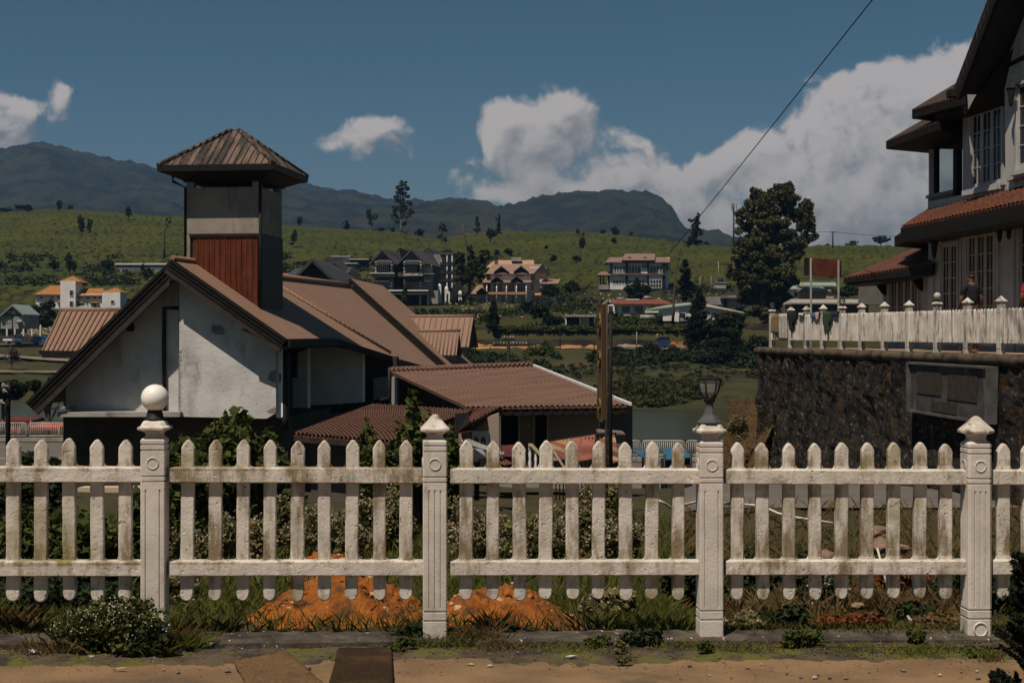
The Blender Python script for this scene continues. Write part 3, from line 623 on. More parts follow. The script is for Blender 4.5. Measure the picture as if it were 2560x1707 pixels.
def rail(pa, pb, z0, z1):
    a = FP(pa); d = FP(pb); n = 40; b = MB(); vs = []
    yo, yi = .052, .006; bv = .005       # rails stand proud of the pickets
    yo = .052; prof = [(yo, z0 + bv), (yo, (z0 + z1) / 2), (yo, z1 - bv), (yo - bv, z1), (.018, z1 + .003), (-.012, z1 + .002), (-.012, z0), (yo - bv, z0)]
    k = len(prof)
    for i in range(n + 1):
        c = a.lerp(d, i / n)
        for (o, z) in prof:
            p = c + fn * o + UPV * z; vs.append(wob(p, .0022))
    fs = [(i * k + j, i * k + (j + 1) % k, (i + 1) * k + (j + 1) % k, (i + 1) * k + j) for i in range(n) for j in range(k)]
    fs += [tuple(range(k - 1, -1, -1)), tuple(n * k + j for j in range(k))]
    b.add(vs, fs, 0, False); return b
# a hair of plaster filleting where each picket meets the rails is part of the rail
for i in range(len(PXP) - 1):
    pa, pb = PXP[i] + 38, PXP[i + 1] - 27
    for nm, z0, z1 in (('top_rail', .806, .884), ('bottom_rail', .318, .395)):
        b = rail(pa, pb, z0, z1)
        for px in PK:
            if pa < px < pb:
                c = FP(px); w = .037
                for sgn in (-1, 1):
                    e = c + fd2 * (sgn * w); pts = [e + UPV * (z1 - .002), e + UPV * (z1 + .020), e + fd2 * (sgn * .003) + UPV * (z1 + .008), e + fd2 * (sgn * .014) + UPV * (z1 + .001), e + fd2 * (sgn * .014) + UPV * (z1 - .002)]
                    b.slab([p + fn * .0152 for p in pts], -fn * .028)
        b.build(nm, WHITE_FENCE, fence)
def square(c, hw, z, ins=0.0): return [c + fd2 * (sx * hw) + fn * (sy * hw) + UPV * z for sx, sy in ((-1, 1), (1, 1), (1, -1), (-1, -1))]
def loft(b, rings, mi=0):
    n = len(rings[0]); vs = [p for r_ in rings for p in r_]
    fs = [(i * n + j, i * n + (j + 1) % n, (i + 1) * n + (j + 1) % n, (i + 1) * n + j) for i in range(len(rings) - 1) for j in range(n)]
    fs += [tuple(range(n - 1, -1, -1)), tuple((len(rings) - 1) * n + j for j in range(n))]; b.add(vs, fs, mi)
def chamf(c, hw, z, ch): 
    o = []
    for sx, sy in ((-1, 1), (1, 1), (1, -1), (-1, -1)):
        a = (c + fd2 * (sx * hw) + fn * (sy * (hw - ch)) + UPV * z); d = (c + fd2 * (sx * (hw - ch)) + fn * (sy * hw) + UPV * z)
        o += [a, d] if sx * sy < 0 else [d, a]
    return [wob(p, .0015) for p in o]
def post(px, kind, flutes, wide=1.0):
    c = FP(px, .02); hw = .0635 * wide; b = MB(); ch = .006 if wide == 1 else .014
    lev = [(-.06, hw), (.080, hw), (.083, hw - .006), (.089, hw - .006), (.092, hw), (.128, hw), (.131, hw - .006), (.137, hw - .006), (.140, hw)]
    loft(b, [chamf(c, h, z, ch) for z, h in lev])
    # fluted shaft: one cross-section extruded
    g = .0045; z0, z1 = .150, .775
    loft(b, [chamf(c, hw, z, ch) for z in (.140, z0)])
    loft(b, [chamf(c, hw, z, ch) for z in (z1, .810)])
    xs = [(-.03, .0, .03), (-.036, .036)][0 if flutes == 3 else 1]
    prof = []
    for s in range(4):
        ax = [(fd2, fn), (-fn, fd2), (-fd2, -fn), (fn, -fd2)][s]; e, o = ax
        prof.append(c - e * (hw - ch) + o * hw)
        for x in xs: prof += [c + e * (x - .005) + o * hw, c + e * (x - .001) + o * (hw - g * 1.5), c + e * (x + .001) + o * (hw - g * 1.5), c + e * (x + .005) + o * hw]
        prof.append(c + e * (hw - ch) + o * hw)
    loft(b, [[p + UPV * z for p in prof[::-1]] for z in (z0, z1)])
    lev = [(.810, hw), (.8125, hw - .006), (.818, hw - .006), (.8205, hw), (.838, hw), (.8405, hw - .006), (.846, hw - .006), (.8485, hw),
           (.972, hw), (.9745, hw - .006), (.980, hw - .006), (.9825, hw), (1.002, hw), (1.0045, hw - .006), (1.010, hw - .006), (1.0125, hw), (1.028, hw), (1.034, hw - .004), (1.044, hw - .016), (1.052, hw - .022), (1.066, hw - .024)]
    loft(b, [chamf(c, h, z, ch * (1 if h > .05 else .8)) for z, h in lev])
    p = b.build('fence_post', WHITE_POST, fence)
    # raised ring on each visible face
    def ring(e, ctr, ra, rt):
        m = MB(); m.tube([ctr + e * (ra * math.cos(a)) + UPV * (ra * math.sin(a)) for a in np.linspace(0, 2 * math.pi, 29)], rt, 6, cap=False); m.build('ring_moulding', WHITE_POST, p)
    for e, o in ((fd2, fn), (fn, -fd2), (-fn, fd2)): ring(e, c + o * (hw + .0005) + UPV * .910, .029, .0042)
    if wide > 1:
        for e, o in ((fd2, fn), (-fn, fd2)): ring(e, c + o * (hw + .0005) + UPV * .03, .036, .006)
    q = MB()
    if kind == 'finial':
        L = [(1.062, .044), (1.072, .050), (1.080, .066), (1.083, .075), (1.092, .077), (1.100, .074), (1.104, .068), (1.135, .040), (1.160, .021), (1.170, .012), (1.172, .002)]
        loft(q, [chamf(c, h, z, h * .16) for z, h in L])
    elif kind == 'dome':
        L = [(.050, 1.060), (.058, 1.078), (.080, 1.084), (.096, 1.090), (.097, 1.100), (.090, 1.108), (.066, 1.128), (.042, 1.150), (.022, 1.170), (.008, 1.178)]
        q.lathe(c, L, 8, smooth=False, rot=math.atan2(fd2.y, fd2.x) + R(22.5))
    else:
        L = [(1.062, .044), (1.072, .052), (1.080, .072), (1.084, .081), (1.094, .082), (1.100, .077), (1.104, .066), (1.120, .058), (1.127, .052), (1.132, .034)]
        loft(q, [chamf(c, h, z, h * .3) for z, h in L])
    q.build('post_cap', CAP_GREY, p)
    return c
tops = [post(PXP[0], 'finial', 2), post(PXP[1], 'globe', 2), post(PXP[2], 'finial', 3), post(PXP[3], 'lantern', 2), post(PXP[4], 'dome', 3, 1.04), post(PXP[5], 'finial', 2)]
# kerb under the fence
b = MB(); n = 120; vs = []; prof = [(.118, -.14), (.112, -.020), (.100, -.004), (-.09, .0), (-.10, -.14)]; k = len(prof)
for i in range(n + 1):
    px = lerp(-1500, 4200, i / n); c = FP(px)
    for (o, z) in prof: p = c + fn * o + UPV * z; vs.append(p + Vector((0, noise.noise(p * 3) * .008, noise.noise(p * 5) * .006)))
b.add(vs, [(i * k + j, (i + 1) * k + j, (i + 1) * k + j + 1, i * k + j + 1) for i in range(n) for j in range(k - 1)])
struct(b.build('kerb', KERB))
b = MB(); n = 120; vs = []; prof = [(.22, -.14), (.215, -.052), (.10, -.047)]; k = 3      # low concrete footing at the toe of the kerb
for i in range(n + 1):
    px = lerp(-1500, 4200, i / n); c = FP(px)
    for (o, z) in prof: p = c + fn * (o + (.03 * noise.noise((c.x * 2, 0, 0)) if o > .2 else 0)) + UPV * z; vs.append(p + Vector((0, 0, noise.noise(p * 4) * .006)))
b.add(vs, [(i * k + j, (i + 1) * k + j, (i + 1) * k + j + 1, i * k + j + 1) for i in range(n) for j in range(k - 1)])
struct(b.build('kerb_footing', KERB))
# opal globe lamp on the second post
c = tops[1]; g = thing('globe_lamp', c + UPV * 1.128, 'white opal globe lamp on the left fence post', 'lamp')
b = MB(); b.lathe(c, [(.052, 1.130), (.052, 1.138), (.046, 1.146), (.040, 1.170), (.036, 1.186)], 20); b.build('lamp_base', BLACKM, g)
b = MB(); b.lathe(c, [(.0715 * math.sin(a), 1.247 - .0715 * math.cos(a)) for a in np.linspace(.45, math.pi - .001, 22)], 32); b.build('globe', OPAL, g)
# glass lantern on the fourth post
c = tops[3] - UPV * .02; g = thing('post_lantern', c + UPV * 1.128, 'black carriage lantern with clear panes on a white post', 'lamp')
b = MB(); b.lathe(c, [(.070, 1.152), (.070, 1.158), (.058, 1.166), (.034, 1.196), (.022, 1.235), (.019, 1.262)], 8, smooth=False, rot=R(22.5)); b.build('lamp_base', DGALV, g)
b = MB(); b.lathe(c, [(.019, 1.258), (.030, 1.268), (.034, 1.29), (.030, 1.302)], 12); b.lathe(c, [(.0585, 1.382), (.066, 1.385), (.066, 1.392), (.0585, 1.393)], 6, smooth=False)
for k_ in range(6):
    a = k_ * math.pi / 3; d = Vector((math.cos(a), math.sin(a), 0)); b.tube([c + d * r_ + UPV * z for r_, z in ((.030, 1.290), (.047, 1.318), (.055, 1.350), (.061, 1.388))], .0042, 5)
b.build('frame', BLACKM, g)
b = MB(); b2 = [(.0275, 1.292), (.044, 1.318), (.052, 1.350), (.058, 1.386)]
vs = []
for r_, z in b2:
    for k_ in range(6): a = k_ * math.pi / 3; vs.append(c + Vector((math.cos(a) * r_, math.sin(a) * r_, z)))
b.add(vs, [(i * 6 + j, i * 6 + (j + 1) % 6, (i + 1) * 6 + (j + 1) % 6, (i + 1) * 6 + j) for i in range(3) for j in range(6)]); b.build('glass', LAMPGLASS, g)
b = MB(); b.lathe(c, [(.012, 1.30), (.016, 1.315), (.018, 1.326), (.012, 1.338), (.002, 1.342)], 12); b.build('bulb', mat('bulb_amber', (.35, .2, .12), rough=.3), g)
# ------------------------------------------------------------------ the gabled house with the tower
d_ = Vector((.1305, .9914, 0)); e_ = Vector((.9914, -.1305, 0)); ZV = Vector((0, 0, 1))
A = P(431, 648, 42); PF = Plane(A, d_)                     # front plane of the verge
def T(t): return Plane(A + d_ * t, d_)
def along(p, v, px): u = (px - CX) / F; return p + v * ((u * p.y - p.x) / (v.x - u * v.y))
B = PF(718, 847); L = PF(66, 1006)
hbase = GY(400, 44); hbase.z = -3.2
H = thing('gabled_house', hbase, 'grey plastered house with brown sheet roofs and a square tower', 'house')
roofF = Plane(A, (B - A).cross(d_))
C = along(B, d_, 839); D = roofF(990, 893); L2 = roofF(975, 884); L1 = roofF(702, 720); Rb = along(A, d_, 655)
nF = roofF.n if roofF.n.z > 0 else -roofF.n
dn = -nF * .12
b = MB(); b.slab([A, B, C, D, L2, L1, Rb], dn); b.build('front_roof', ROOF_MAIN, H)
b = MB(); nL = (L - A).cross(d_); nL = nL if nL.z > 0 else -nL; nL.normalize()
A2 = T(.25)(431, 648); L2_ = T(.25)(66, 1006); b.slab([A2, L2_, L2_ + d_ * 13, A2 + d_ * 13], -nL * .12); b.build('left_roof', ROOF_MAIN, H)
b = MB(); b.tube([A + ZV * .03 - d_ * .05, Rb + ZV * .03], .09, 8); b.build('ridge_cap', ROOF_MAIN, H)
# verge boards: three stepped strips along both slopes
def verge(p0, p1, n, o, w0=.0, steps=((.10, .06), (.10, .03), (.14, .0)), name='verge_board', m0=None):
    b = MB(); pos = 0
    for w, pr in steps:
        a0 = p0 - n * pos; a1 = p1 - n * pos; z0 = p0 - n * (pos + w * .86); z1 = p1 - n * (pos + w * .86)
        off = -o * (pr + .02); b.slab([a0 + off, a1 + off, z1 + off, z0 + off], o * (.06 + pr)); pos += w
    return b.build(name, m0 or [DARKWOOD], H)
verge(A, B, nF, d_); verge(A2, L2_, nL, d_)
b = MB(); b.slab([A2 - nL * .34, L2_ - nL * .34, L2_ - nL * .50, A2 - nL * .50], d_ * .12); b.build('barge_board', FASCIA, H)
b = MB(); b.slab([A - nF * .34, B - nF * .34, B - nF * .46, A - nF * .46], d_ * .12); b.build('barge_board', FASCIA, H)
# eave gutters / fascia on the right
def eave(p0, p1, h=.24, name='eave_gutter', m=None, out=None):
    out = out or e_; b = MB(); b.slab([p0 - ZV * .03, p1 - ZV * .03, p1 - ZV * h, p0 - ZV * h], out * .10); return b.build(name, m or DARKWOOD, H)
eave(B, C); eave(C, D)
# soffits under the wide overhangs
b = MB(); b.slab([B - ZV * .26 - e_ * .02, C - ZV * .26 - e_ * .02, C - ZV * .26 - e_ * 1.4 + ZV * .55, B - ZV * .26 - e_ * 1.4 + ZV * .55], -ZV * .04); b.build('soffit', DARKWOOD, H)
# gable walls
TR, TL = T(.74), T(1.22)
def zq(pl, k, pts): return [pl.q(k, x, y) for x, y in pts]
b = MB(); b.slab(zq(TR, 1, [(1350, 205), (2080, 700), (2080, 1300), (2010, 1345), (1352, 1330)]), d_ * .45); b.build('gable_wall', PLASTER, H)
b = MB(); b.slab(zq(TL, 1, [(1346, 215), (1346, 1300), (497, 1280), (495, 1010)]), d_ * .4); b.build('gable_wall', PLASTER, H)
for pl, k, pts in ((TR, 1, [(1590, 650), (1605, 640), (1660, 642), (1690, 665), (1695, 700), (1680, 716), (1620, 712), (1592, 690)]), (TR, 1, [(2020, 1030), (2040, 990), (2078, 980), (2079, 1075), (2050, 1068), (2022, 1050)]),
                   (TR, 1, [(2010, 1290), (2040, 1270), (2079, 1258), (2079, 1302), (2030, 1306)])):
    b = MB(); b.slab([pl.q(k, x, y, -.004) for x, y in pts], d_ * .003); b.build('damp_patch', PATCH, H)
PALE = mat('pale_patch', (.52, .49, .46), (.42, .40, .38), 4, .95, .3, 20)
for pts in ([(1460, 880), (1500, 872), (1512, 905), (1480, 925), (1462, 905)], [(1632, 985), (1660, 978), (1672, 1030), (1640, 1036)], [(1400, 950), (1470, 940), (1490, 1000), (1440, 1030), (1405, 1000)]):
    b = MB(); b.slab([TR.q(1, x, y, -.004) for x, y in pts], d_ * .003); b.build('repair_patch', PALE, H)
for i in range(16):
    r_ = random.Random(i); y0 = 830 + i * 31; b = MB(); b.slab([TR.q(1, x, y, -.006) for x, y in [(1349, y0), (1358 + r_.uniform(0, 14), y0 + 4), (1356 + r_.uniform(0, 16), y0 + 20), (1349, y0 + 27)]], d_ * .005); b.build('crumbling_edge', CONC, H)
# corner return, its stains, down pipes
TS = T(.95)
b = MB(); b.slab(zq(TS, 1, [(2078, 715), (2131, 760), (2135, 1330), (2110, 1342), (2078, 1335)]), d_ * .5); b.build('corner_pier', PLASTER_W, H)
b = MB(); b.slab([TS.q(1, x, y, -.004) for x, y in [(2100, 1010), (2112, 1000), (2122, 1020), (2118, 1070), (2105, 1075)]], d_ * .003); b.build('damp_patch', PATCH, H)
def pipe(pl, k, pts, r, name='down_pipe', m=BLACKM):
    b = MB(); b.tube([pl.q(k, x, y) for x, y in pts], r, 8); return b.build(name, m, H)
pipe(T(1.05), 1, [(2152, 765), (2152, 1350), (2146, 1420)], .12); pipe(T(1.14), 1, [(1350, 512), (1238, 512), (1236, 760), (1240, 1300)], .065)
pipe(T(1.10), 1, [(960, 655), (1000, 655)], .14, 'vent_cowl', DARKWOOD)
# ledge and lower storey, its shade put into the dark wall colour
b = MB(); b.slab(zq(T(.5), 1, [(428, 1296), (1356, 1296), (1356, 1332), (430, 1332)]), d_ * 1.2); b.build('ledge', CONC, H)
b = MB(); b.slab(zq(T(.42), 1, [(378, 1268), (490, 1252), (490, 1268), (400, 1282)]), d_ * .8); b.build('gutter_end', CONC, H)
b = MB(); b.slab(zq(T(1.3), 1, [(476, 1330), (2170, 1330), (2170, 1960), (476, 1960)]), d_ * 5.0); b.build('lower_wall', SHADE_WALL, H)
# base structure seen between the pickets: ledge of the yard wall and a dark opening below
b = MB(); b.slab(zq(T(-.6), 11, [(372, 462), (1050, 455), (1050, 482), (320, 490)]), d_ * .9); b.build('plinth_ledge', CONC, H)
b = MB(); b.slab(zq(T(-.2), 11, [(470, 385), (1060, 380), (1060, 458), (470, 463)]), d_ * .5); b.build('plinth_wall', HCREAM, H)
b = MB(); b.slab(zq(T(-.1), 11, [(470, 484), (1060, 480), (1060, 800), (470, 800)]), d_ * .5); b.build('basement_wall', SHADE_WALL, H)
b = MB(); b.slab(zq(T(-1.3), 11, [(630, 590), (870, 562), (870, 690), (630, 700)]), d_ * .5); b.build('ramp_wall', CONC, H)
# right hand recessed white walls
for nm, t, pts, m in (('side_wall', 7.4, [(243, 795), (388, 790), (388, 1285), (340, 1300), (244, 1320)], PLASTER_W), ('side_wall', 8.6, [(386, 772), (803, 850), (802, 1222), (390, 1250)], PLASTER_W),
                      ('porch_wall', 9.6, [(795, 850), (1060, 880), (1060, 1250), (795, 1260)], SHADE_WALL), ('tank_box', 9.2, [(885, 1040), (995, 1030), (990, 1190), (886, 1212)], HGREY), ('porch_pier', 9.1, [(1018, 1030), (1044, 1030), (1044, 1245), (1010, 1245)], HGREY),
                      ('window_recess', 7.35, [(246, 800), (312, 800), (310, 1035), (246, 1035)], HDARK), ('opening', 8.55, [(390, 1246), (622, 1240), (620, 1288), (390, 1305)], HDARK), ('opening', 8.55, [(650, 1238), (800, 1226), (800, 1252), (650, 1272)], HDARK)):
    pl = T(t); b = MB(); b.slab(zq(pl, 3, pts), d_ * (.4 if nm not in ('window_recess', 'opening') else .06)); b.build(nm, m, H)
pipe(T(7.2), 3, [(378, 775), (378, 805), (315, 832), (222, 840)], .07); pipe(T(8.1), 3, [(1012, 960), (1008, 1190), (830, 1236), (560, 1290)], .08)
# back walls that carry the roofs
k0 = C - e_ * 1.2; b = MB(); b.slab([C - e_ * 2.0 - d_ * 1, C - e_ * 2.0 + d_ * 12, C - e_ * 2.0 + d_ * 12 - ZV * 4.5, C - e_ * 2.0 - d_ * 1 - ZV * 4.5], -e_ * 4); b.build('hall_wall', SHADE_WALL, H)
# main roof M
fall = (e_ - ZV * .87).normalized(); R1 = along(A, d_, 700) - ZV * .12; Mp = Plane(R1, d_.cross(fall)); nM = Mp.n if Mp.n.z > 0 else -Mp.n
R0 = Mp(690, 692.5); R2 = Mp(869, 714.5)
b = MB(); b.slab([R0, R2, Mp(1105, 919), Mp(1010, 930), Mp(980, 892), Mp(702, 726)], -nM * .1); b.build('main_roof', ROOF_MAIN, H)
b = MB(); b.tube([R0 + ZV * .02, R2 + ZV * .02], .13, 8); b.build('ridge_cap', ROOF_MAIN, H)
b = MB(); b.tube([L1 + nF * .03, L2 + nF * .03], .07, 8); b.build('roof_flashing', ROOF_MAIN, H)
bl = Mp(1105, 919); b = MB(); b.slab([R2 - nM * .05, bl - nM * .05, bl - ZV * 4, R2 - ZV * 6], d_ * .3); b.build('hall_wall', SHADE_WALL, H)
# eave of M beyond the flashing, dark
b = MB(); b.slab([D - ZV * .05, Mp(1085, 922), Mp(1085, 922) - ZV * .35, D - ZV * .4], d_ * .2); b.build('eave_gutter', DARKWOOD, H)
# rear wing T with its stepped verge
T1 = P(877, 696.5, (R2.y) + .2); Tp = Plane(T1, d_.cross(fall)); nT = Tp.n if Tp.n.z > 0 else -Tp.n
T2 = Tp(957, 714); S3 = Tp(1186, 914); S4 = Tp(1121, 915)
b = MB(); b.slab([T1, T2, S3, S4], -nT * .1); b.build('wing_roof', ROOF_MAIN, H)
PT = Plane(T1, d_); l3 = PT(861, 711)
tb = ((.12, .06), (.12, .03), (.14, .06), (.26, 0))
verge(T1, S4 + (S4 - T1) * .02, nT, d_, steps=tb); nl3 = (l3 - T1).cross(d_).normalized(); nl3 = nl3 if nl3.z > 0 else -nl3
verge(T1, T1 + (l3 - T1) * 1.0, nl3, d_, steps=tb, m0=FASCIA)
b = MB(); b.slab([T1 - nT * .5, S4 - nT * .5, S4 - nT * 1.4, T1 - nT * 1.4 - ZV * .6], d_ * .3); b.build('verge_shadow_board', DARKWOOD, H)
b = MB(); bl = S3; b.slab([T2 - nT * .06, bl - nT * .06, bl - ZV * 3, T2 - ZV * 7], d_ * .3); b.build('hall_wall', SHADE_WALL, H)
# two roof dormers on T
for rl, rr, er, eb, gp in (((1155, 575), (1640, 572), (1603, 806), (1545, 812), (1670, 836)), ((1215, 684), (1531, 681), (1511, 868), (1410, 872), (1551, 872))):
    r0 = Tp.q(3, *rl); up = Plane(r0, Vector((d_.x, d_.y, 0))); r1 = up.q(3, *rr); r0 = r1 + (r0 - r1) * 1.0
    gpl = Plane(r1, e_); e1 = gpl.q(3, *er)
    e0 = e1 - e_ * ((r1 - r0).length); b = MB(); nn = (e1 - r1).cross(e_).normalized(); nn = nn if nn.z > 0 else -nn
    b.slab([r0 - e_ * .3, r1, e1, e0 - e_ * .3], -nn * .08)
    bk = 2 * r1 - e1; bk.z = e1.z; b.slab([r0 - e_ * .3, r1, bk, bk - (r1 - r0) - e_ * .3], -ZV * .06)
    for i in range(1, 13):
        t = i / 12.5; q0 = (r0 - e_ * .3).lerp(r1, t); q1 = (e0 - e_ * .3).lerp(e1, t); b.tube([q0 + nn * .015, q1 + nn * .015], .028, 4)
    b.tube([r0, r1 + e_ * .05], .08, 6); dm = b.build('dormer_roof', ROOF_SEAM, H)
    b = MB(); b.slab([r1 - e_ * .12 - ZV * .1, e1 - e_ * .12 - ZV * .06, bk - e_ * .12 - ZV * .06], -e_ * .1); b.build('dormer_gable', DARKWOOD, dm)
    b = MB(); b.slab([e0, e1, e1 - ZV * .25, e0 - ZV * .25], d_ * .08); b.build('dormer_fascia', DARKWOOD, dm)
# left wing behind the gable
w = [Q(1, 460, 530, 50), Q(1, 960, 530, 50), Q(1, 760, 842, 47), Q(1, 318, 842, 47)]; nn = (w[1] - w[0]).cross(w[3] - w[0]).normalized(); nn = nn if nn.z > 0 else -nn
b = MB(); b.slab(w, -nn * .1); bkv = Vector((0, 3.2, w[3].z - w[0].z)); b.slab([w[0], w[1], w[1] + bkv, w[0] + bkv], -nn * .1)
for i in range(0, 13):
    t = i / 12.0; b.tube([w[0].lerp(w[1], t) + nn * .02, w[3].lerp(w[2], t) + nn * .02], .035, 4)
b.tube([w[0] + ZV * .02, w[1] + ZV * .02], .09, 6); wr = b.build('side_wing_roof', ROOF_SEAM, H)
b = MB(); b.slab([Q(1, 292, 832, 46.95), Q(1, 740, 838, 46.95), Q(1, 740, 888, 46.95), Q(1, 318, 888, 46.95), Q(1, 316, 864, 46.95), Q(1, 294, 860, 46.95)], Vector((0, .25, 0))); b.build('side_wing_fascia', DARKWOOD, wr)
b = MB(); b.slab([Q(1, 330, 880, 47.4), Q(1, 700, 880, 47.4), Q(1, 700, 1500, 47.4), Q(1, 330, 1500, 47.4)][:0] or [P(285, 885, 47.6), P(330, 885, 47.6), P(330, 1160, 47.6), P(285, 1160, 47.6)], Vector((0, 3, 0))); b.build('side_wing_wall', SHADE_WALL, H)
# ---- tower
TF = T(1.75); FRp = TF(649.5, 583); FLp = TF(466, 583); tw = (FRp - FLp).length; td = tw
def tz(py): return TF(649.5, py).z
def col4(z, x0=0.0, x1=None, y0=0.0, y1=None):
    x1 = tw if x1 is None else x1; y1 = td if y1 is None else y1; o = FLp.copy(); o.z = z
    return [o + e_ * x0 + d_ * y0, o + e_ * x1 + d_ * y0, o + e_ * x1 + d_ * y1, o + e_ * x0 + d_ * y1]
def tbox(b, x0, x1, y0, y1, z0, z1): b.slab(col4(z0, x0, x1, y0, y1), ZV * (z1 - z0))
zt, zc, zb = tz(467), tz(583), tz(770)
tower = MB()
tbox(tower, 0, tw, 0, .16, zc, zt); tbox(tower, tw - .16, tw, .16, td, zc, zt); tbox(tower, 0, .16, .16, td, zc, zt); tbox(tower, .16, tw - .16, td - .16, td, zc, zt); tbox(tower, .16, tw - .16, .16, td - .16, zc - .02, zc + .1)
tw_o = tower.build('tower', CONC_TOWER, H)
b = MB(); tbox(b, .06, tw - .06, .05, td - .06, zb - 1.4, zc); b.build('tower_core', BLACKM, tw_o)
b = MB(); x = .20; pitch_ = (tw - .28) / 12
for i in range(12):
    tbox(b, x + i * pitch_ + .008, x + (i + 1) * pitch_ - .008, .012, .06, zb - .6, zc - .11); tbox(b, x + (i + 1) * pitch_ - .012, x + (i + 1) * pitch_ + .012, -.006, .05, zb - .6, zc - .10)
b.build('timber_cladding', REDWOOD, tw_o)
b = MB(); tbox(b, .10, tw + .02, -.03, .05, zc - .10, zc + .0); tbox(b, .12, tw - .0, -.045, .03, zc - .05, zc - .02); b.build('cladding_rail', FASCIA, tw_o)
b = MB(); tbox(b, .0, .12, -.01, .1, zb - .6, zc - .02); b.build('corner_post', CONC_TOWER, tw_o)
b = MB(); o = FLp + e_ * (tw + .02) - d_ * .02; b.tube([Vector((o.x, o.y, zt + .55)), Vector((o.x, o.y, zb - .5))], .05, 8); b.build('tower_pipe', BLACKM, tw_o)
b = MB(); o = FLp - e_ * .03; b.tube([Vector((o.x, o.y, zt + .1)) - e_ * .40 + ZV * .28, Vector((o.x, o.y, zt + .1)) - e_ * .40 + ZV * .1, Vector((o.x, o.y, zt)) , Vector((o.x, o.y, zb + .3))], .045, 8); b.build('tower_pipe', BLACKM, tw_o)
b = MB(); tbox(b, tw, tw + .03, .02, td, zb - .6, zc - .02); b.build('shaded_cladding', BLACKM, tw_o)  # unlit side of the tower: its shade is put into the black colour
for x, y in ((0, 0), (tw - .24, 0), (tw - .24, td - .24), (0, td - .24)):
    b = MB(); tbox(b, x, x + .24, y, y + .24, zt, zt + .42); b.build('roof_post', CONC_TOWER, tw_o)
ov = .66; ze = tz(416) - .02
b = MB(); tbox(b, -.08, tw + .08, -.08, td + .08, zt + .17, zt + .40); b.slab(col4(ze - .20, -ov + .06, tw + ov - .06, -ov + .06, td + ov - .06), ZV * .06)
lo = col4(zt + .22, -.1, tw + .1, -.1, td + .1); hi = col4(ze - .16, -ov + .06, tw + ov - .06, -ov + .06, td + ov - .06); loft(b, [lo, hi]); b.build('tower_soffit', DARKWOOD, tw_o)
ap = FLp + e_ * tw / 2 + d_ * td / 2; ap.z = TF(582, 316).z + .02
EV = col4(ze, -ov, tw + ov, -ov, td + ov); b = MB(); apx = [ap - e_ * .13 - d_ * .06, ap + e_ * .13 - d_ * .06, ap + e_ * .13 + d_ * .06, ap - e_ * .13 + d_ * .06]
for i in range(4):
    q = [EV[i], EV[(i + 1) % 4], apx[(i + 1) % 4], apx[i]]; n_ = (q[1] - q[0]).cross(q[3] - q[0]).normalized(); b.slab(q, -n_ * .04)
    run = q[1] - q[0]; W = run.length; hd = run.normalized(); mid = (q[0] + q[1]) / 2; topm = (q[2] + q[3]) / 2; upv = topm - mid; k_ = int(W / .21)
    for j in range(1, k_):
        s = j * W / k_; f = min(s, W - s) / (W / 2 - .12); p0 = q[0] + hd * s; b.tube([p0 + n_ * .008, p0 + upv * min(1, f) * .985 + n_ * .008], .020, 4, cap=False)
b.slab(apx, ZV * .03)
for i in range(4): b.tube([EV[i] + ZV * .02, apx[i] + ZV * .03], .075, 6)
b.build('tower_roof', ROOF_TOWER, tw_o)
b = MB()
for i in range(4):
    p0, p1 = EV[i], EV[(i + 1) % 4]; out = (p1 - p0).normalized().cross(ZV); b.slab([p0 + out * .03 + ZV * .02 - (p1 - p0).normalized() * .03, p1 + out * .03 + ZV * .02 + (p1 - p0).normalized() * .03, p1 + out * .01 - ZV * .17, p0 + out * .01 - ZV * .17], -out * .10)
b.build('tower_gutter', BLACKM, tw_o)

# ------------------------------------------------------------------ low outbuilding beside it
ob = GY(1300, 37); OB = thing('outbuilding', ob, 'low outbuilding under a rusty brown corrugated roof with white verge', 'building')
E0, E1 = P(1167, 1017, 36), P(1567, 1011, 35); K0, K1 = P(976, 928, 43.5), P(1331, 914.5, 43)
nn = (E1 - E0).cross(K0 - E0).normalized(); nn = nn if nn.z > 0 else -nn
def bil(a, b_, c, d, u, v): return a.lerp(b_, u).lerp(d.lerp(c, u), v)
def corrugated(b, a, b_, c, d, nw, amp, per=6, nv=6, jit=.01):      # a,b_ = eave ends; c,d = ridge ends
    a, b_, c, d = map(Vector, (a, b_, c, d)); n_ = (b_ - a).cross(d - a).normalized(); n_ = n_ if n_.z > 0 else -n_; N = nw * per; vs = []
    for j in range(nv + 1):
        for i in range(N + 1): vs.append(bil(a, b_, c, d, i / N, j / nv) + n_ * (amp * math.sin(2 * math.pi * i / per) + jit * noise.noise((i * .07, j * .9, nw))))
    b.add(vs, [(j * (N + 1) + i, j * (N + 1) + i + 1, (j + 1) * (N + 1) + i + 1, (j + 1) * (N + 1) + i) for j in range(nv) for i in range(N)], 0, True)
b = MB(); corrugated(b, E0, E1, K1, K0, 30, .022); b.slab([E0 - nn * .03, E1 - nn * .03, K1 - nn * .03, K0 - nn * .03], -nn * .05); b.build('roof', ROOF_RUST, OB)
b = MB(); b.tube([K0 + nn * .04, K1 + nn * .04], .10, 8); b.build('ridge_cap', ROOF_RUST, OB)
b = MB(); b.slab([K1 + nn * .05, E1 + nn * .05 + Vector((.05, -.1, 0)), E1 - nn * .02 + Vector((.05, -.1, 0)), K1 - nn * .02], Vector((.07, 0, 0))); b.build('white_verge', RIM_WHITE, OB)
ev = (E1 - E0).normalized(); inw = (K0 - E0); inw = Vector((inw.x, inw.y, 0)).normalized()
b = MB(); b.slab([E0 - ZV * .08 + inw * .05, E1 - ZV * .08 + inw * .05, E1 - ZV * .24 + inw * .05, E0 - ZV * .24 + inw * .05], inw * .12)
for i in range(16): q = E0.lerp(E1, (i + .5) / 16) - ZV * .17; b.box(q + inw * .0, (.05, .09, .05))
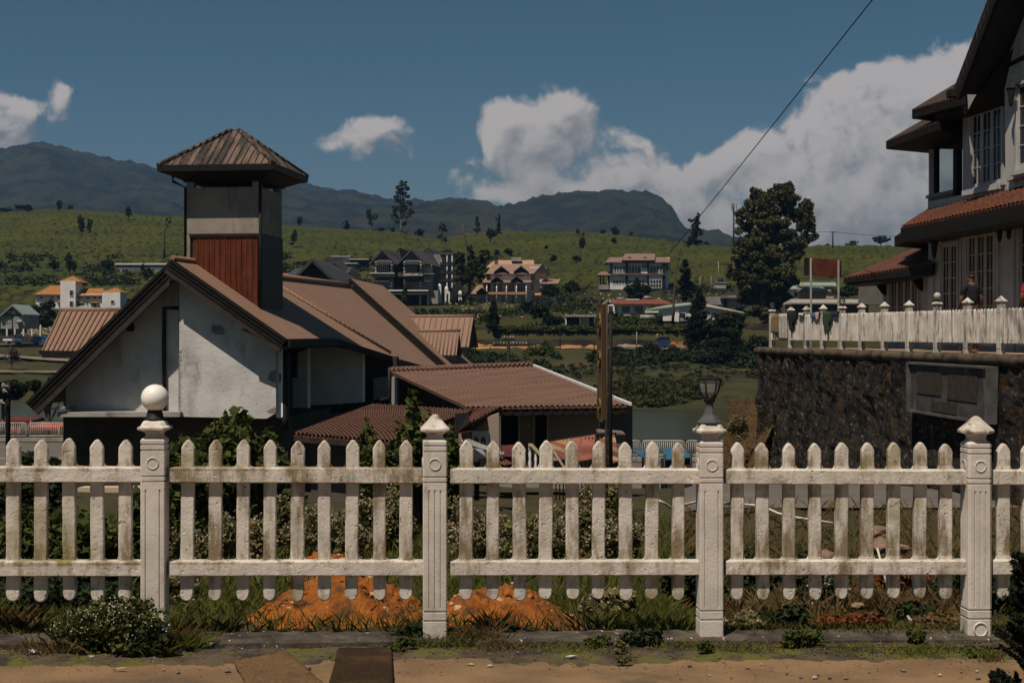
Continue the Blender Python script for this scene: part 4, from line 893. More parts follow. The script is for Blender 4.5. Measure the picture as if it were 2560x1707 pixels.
b.build('eave_board', DARKWOOD, OB)
OW = Plane(E0 + inw * 1.2, Vector((-ev.y, ev.x, 0)))
oi = OW.n if OW.n.y > 0 else -OW.n
gz = -2.9
def osl(pl, pts, th, z_low=None):
    q = [pl.q(15, x, y) for x, y in pts]; return q, oi * th
WALLB = mat('beige_wall', (.33, .255, .21), (.28, .215, .175), .8, .9, .1, 10)
for x0, x1 in ((375, 612), (845, 1668)):
    q = [OW.q(15, x0, 180), OW.q(15, x1, 180), OW.q(15, x1, 1250), OW.q(15, x0, 1250)]; b = MB(); b.slab(q, oi * .3); b.build('front_wall', WALLB, OB)
q = [OW.q(15, 80, 180, -.7 * (1 if OW.n.y < 0 else -1)), OW.q(15, 1668, 180, -.7 * (1 if OW.n.y < 0 else -1)), OW.q(15, 1668, 1250, -.7 * (1 if OW.n.y < 0 else -1)), OW.q(15, 80, 1250, -.7 * (1 if OW.n.y < 0 else -1))]
b = MB(); b.slab(q, oi * 5.5); b.build('inner_wall', HDARK, OB)
for x in (376, 615, 843):
    b = MB(); b.slab([OW.q(15, x - 5, 240, 0), OW.q(15, x + 5, 240, 0), OW.q(15, x + 5, 1200, 0), OW.q(15, x - 5, 1200, 0)], -oi * .04); b.build('door_frame', HWHITE, OB)
b = MB(); b.slab([OW.q(15, 540, 395), OW.q(15, 556, 395), OW.q(15, 556, 432), OW.q(15, 540, 432)], -oi * .03); b.build('switch_box', HWHITE, OB)
# ------------------------------------------------------------------ rusty shed in front of it
SH = thing('rusty_shed', GY(1000, 31), 'shed with a rusty red corrugated roof and blue sheet walls', 'shed')
s0, s1, s2, s3 = Q(3, 285, 1455, 30.4), Q(3, 1012, 1512, 29.3), Q(3, 1632, 1282, 34.5), Q(3, 880, 1236, 36.5)
b = MB(); corrugated(b, s0, s1, s2, s3, 24, .03); ns = (s1 - s0).cross(s3 - s0).normalized(); ns = ns if ns.z > 0 else -ns; b.slab([p - ns * .04 for p in (s0, s1, s2, s3)], -ns * .05); b.build('roof', ROOF_RUST2, SH)
b = MB(); b.slab([s1 - ns * .1, s2 - ns * .1, s2 - ns * .3, s1 - ns * .3], Vector((-.08, 0, 0))); b.build('verge_board', DARKWOOD, SH)
b = MB(); b.slab([s0 - ns * .08, s1 - ns * .08, s1 - ns * .18, s0 - ns * .18], Vector((0, .1, 0))); b.build('eave_board', FASCIA, SH)
BW = mat('blue_sheet_wall', (.022, .085, .115), (.015, .06, .085), 1.5, .6)
def strip_wall(b, p0, p1, h, n, amp=.02):
    vs = []; N = n * 4; dirv = (p1 - p0); nv = Vector((dirv.y, -dirv.x, 0)).normalized()
    for z in (0, -h):
        for i in range(N + 1): vs.append(p0.lerp(p1, i / N) + ZV * z + nv * (amp if (i % 4) in (1, 2) else 0))
    b.add(vs, [(i, i + 1, N + 2 + i, N + 1 + i) for i in range(N)])
b = MB(); p0, p1 = Q(14, 120, 700, 30.0), Q(14, 1300, 640, 32.5); strip_wall(b, p0, p1, 1.8, 24); b.build('blue_wall', BW, SH)
b = MB(); b.slab([s0 + Vector((.3, .5, -.1)), p0, p0 - ZV * 1.7, s0 + Vector((.3, .5, -1.8))], Vector((0, .1, 0))); b.build('front_wall', mat('shed_wall', (.10, .075, .06), (.07, .052, .042), 1, .9), SH)
b = MB(); b.slab([p0 + Vector((.2, .6, .15)), s2 + Vector((-.8, -.3, -.25)), s2 + Vector((-.8, -.3, -2.2)), p0 + Vector((.2, .6, -1.8))], Vector((0, 4, 0))); b.build('shed_core', HDARK, SH)
# small porch roof with beige wall and white window
PO = thing('porch_building', GY(1240, 33), 'small beige porch with a white arched window and corrugated lean-to', 'building')
b = MB(); corrugated(b, Q(14, 1560, 335, 32.2), Q(14, 2165, 45, 34.4), Q(14, 1960, 40, 36.4), Q(14, 1530, 160, 35.2), 9, .035); b.build('roof', ROOF_RUST2, PO)
b = MB(); b.slab([Q(14, 1330, 520, 32.0), Q(14, 1600, 340, 32.1), Q(14, 2166, 40, 34.3), Q(14, 2166, 180, 34.3), Q(14, 1600, 500, 32.1), Q(14, 1345, 545, 32.0)], Vector((0, .12, 0))); b.build('barge_board', mat('oxblood_board', (.055, .02, .014), (.04, .014, .01), 2, .7), PO)
b = MB(); b.slab([Q(14, 1300, 180, 32.9), Q(14, 1560, 160, 33.4), Q(14, 1560, 345, 32.3), Q(14, 1330, 530, 32.2), Q(14, 1300, 500, 32.3)], Vector((0, .1, 0))); b.build('gable_board', DARKWOOD, PO)
yw = 33.2
b = MB(); b.slab([Q(14, 1370, 430, yw), Q(14, 2110, 170, yw), Q(14, 2110, 1500, yw), Q(14, 1370, 1500, yw)], Vector((0, .3, 0))); b.build('front_wall', WALLB, PO)
b = MB(); b.slab([Q(14, 1130, 260, yw + .8), Q(14, 1375, 180, yw + .8), Q(14, 1375, 1500, yw + .8), Q(14, 1130, 1500, yw + .8)], Vector((0, .3, 0))); b.build('side_wall', WALLB, PO)
b = MB(); b.bb(*sorted((Q(14, 1618, 0, yw).x, Q(14, 1926, 0, yw).x)), yw - .05, yw + .02, Q(14, 0, 990, yw).z, Q(14, 0, 488, yw).z); wi = b.build('window', HWHITE, PO)
for x0, x1 in ((1645, 1690), (1697, 1738), (1780, 1822), (1830, 1868)):
    for y0, y1 in ((580, 700), (708, 800)):
        p = [Q(14, x0, y0, yw - .055), Q(14, x1, y0 + (0 if x0 in (1697, 1830) else 0), yw - .055), Q(14, x1, y1, yw - .055), Q(14, x0, y1, yw - .055)]
        if y0 == 580: p[0 if x0 in (1645, 1780) else 1] = p[0 if x0 in (1645, 1780) else 1] - ZV * .09
        b = MB(); b.slab(p, Vector((0, .004, 0))); b.build('pane', GLASSD, wi)
# ------------------------------------------------------------------ terrace, retaining wall and the terrace fence on the right
TP0, TP1 = Vector((7.04, 38.8, 1.18)), Vector((9.04, 26.3, 1.18)); td_ = (TP1 - TP0).normalized(); tn = Vector((td_.y, -td_.x, 0)).normalized()
if tn.x > 0: tn = -tn                                   # outward, towards the left
TW = Plane(TP0, tn)
def tt(t, out=0.0, z=0.0): return TP0 + td_ * t + tn * out + ZV * z
def t_of(px, off=0.0): p = TW(px, 830, off); return (p - TP0).dot(td_)
WL = thing('retaining_wall', tt(6, 0, -3), 'dark mossy stone retaining wall below the terrace fence', 'wall')
vs = []; n = 220; m = 60
for i in range(n + 1):
    for j in range(m + 1):
        t = lerp(-.6, 20, i / n); z = lerp(-.05, -5.2, j / m); p = tt(t, .14 + .05 * (j / m), z)
        p += tn * (.06 * noise.noise(p * 1.1) + .07 * noise.noise(Vector((p.x * 3, p.y * 3, p.z * 1.6))) + .05 * noise.noise(p * 6)); vs.append(p)
b = MB(); b.add(vs, [(i * (m + 1) + j, (i + 1) * (m + 1) + j, (i + 1) * (m + 1) + j + 1, i * (m + 1) + j + 1) for i in range(n) for j in range(m)])
e0 = [vs[j] for j in range(m + 1)]; b.poly([tt(-.6, -1, -5.2), tt(-.6, -1, -.05)] + e0); b.build('stone_face', STONEWALL, WL)
b = MB(); k = 9; vs = []
for i in range(n * 2 + 1):
    t = lerp(-.75, 20, i / n / 2)
    for j in range(k):
        a = math.pi * (j / (k - 1)) - math.pi / 2; p = tt(t, .10 + .11 * math.cos(a), -.10 + .105 * math.sin(a)); vs.append(p + Vector((0, 0, .015 * noise.noise(p * 3))))
    vs.append(tt(t, -.4, 0.003))
b.add(vs, [(i * (k + 1) + j, (i + 1) * (k + 1) + j, (i + 1) * (k + 1) + j + 1, i * (k + 1) + j + 1) for i in range(n * 2) for j in range(k)], 0, True); b.build('coping', COPING, WL)
b = MB(); b.slab([tt(-.55, .0, -.02), tt(22, .0, -.02), tt(22, -30, -.02), tt(-.55, -30, -.02)], -ZV * 6); struct(b.build('terrace_ground', mat('terrace_dirt', (.27, .19, .125), (.20, .14, .09), .8, .95, .4, 12)))
# fence on it
TFN = thing('terrace_fence', tt(6), 'old weathered white picket fence along the stone terrace edge', 'fence')
TX = [145, 283, 395, 517, 655, 797, 962, 1140, 1345, 1565, 1808]
tpos = [t_of(1880 + x / 2.904) for x in TX]; sp = tpos[-1] - tpos[-2]; tpos.append(tpos[-1] + sp)
def tbar(b, t, w, o0, o1, z0, z1): b.slab([tt(t - w, o0, z0), tt(t + w, o0, z0), tt(t + w, o1, z0), tt(t - w, o1, z0)], ZV * (z1 - z0))
def tsq(c, hw, z): return [c + td_ * (sx * hw) + tn * (sy * hw) + ZV * z for sx, sy in ((-1, 1), (1, 1), (1, -1), (-1, -1))]
def tpost(t, kind):
    c = tt(t, 0, 0); b = MB(); hw = .062
    loft(b, [tsq(c, h, z) for h, z in ((hw, 0), (hw, .09), (hw - .007, .093), (hw - .007, .105), (hw, .108), (hw, .76), (hw - .007, .763), (hw - .007, .775), (hw, .778), (hw, .88), (hw - .007, .883), (hw - .007, .895), (hw, .898), (hw, .93), (.045, .95), (.042, .965), (.085, .985), (.085, 1.0), (.06, 1.02), (.03, 1.06) if kind == 'f' else (.05, 1.03), (.006, 1.09) if kind == 'f' else (.03, 1.035))])
    return b.build('fence_post', TFENCE, TFN)
for i, t in enumerate(tpos): tpost(t, 'g' if i in (0, 4, 8) else 'f')
def tpick(t, sd):
    rr = random.Random(sd); b = MB(); w = .036 * rr.uniform(.88, 1.1); c = tt(t, .035, 0); pr = []
    sec = [(-w, 0), (-w * .75, .03), (0, .045), (w * .75, .03), (w, 0), (0, -.012)]
    for z, k in ((.20, .75), (.215, 1), (.5, 1.02), (.80, 1), (.815 + rr.uniform(-.01, .01), .98), (.845, .8), (.858, .35)):
        pr.append([c + td_ * (x * k + .004 * math.sin(z * 5 + sd)) + tn * (o * k + rr.uniform(-.003, .003)) + ZV * z for x, o in sec])
    loft(b, pr); return b.build('picket', TFENCE, TFN)
ct = 0
for i in range(len(tpos) - 1):
    a, c = tpos[i], tpos[i + 1]; kk = 9
    for j in range(kk): tpick(lerp(a + .09, c - .09, (j + .25) / (kk - .5)), ct); ct += 1
    for z0 in (.285, .69):
        b = MB(); b.slab([tt(a + .06, .035, z0), tt(c - .06, .035, z0), tt(c - .06, -.03, z0), tt(a + .06, -.03, z0)], ZV * .07); b.build('rail', TFENCE, TFN)
# globes on three of its posts
clear = glassmat('clear_globe', (.75, .73, .68), .16, .06)
for i, lab in ((0, 'small clear glass globe lamp on the corner post beside the hanging towels'), (4, 'clear glass globe lamp on the terrace fence below the rusty billboard post'), (8, 'dull glass globe lamp on the terrace fence before the french window')):
    c = tt(tpos[i]); g = thing('globe_lamp', c + ZV * 1.035, lab, 'lamp', 'globe lamps on the terrace fence')
    b = MB(); b.lathe(c, [(.05, 1.03), (.045, 1.06), (.04, 1.085)], 10); b.build('lamp_base', BLACKM, g)
    b = MB(); b.lathe(c, [(.075 * math.sin(a), 1.15 - .075 * math.cos(a)) for a in np.linspace(.5, math.pi - .001, 12)], 16); b.build('globe', clear if i < 8 else mat('dull_globe', (.42, .39, .35), rough=.3), g)
# laundry over the fence
def cloth(name, label, px0, px1, zt, drop, m, seed, taper=0.0, back=.25, cat='laundry', fold=.02):
    a, c = t_of(px0, .09), t_of(px1, .09); vs = []; nu, nv = 18, 16
    for j in range(nv + 1):
        for i in range(nu + 1):
            u = i / nu; s = lerp(-back, drop * (1 - taper * abs(u - .45) * 2), j / nv); f = fold * math.sin(u * 15 + seed) * min(1, max(0, s) * 4 + .2) + .012 * noise.noise((u * 6, s * 5, seed))
            uu = lerp(u, .45, taper * .5 * max(0, s) / max(drop, .01))
            if s < 0: p = tt(lerp(a, c, uu), .0 - .02, zt + s)
            else: p = tt(lerp(a, c, uu), .092 + f + .02, zt - s)
            if abs(s) < .05: p.z = TP0.z + zt + .012
            vs.append(p)
    b = MB(); b.add(vs, [(j * (nu + 1) + i, j * (nu + 1) + i + 1, (j + 1) * (nu + 1) + i + 1, (j + 1) * (nu + 1) + i) for j in range(nv) for i in range(nu)], 0, True)
    o = b.build(name, m); mod = o.modifiers.new('thick', 'SOLIDIFY'); mod.thickness = .008; tag(o, label, cat, 'laundry drying on the terrace fence')
fab = lambda n, a, c=None: mat(n, a, c or tuple(x * .75 for x in a), 9, .95, .4, 60)
cloth('towel', 'brown towel drying at the far end of the terrace fence', 1931, 1950, .885, .49, fab('brown_cloth', (.24, .165, .095)), 1)
cloth('towel', 'pale grey towel drying beside the brown towel', 1951, 1969, .89, .66, fab('pale_cloth', (.46, .42, .37)), 2)
cloth('jacket', 'crumpled black jacket hanging over the terrace fence', 1970, 1995, .91, .50, fab('black_cloth', (.016, .016, .022)), 3, .75, fold=.04)
cloth('rag', 'small white rag on the fence left of the blue cloth', 1998, 2010, .885, .07, fab('white_cloth', (.6, .58, .56)), 4)
cloth('cloth', 'folded blue cloth on the terrace fence', 2028, 2046, .885, .10, fab('blue_cloth', (.10, .16, .30)), 5)
cloth('sock', 'pink and white sock on the fence next to the blue cloth', 2041, 2050, .89, .19, fab('pink_cloth', (.55, .38, .38)), 6, .4)
cloth('shirt', 'dark green shirt hanging from the terrace fence', 2060, 2082, .90, .56, fab('green_cloth', (.030, .060, .034)), 7, .6, fold=.035)
cloth('cloth', 'short navy cloth beside the green shirt', 2083, 2096, .89, .09, fab('navy_cloth', (.022, .026, .06)), 8)
# notice board on the wall
NB = thing('notice_board', TW.q(6, 1450, 1000, .3), 'blank grey framed notice board on the dark stone wall', 'board')
c4 = [TW.q(6, x, y, .30) for x, y in ((1155, 768), (1752, 802), (1742, 1222), (1155, 1126))]
def bq(u, v, o=0.0): return bil(c4[0], c4[1], c4[2], c4[3], u, v) + tn * o
b = MB(); b.slab([bq(.02, .03), bq(.98, .03), bq(.98, .97), bq(.02, .97)], tn * .045); b.build('panel', PLAQUE, NB)
FR = mat('board_frame', (.115, .11, .105), (.07, .067, .063), 3, .9, .3, 14)
for u0, u1, v0, v1 in ((0, 1, 0, .04), (0, 1, .955, 1), (0, .022, .04, .955), (.978, 1, .04, .955)):
    b = MB(); b.slab([bq(u0, v0, -.1), bq(u1, v0, -.1), bq(u1, v1, -.1), bq(u0, v1, -.1)], tn * .21); b.build('frame', FR, NB)
for u0, u1, v0, v1 in ((.115, .43, .17, .61), (.51, .86, .19, .65), (.305, .625, .72, .92)):
    b = MB(); b.slab([bq(u0, v0, .05), bq(u1, v0, .05), bq(u1, v1, .05), bq(u0, v1, .05)], tn * .012); b.build('tablet', PLAQUE_D, NB)
# ------------------------------------------------------------------ white colonial house on the terrace
WO = Vector((10.39, 35.5, 1.18)); wd = Vector((.159, -.987, 0)).normalized(); wn = Vector((wd.y, -wd.x, 0)); wn = wn if wn.x < 0 else -wn
WP = Plane(WO, wn)
def wt(t, z, off=0.0): p = WO + wd * t + wn * off; p.z = z; return p
def wtz(px, py, off=0.0): p = WP(px, py, off); return (p - WO).dot(wd), p.z
CH = thing('colonial_house', WO, 'white two storey colonial house with rusty roofs and french windows', 'house')
def wslab(name, pts, th, m, off=0.0, parent=None): b = MB(); b.slab([WP.q(7, x, y, off) for x, y in pts], -wn * th); return b.build(name, m, parent or CH)
b = MB(); b.slab([wt(0, 1.15), wt(12, 1.15), wt(12, 4.85), wt(0, 4.85)], -wn * .3); b.build('ground_floor_wall', CWHITE, CH)
b = MB(); b.slab([wt(1.78, 4.85, -.02), wt(12, 4.85, -.02), wt(12, 7.3, -.02), wt(1.78, 7.3, -.02)], -wn * .3); b.build('upper_wall', CWHITE, CH)
b = MB(); b.slab([wt(0, 1.15, -.3), wt(0, 4.7, -.3), wt(0, 4.7, -9), wt(0, 1.15, -9)], wd * .3); b.build('end_wall', CWHITE, CH)
b = MB(); b.slab([wt(2.2, 1.2, -1.2), wt(12, 1.2, -1.2), wt(12, 7, -1.2), wt(2.2, 7, -1.2)], -wn * 4); b.build('house_core', HDARK, CH)
def win(name, t0, t1, z0, z1, leaves, cols, rows, pl=wt, off=0.0, glass=GLASSD, fr=CWHITE, fw=.07, parent=None, label=None):
    w = MB()
    def bar(a0, a1, b0, b1, o0, o1): w.slab([pl(a0, b0, off + o1), pl(a1, b0, off + o1), pl(a1, b1, off + o1), pl(a0, b1, off + o1)], (pl(a0, b0, off + o0) - pl(a0, b0, off + o1)))
    bar(t0 - fw, t1 + fw, z1, z1 + fw, -.05, .06); bar(t0 - fw, t1 + fw, z0 - fw, z0, -.05, .07); bar(t0 - fw, t0, z0, z1, -.05, .06); bar(t1, t1 + fw, z0, z1, -.05, .06)
    for L_ in range(leaves):
        a0, a1 = lerp(t0, t1, L_ / leaves), lerp(t0, t1, (L_ + 1) / leaves); f = .055
        bar(a0 + .006, a0 + f, z0, z1, -.01, .03); bar(a1 - f, a1 - .006, z0, z1, -.01, .03); bar(a0 + f, a1 - f, z1 - f, z1, -.01, .03); bar(a0 + f, a1 - f, z0, z0 + f * 1.4, -.01, .03)
        for i in range(1, cols): q = lerp(a0 + f, a1 - f, i / cols); bar(q - .010, q + .010, z0 + f, z1 - f, 0, .02)
        for i in range(1, rows): q = lerp(z0 + f, z1 - f, i / rows); bar(a0 + f, a1 - f, q - .010, q + .010, 0, .018)
    o = w.build(name, fr, parent or CH)
    g = MB(); g.slab([pl(t0, z0, off - .002), pl(t1, z0, off - .002), pl(t1, z1, off - .002), pl(t0, z1, off - .002)], pl(t0, z0, off - .01) - pl(t0, z0, off)); g.build('pane', glass, o)
    return o
GW = mat('house_pane', (.010, .010, .011), (.03, .02, .016), .9, .12, spec=.5)
def wwin(px0, px1, py0, py1, *a, **k):
    off = k.get('off', .02); t0, _ = wtz(px0, py0, off); t1, _ = wtz(px1, py0, off); pm = (px0 + px1) / 2; z1 = wtz(pm, py0, off)[1]; z0 = wtz(pm, py1, off)[1] if py1 else 1.35
    k['off'] = off; return win('french_window', t0, t1, z0, z1, *a, glass=GW, **k)
wwin(2357, 2396, 611, None, 2, 2, 6); wwin(2421, 2488, 586, None, 3, 2, 6); wwin(2553, 2600, 556, None, 2, 2, 6)
wwin(2432, 2508, 276, 463, 3, 2, 4)
# plasters and pilasters between them
for px in (2334, 2405, 2413, 2497, 2536):
    t, _ = wtz(px, 600); b = MB(); b.slab([wt(t - .05, 1.18, .0), wt(t + .05, 1.18, .0), wt(t + .05, 4.1, .0), wt(t - .05, 4.1, .0)], wn * .05); b.build('pilaster', CWHITE, CH)
t0, _ = wtz(2421, 480); t1, _ = wtz(2509, 455); b = MB(); b.slab([wt(t0 - .1, 4.80, 0), wt(t1, 4.80, 0), wt(t1, 4.93, 0), wt(t0 - .1, 4.93, 0)], wn * .12); b.build('window_sill', CWHITE, CH)
# gabled upper bay
tg = wtz(2511, 400, .2)[0]
wslab('gable_bay_wall', [(1105, 408), (1420, 250), (1420, 1020), (1112, 1112)], .4, CWHITE, .2)
wslab('gable_beam', [(1103, 398), (1420, 240), (1420, 262), (1103, 420)], .1, DARKWOOD, .26)
wslab('gable_infill', [(1125, 300), (1140, 262), (1420, -420), (1420, 245), (1123, 392)], .3, CWHITE, .2)
t0, z1 = wtz(2549, 215, .2); b0 = wtz(2549, 420, .2)[1]
win('french_window', t0, t0 + 1.3, b0, z1, 2, 2, 4, off=.22, glass=GW)
b = MB(); b.slab([wt(t0 - .22, b0 - .16, .2), wt(t0 + 1.7, b0 - .16, .2), wt(t0 + 1.7, b0 - .07, .2), wt(t0 - .22, b0 - .07, .2)], wn * .14); b.build('window_sill', CWHITE, CH)
# main gable roof with its deep verge
g0, g1 = WP(2384, 222, 1.05), WP(2468, 0, 1.05); gdir = (g1 - g0).normalized(); g2 = g0 + gdir * 5.2; gn = gdir.cross(wn).normalized(); gn = gn if gn.z > 0 else -gn
b = MB(); b.slab([g0, g2, g2 - wn * 7, g0 - wn * 7], -gn * .16); b.build('gable_roof', CROOF_D, CH)
b = MB(); b.slab([g0 - gn * .02 - gdir * .05, g2 - gn * .02, g2 - gn * .34, g0 - gn * .34 - gdir * .05], -wn * .09); b.build('barge_board', DARKWOOD, CH)
b = MB(); b.slab([g0 - gn * .17, g2 - gn * .17, g2 - gn * .17 - wn * 1.0, g0 - gn * .17 - wn * 1.0], -gn * .05); b.build('soffit', BLACKM, CH)
b = MB(); b.box(g0 - gdir * .1 - gn * .05, (.1, .16, .08)); b.build('gutter_end', DARKWOOD, CH)
b = MB(); q0 = g0 - gn * .3; b.slab([q0 - wn * .4 , q0 + gdir * 1.3 - gn * 0 - wn * .85, WP.q(7, 1105, 640, .15), WP.q(7, 860, 720, .15)], -wn * .12); b.build('bay_soffit', DARKWOOD, CH)
# stepped eaves at the left corner (upper storey)
def hip(name, tip, er, top_r, top_l, th, m=None, soff=None, names=None):
    b = MB(); b.slab([tip, er, top_r, top_l], -ZV * .1); o = b.build(name, m or CROOF_D, CH)
    b = MB(); dirv = (er - tip).normalized(); outv = dirv.cross(ZV)
    b.slab([tip - ZV * .03, er - ZV * .03, er - ZV * th, tip - ZV * th], -outv * .12 if outv.x < 0 else outv * .12); b.build('fascia', DARKWOOD, o)
    s1 = soff or Vector((top_l.x, top_l.y, tip.z)); b = MB(); b.slab([tip - ZV * (th - .04) + (s1 - tip).normalized() * .02, er - ZV * (th - .04), Vector((top_r.x, top_r.y, er.z - th + .04)), Vector((s1.x, s1.y, tip.z - th + .04))], -ZV * .05); b.build('soffit', DARKWOOD, o); return o
hip('eave_roof', P(2280, 274, 34.6), P(2402, 238, 32.2), P(2420, 190, 34), P(2391, 214, 35.5), .22)
hip('eave_roof', P(2215, 353, 36.2), P(2345, 303, 33.4), P(2420, 262, 35), P(2322, 291, 37), .20)
hip('eave_roof', P(2338, 288, 33.6), P(2405, 262, 32.6), P(2420, 230, 34), P(2380, 262, 35), .12)
b = MB(); b.slab([P(2330, 318, 36.4), P(2425, 270, 33.9), P(2425, 372, 33.9), P(2330, 369, 36.4)], Vector((.3, .3, 0))); b.build('dark_lintel', DARKWOOD, CH)
# glazed corner of the veranda
yv = 36.3
b = MB(); b.slab([P(2325, 335, yv), P(2334, 335, yv), P(2334, 486, yv), P(2325, 486, yv)], Vector((0, .12, 0))); b.build('veranda_post', CWHITE, CH)
b = MB(); b.slab([P(2337, 335, yv + .05), P(2349, 335, yv + .05), P(2349, 486, yv + .05), P(2337, 486, yv + .05)], Vector((0, .12, 0))); b.build('veranda_post', DARKWOOD, CH)
b = MB(); b.slab([P(2349, 372, yv + .1), P(2391, 372, yv + .1), P(2391, 480, yv + .1), P(2349, 480, yv + .1)], Vector((0, .01, 0))); b.build('veranda_pane', PANE, CH)
b = MB(); b.slab([P(2386, 372, yv), P(2388, 372, yv), P(2388, 480, yv), P(2386, 480, yv)], Vector((0, .05, 0))); b.build('veranda_post', CWHITE, CH)
b = MB(); b.slab([P(2321, 487, yv - .04), P(2392, 472, yv - .04), P(2392, 480, yv - .04), P(2321, 495, yv - .04)], Vector((0, .25, 0))); b.build('veranda_sill', CWHITE, CH)
b = MB(); b.slab([P(2324, 494, yv), P(2396, 479, yv), P(2396, 510, yv), P(2324, 545, yv)], Vector((0, .15, 0))); b.build('veranda_panel', mat('grey_board_wall', (.30, .295, .29), (.22, .22, .22), 1.5, .9, .1, 9), CH)
b = MB(); b.slab([P(2391, 368, yv - .9), P(2406, 368, yv - .9), P(2406, 505, yv - .9), P(2391, 505, yv - .9)], Vector((.1, .6, 0))); b.build('corner_post', DARKWOOD, CH)
# pent roof between the floors
e1, e2 = wt(1.25, 4.12, 1.3), wt(9, 4.26, 1.3)
b = MB(); N = 44; corrugated(b, e1, e2, wt(9, 4.86, .02), wt(.0, 4.66, .02), N, .018, per=4); b.slab([p - ZV * .03 for p in (e1, e2, wt(9, 4.86, .02), wt(.0, 4.66, .02))], -ZV * .05); b.build('pent_roof', CROOF, CH)
b = MB(); b.slab([e1 - ZV * .05, e2 - ZV * .05, e2 - ZV * .34, e1 - ZV * .34], -wn * .1); b.build('pent_fascia', DARKWOOD, CH)
b = MB(); b.slab([e1 - ZV * .32, e2 - ZV * .32, wt(9, 3.94, .05), wt(.0, 3.85, .05)], -ZV * .04); b.build('pent_soffit', BLACKM, CH)
hip('pent_return_roof', P(2236, 592, 36.6), P(2290, 566, 34.2), wt(.0, 4.6, .02), P(2322, 548, 38), .24)
# annex with its own low roof
a0, a1 = P(2207, 700, 39.5), P(2325, 700, 36.6); ad = (a1 - a0); ad.z = 0; al = ad.length; ad.normalize(); an = Vector((ad.y, -ad.x, 0)); an = an if an.y < 0 else -an
def at_(t, z, off=0.0): p = a0 + ad * t + an * off; p.z = z; return p
AP = Plane(a0, an)
b = MB(); b.slab([at_(0, 1.15), at_(al + .5, 1.15), at_(al + .5, 3.5), at_(0, 3.3)], -an * .3); b.build('annex_wall', CWHITE, CH)
def atz(px, py): p = AP(px, py, .02); return (p - a0).dot(ad), p.z
x0, z1 = atz(2228, 699); x1, _ = atz(2297, 692); win('french_window', x0, x1, 1.5, z1, 4, 2, 2, pl=at_, off=.02, glass=GW)
r0, r1, r2, r3 = P(2109, 693, 38.3), P(2330, 655, 34.9), P(2324, 604, 38.6), P(2300, 618, 41)
b = MB(); b.slab([r0, r1, r2, r3], -ZV * .08); ar = b.build('annex_roof', CROOF, CH)
b = MB(); b.slab([r0 - ZV * .03, r1 - ZV * .03, r1 - ZV * .30, r0 - ZV * .16], Vector((.1, .12, 0))); b.build('fascia', DARKWOOD, ar)
b = MB(); b.slab([r0 - ZV * .16 + Vector((.1, .1, 0)), r1 - ZV * .3, at_(al + .4, 3.15, -.1), at_(-.2, 2.95, -.1), r0 - ZV * .17 + Vector((.6, 1.2, 0))], -ZV * .05); b.build('soffit', BLACKM, ar)
for px, py, off in ((2213, 712, .05), (2305, 700, .05)):
    q = AP(px, py, .1); b = MB(); b.slab([q + an * 0 + ZV * .3, q + an * .5 + ZV * .3, q + an * .1 - ZV * .25, q - ZV * .3], ad * .08); b.build('eave_bracket', DARKWOOD, CH)
# wall lanterns
def lantern(p, label):
    g = thing('wall_lantern', p, label, 'lamp', 'black wall lanterns on the white house'); b = MB(); b.lathe(p, [(.02, -.30), (.05, -.24), (.085, .05), (.11, .10), (.07, .16), (.02, .24), (.01, .30)], 6, smooth=False); b.build('lantern_body', BLACKM, g)
    b = MB(); b.tube([p + ZV * .12, p + ZV * .2 - wn * .12, p - wn * .22 + ZV * .1], .014, 5); b.build('lantern_bracket', BLACKM, g)
lantern(WP.q(7, 1145, 570, .45), 'black wall lantern beside the upper gable window'); lantern(WP.q(7, 675, 1510, .3), 'black wall lantern at the ground floor corner of the white house')
lantern(WP.q(7, 1075, 1400, .3), 'black wall lantern right of the middle french window'); lantern(WP.q(7, 1132, 1385, .3), 'black wall lantern under the pent roof at the picture edge')
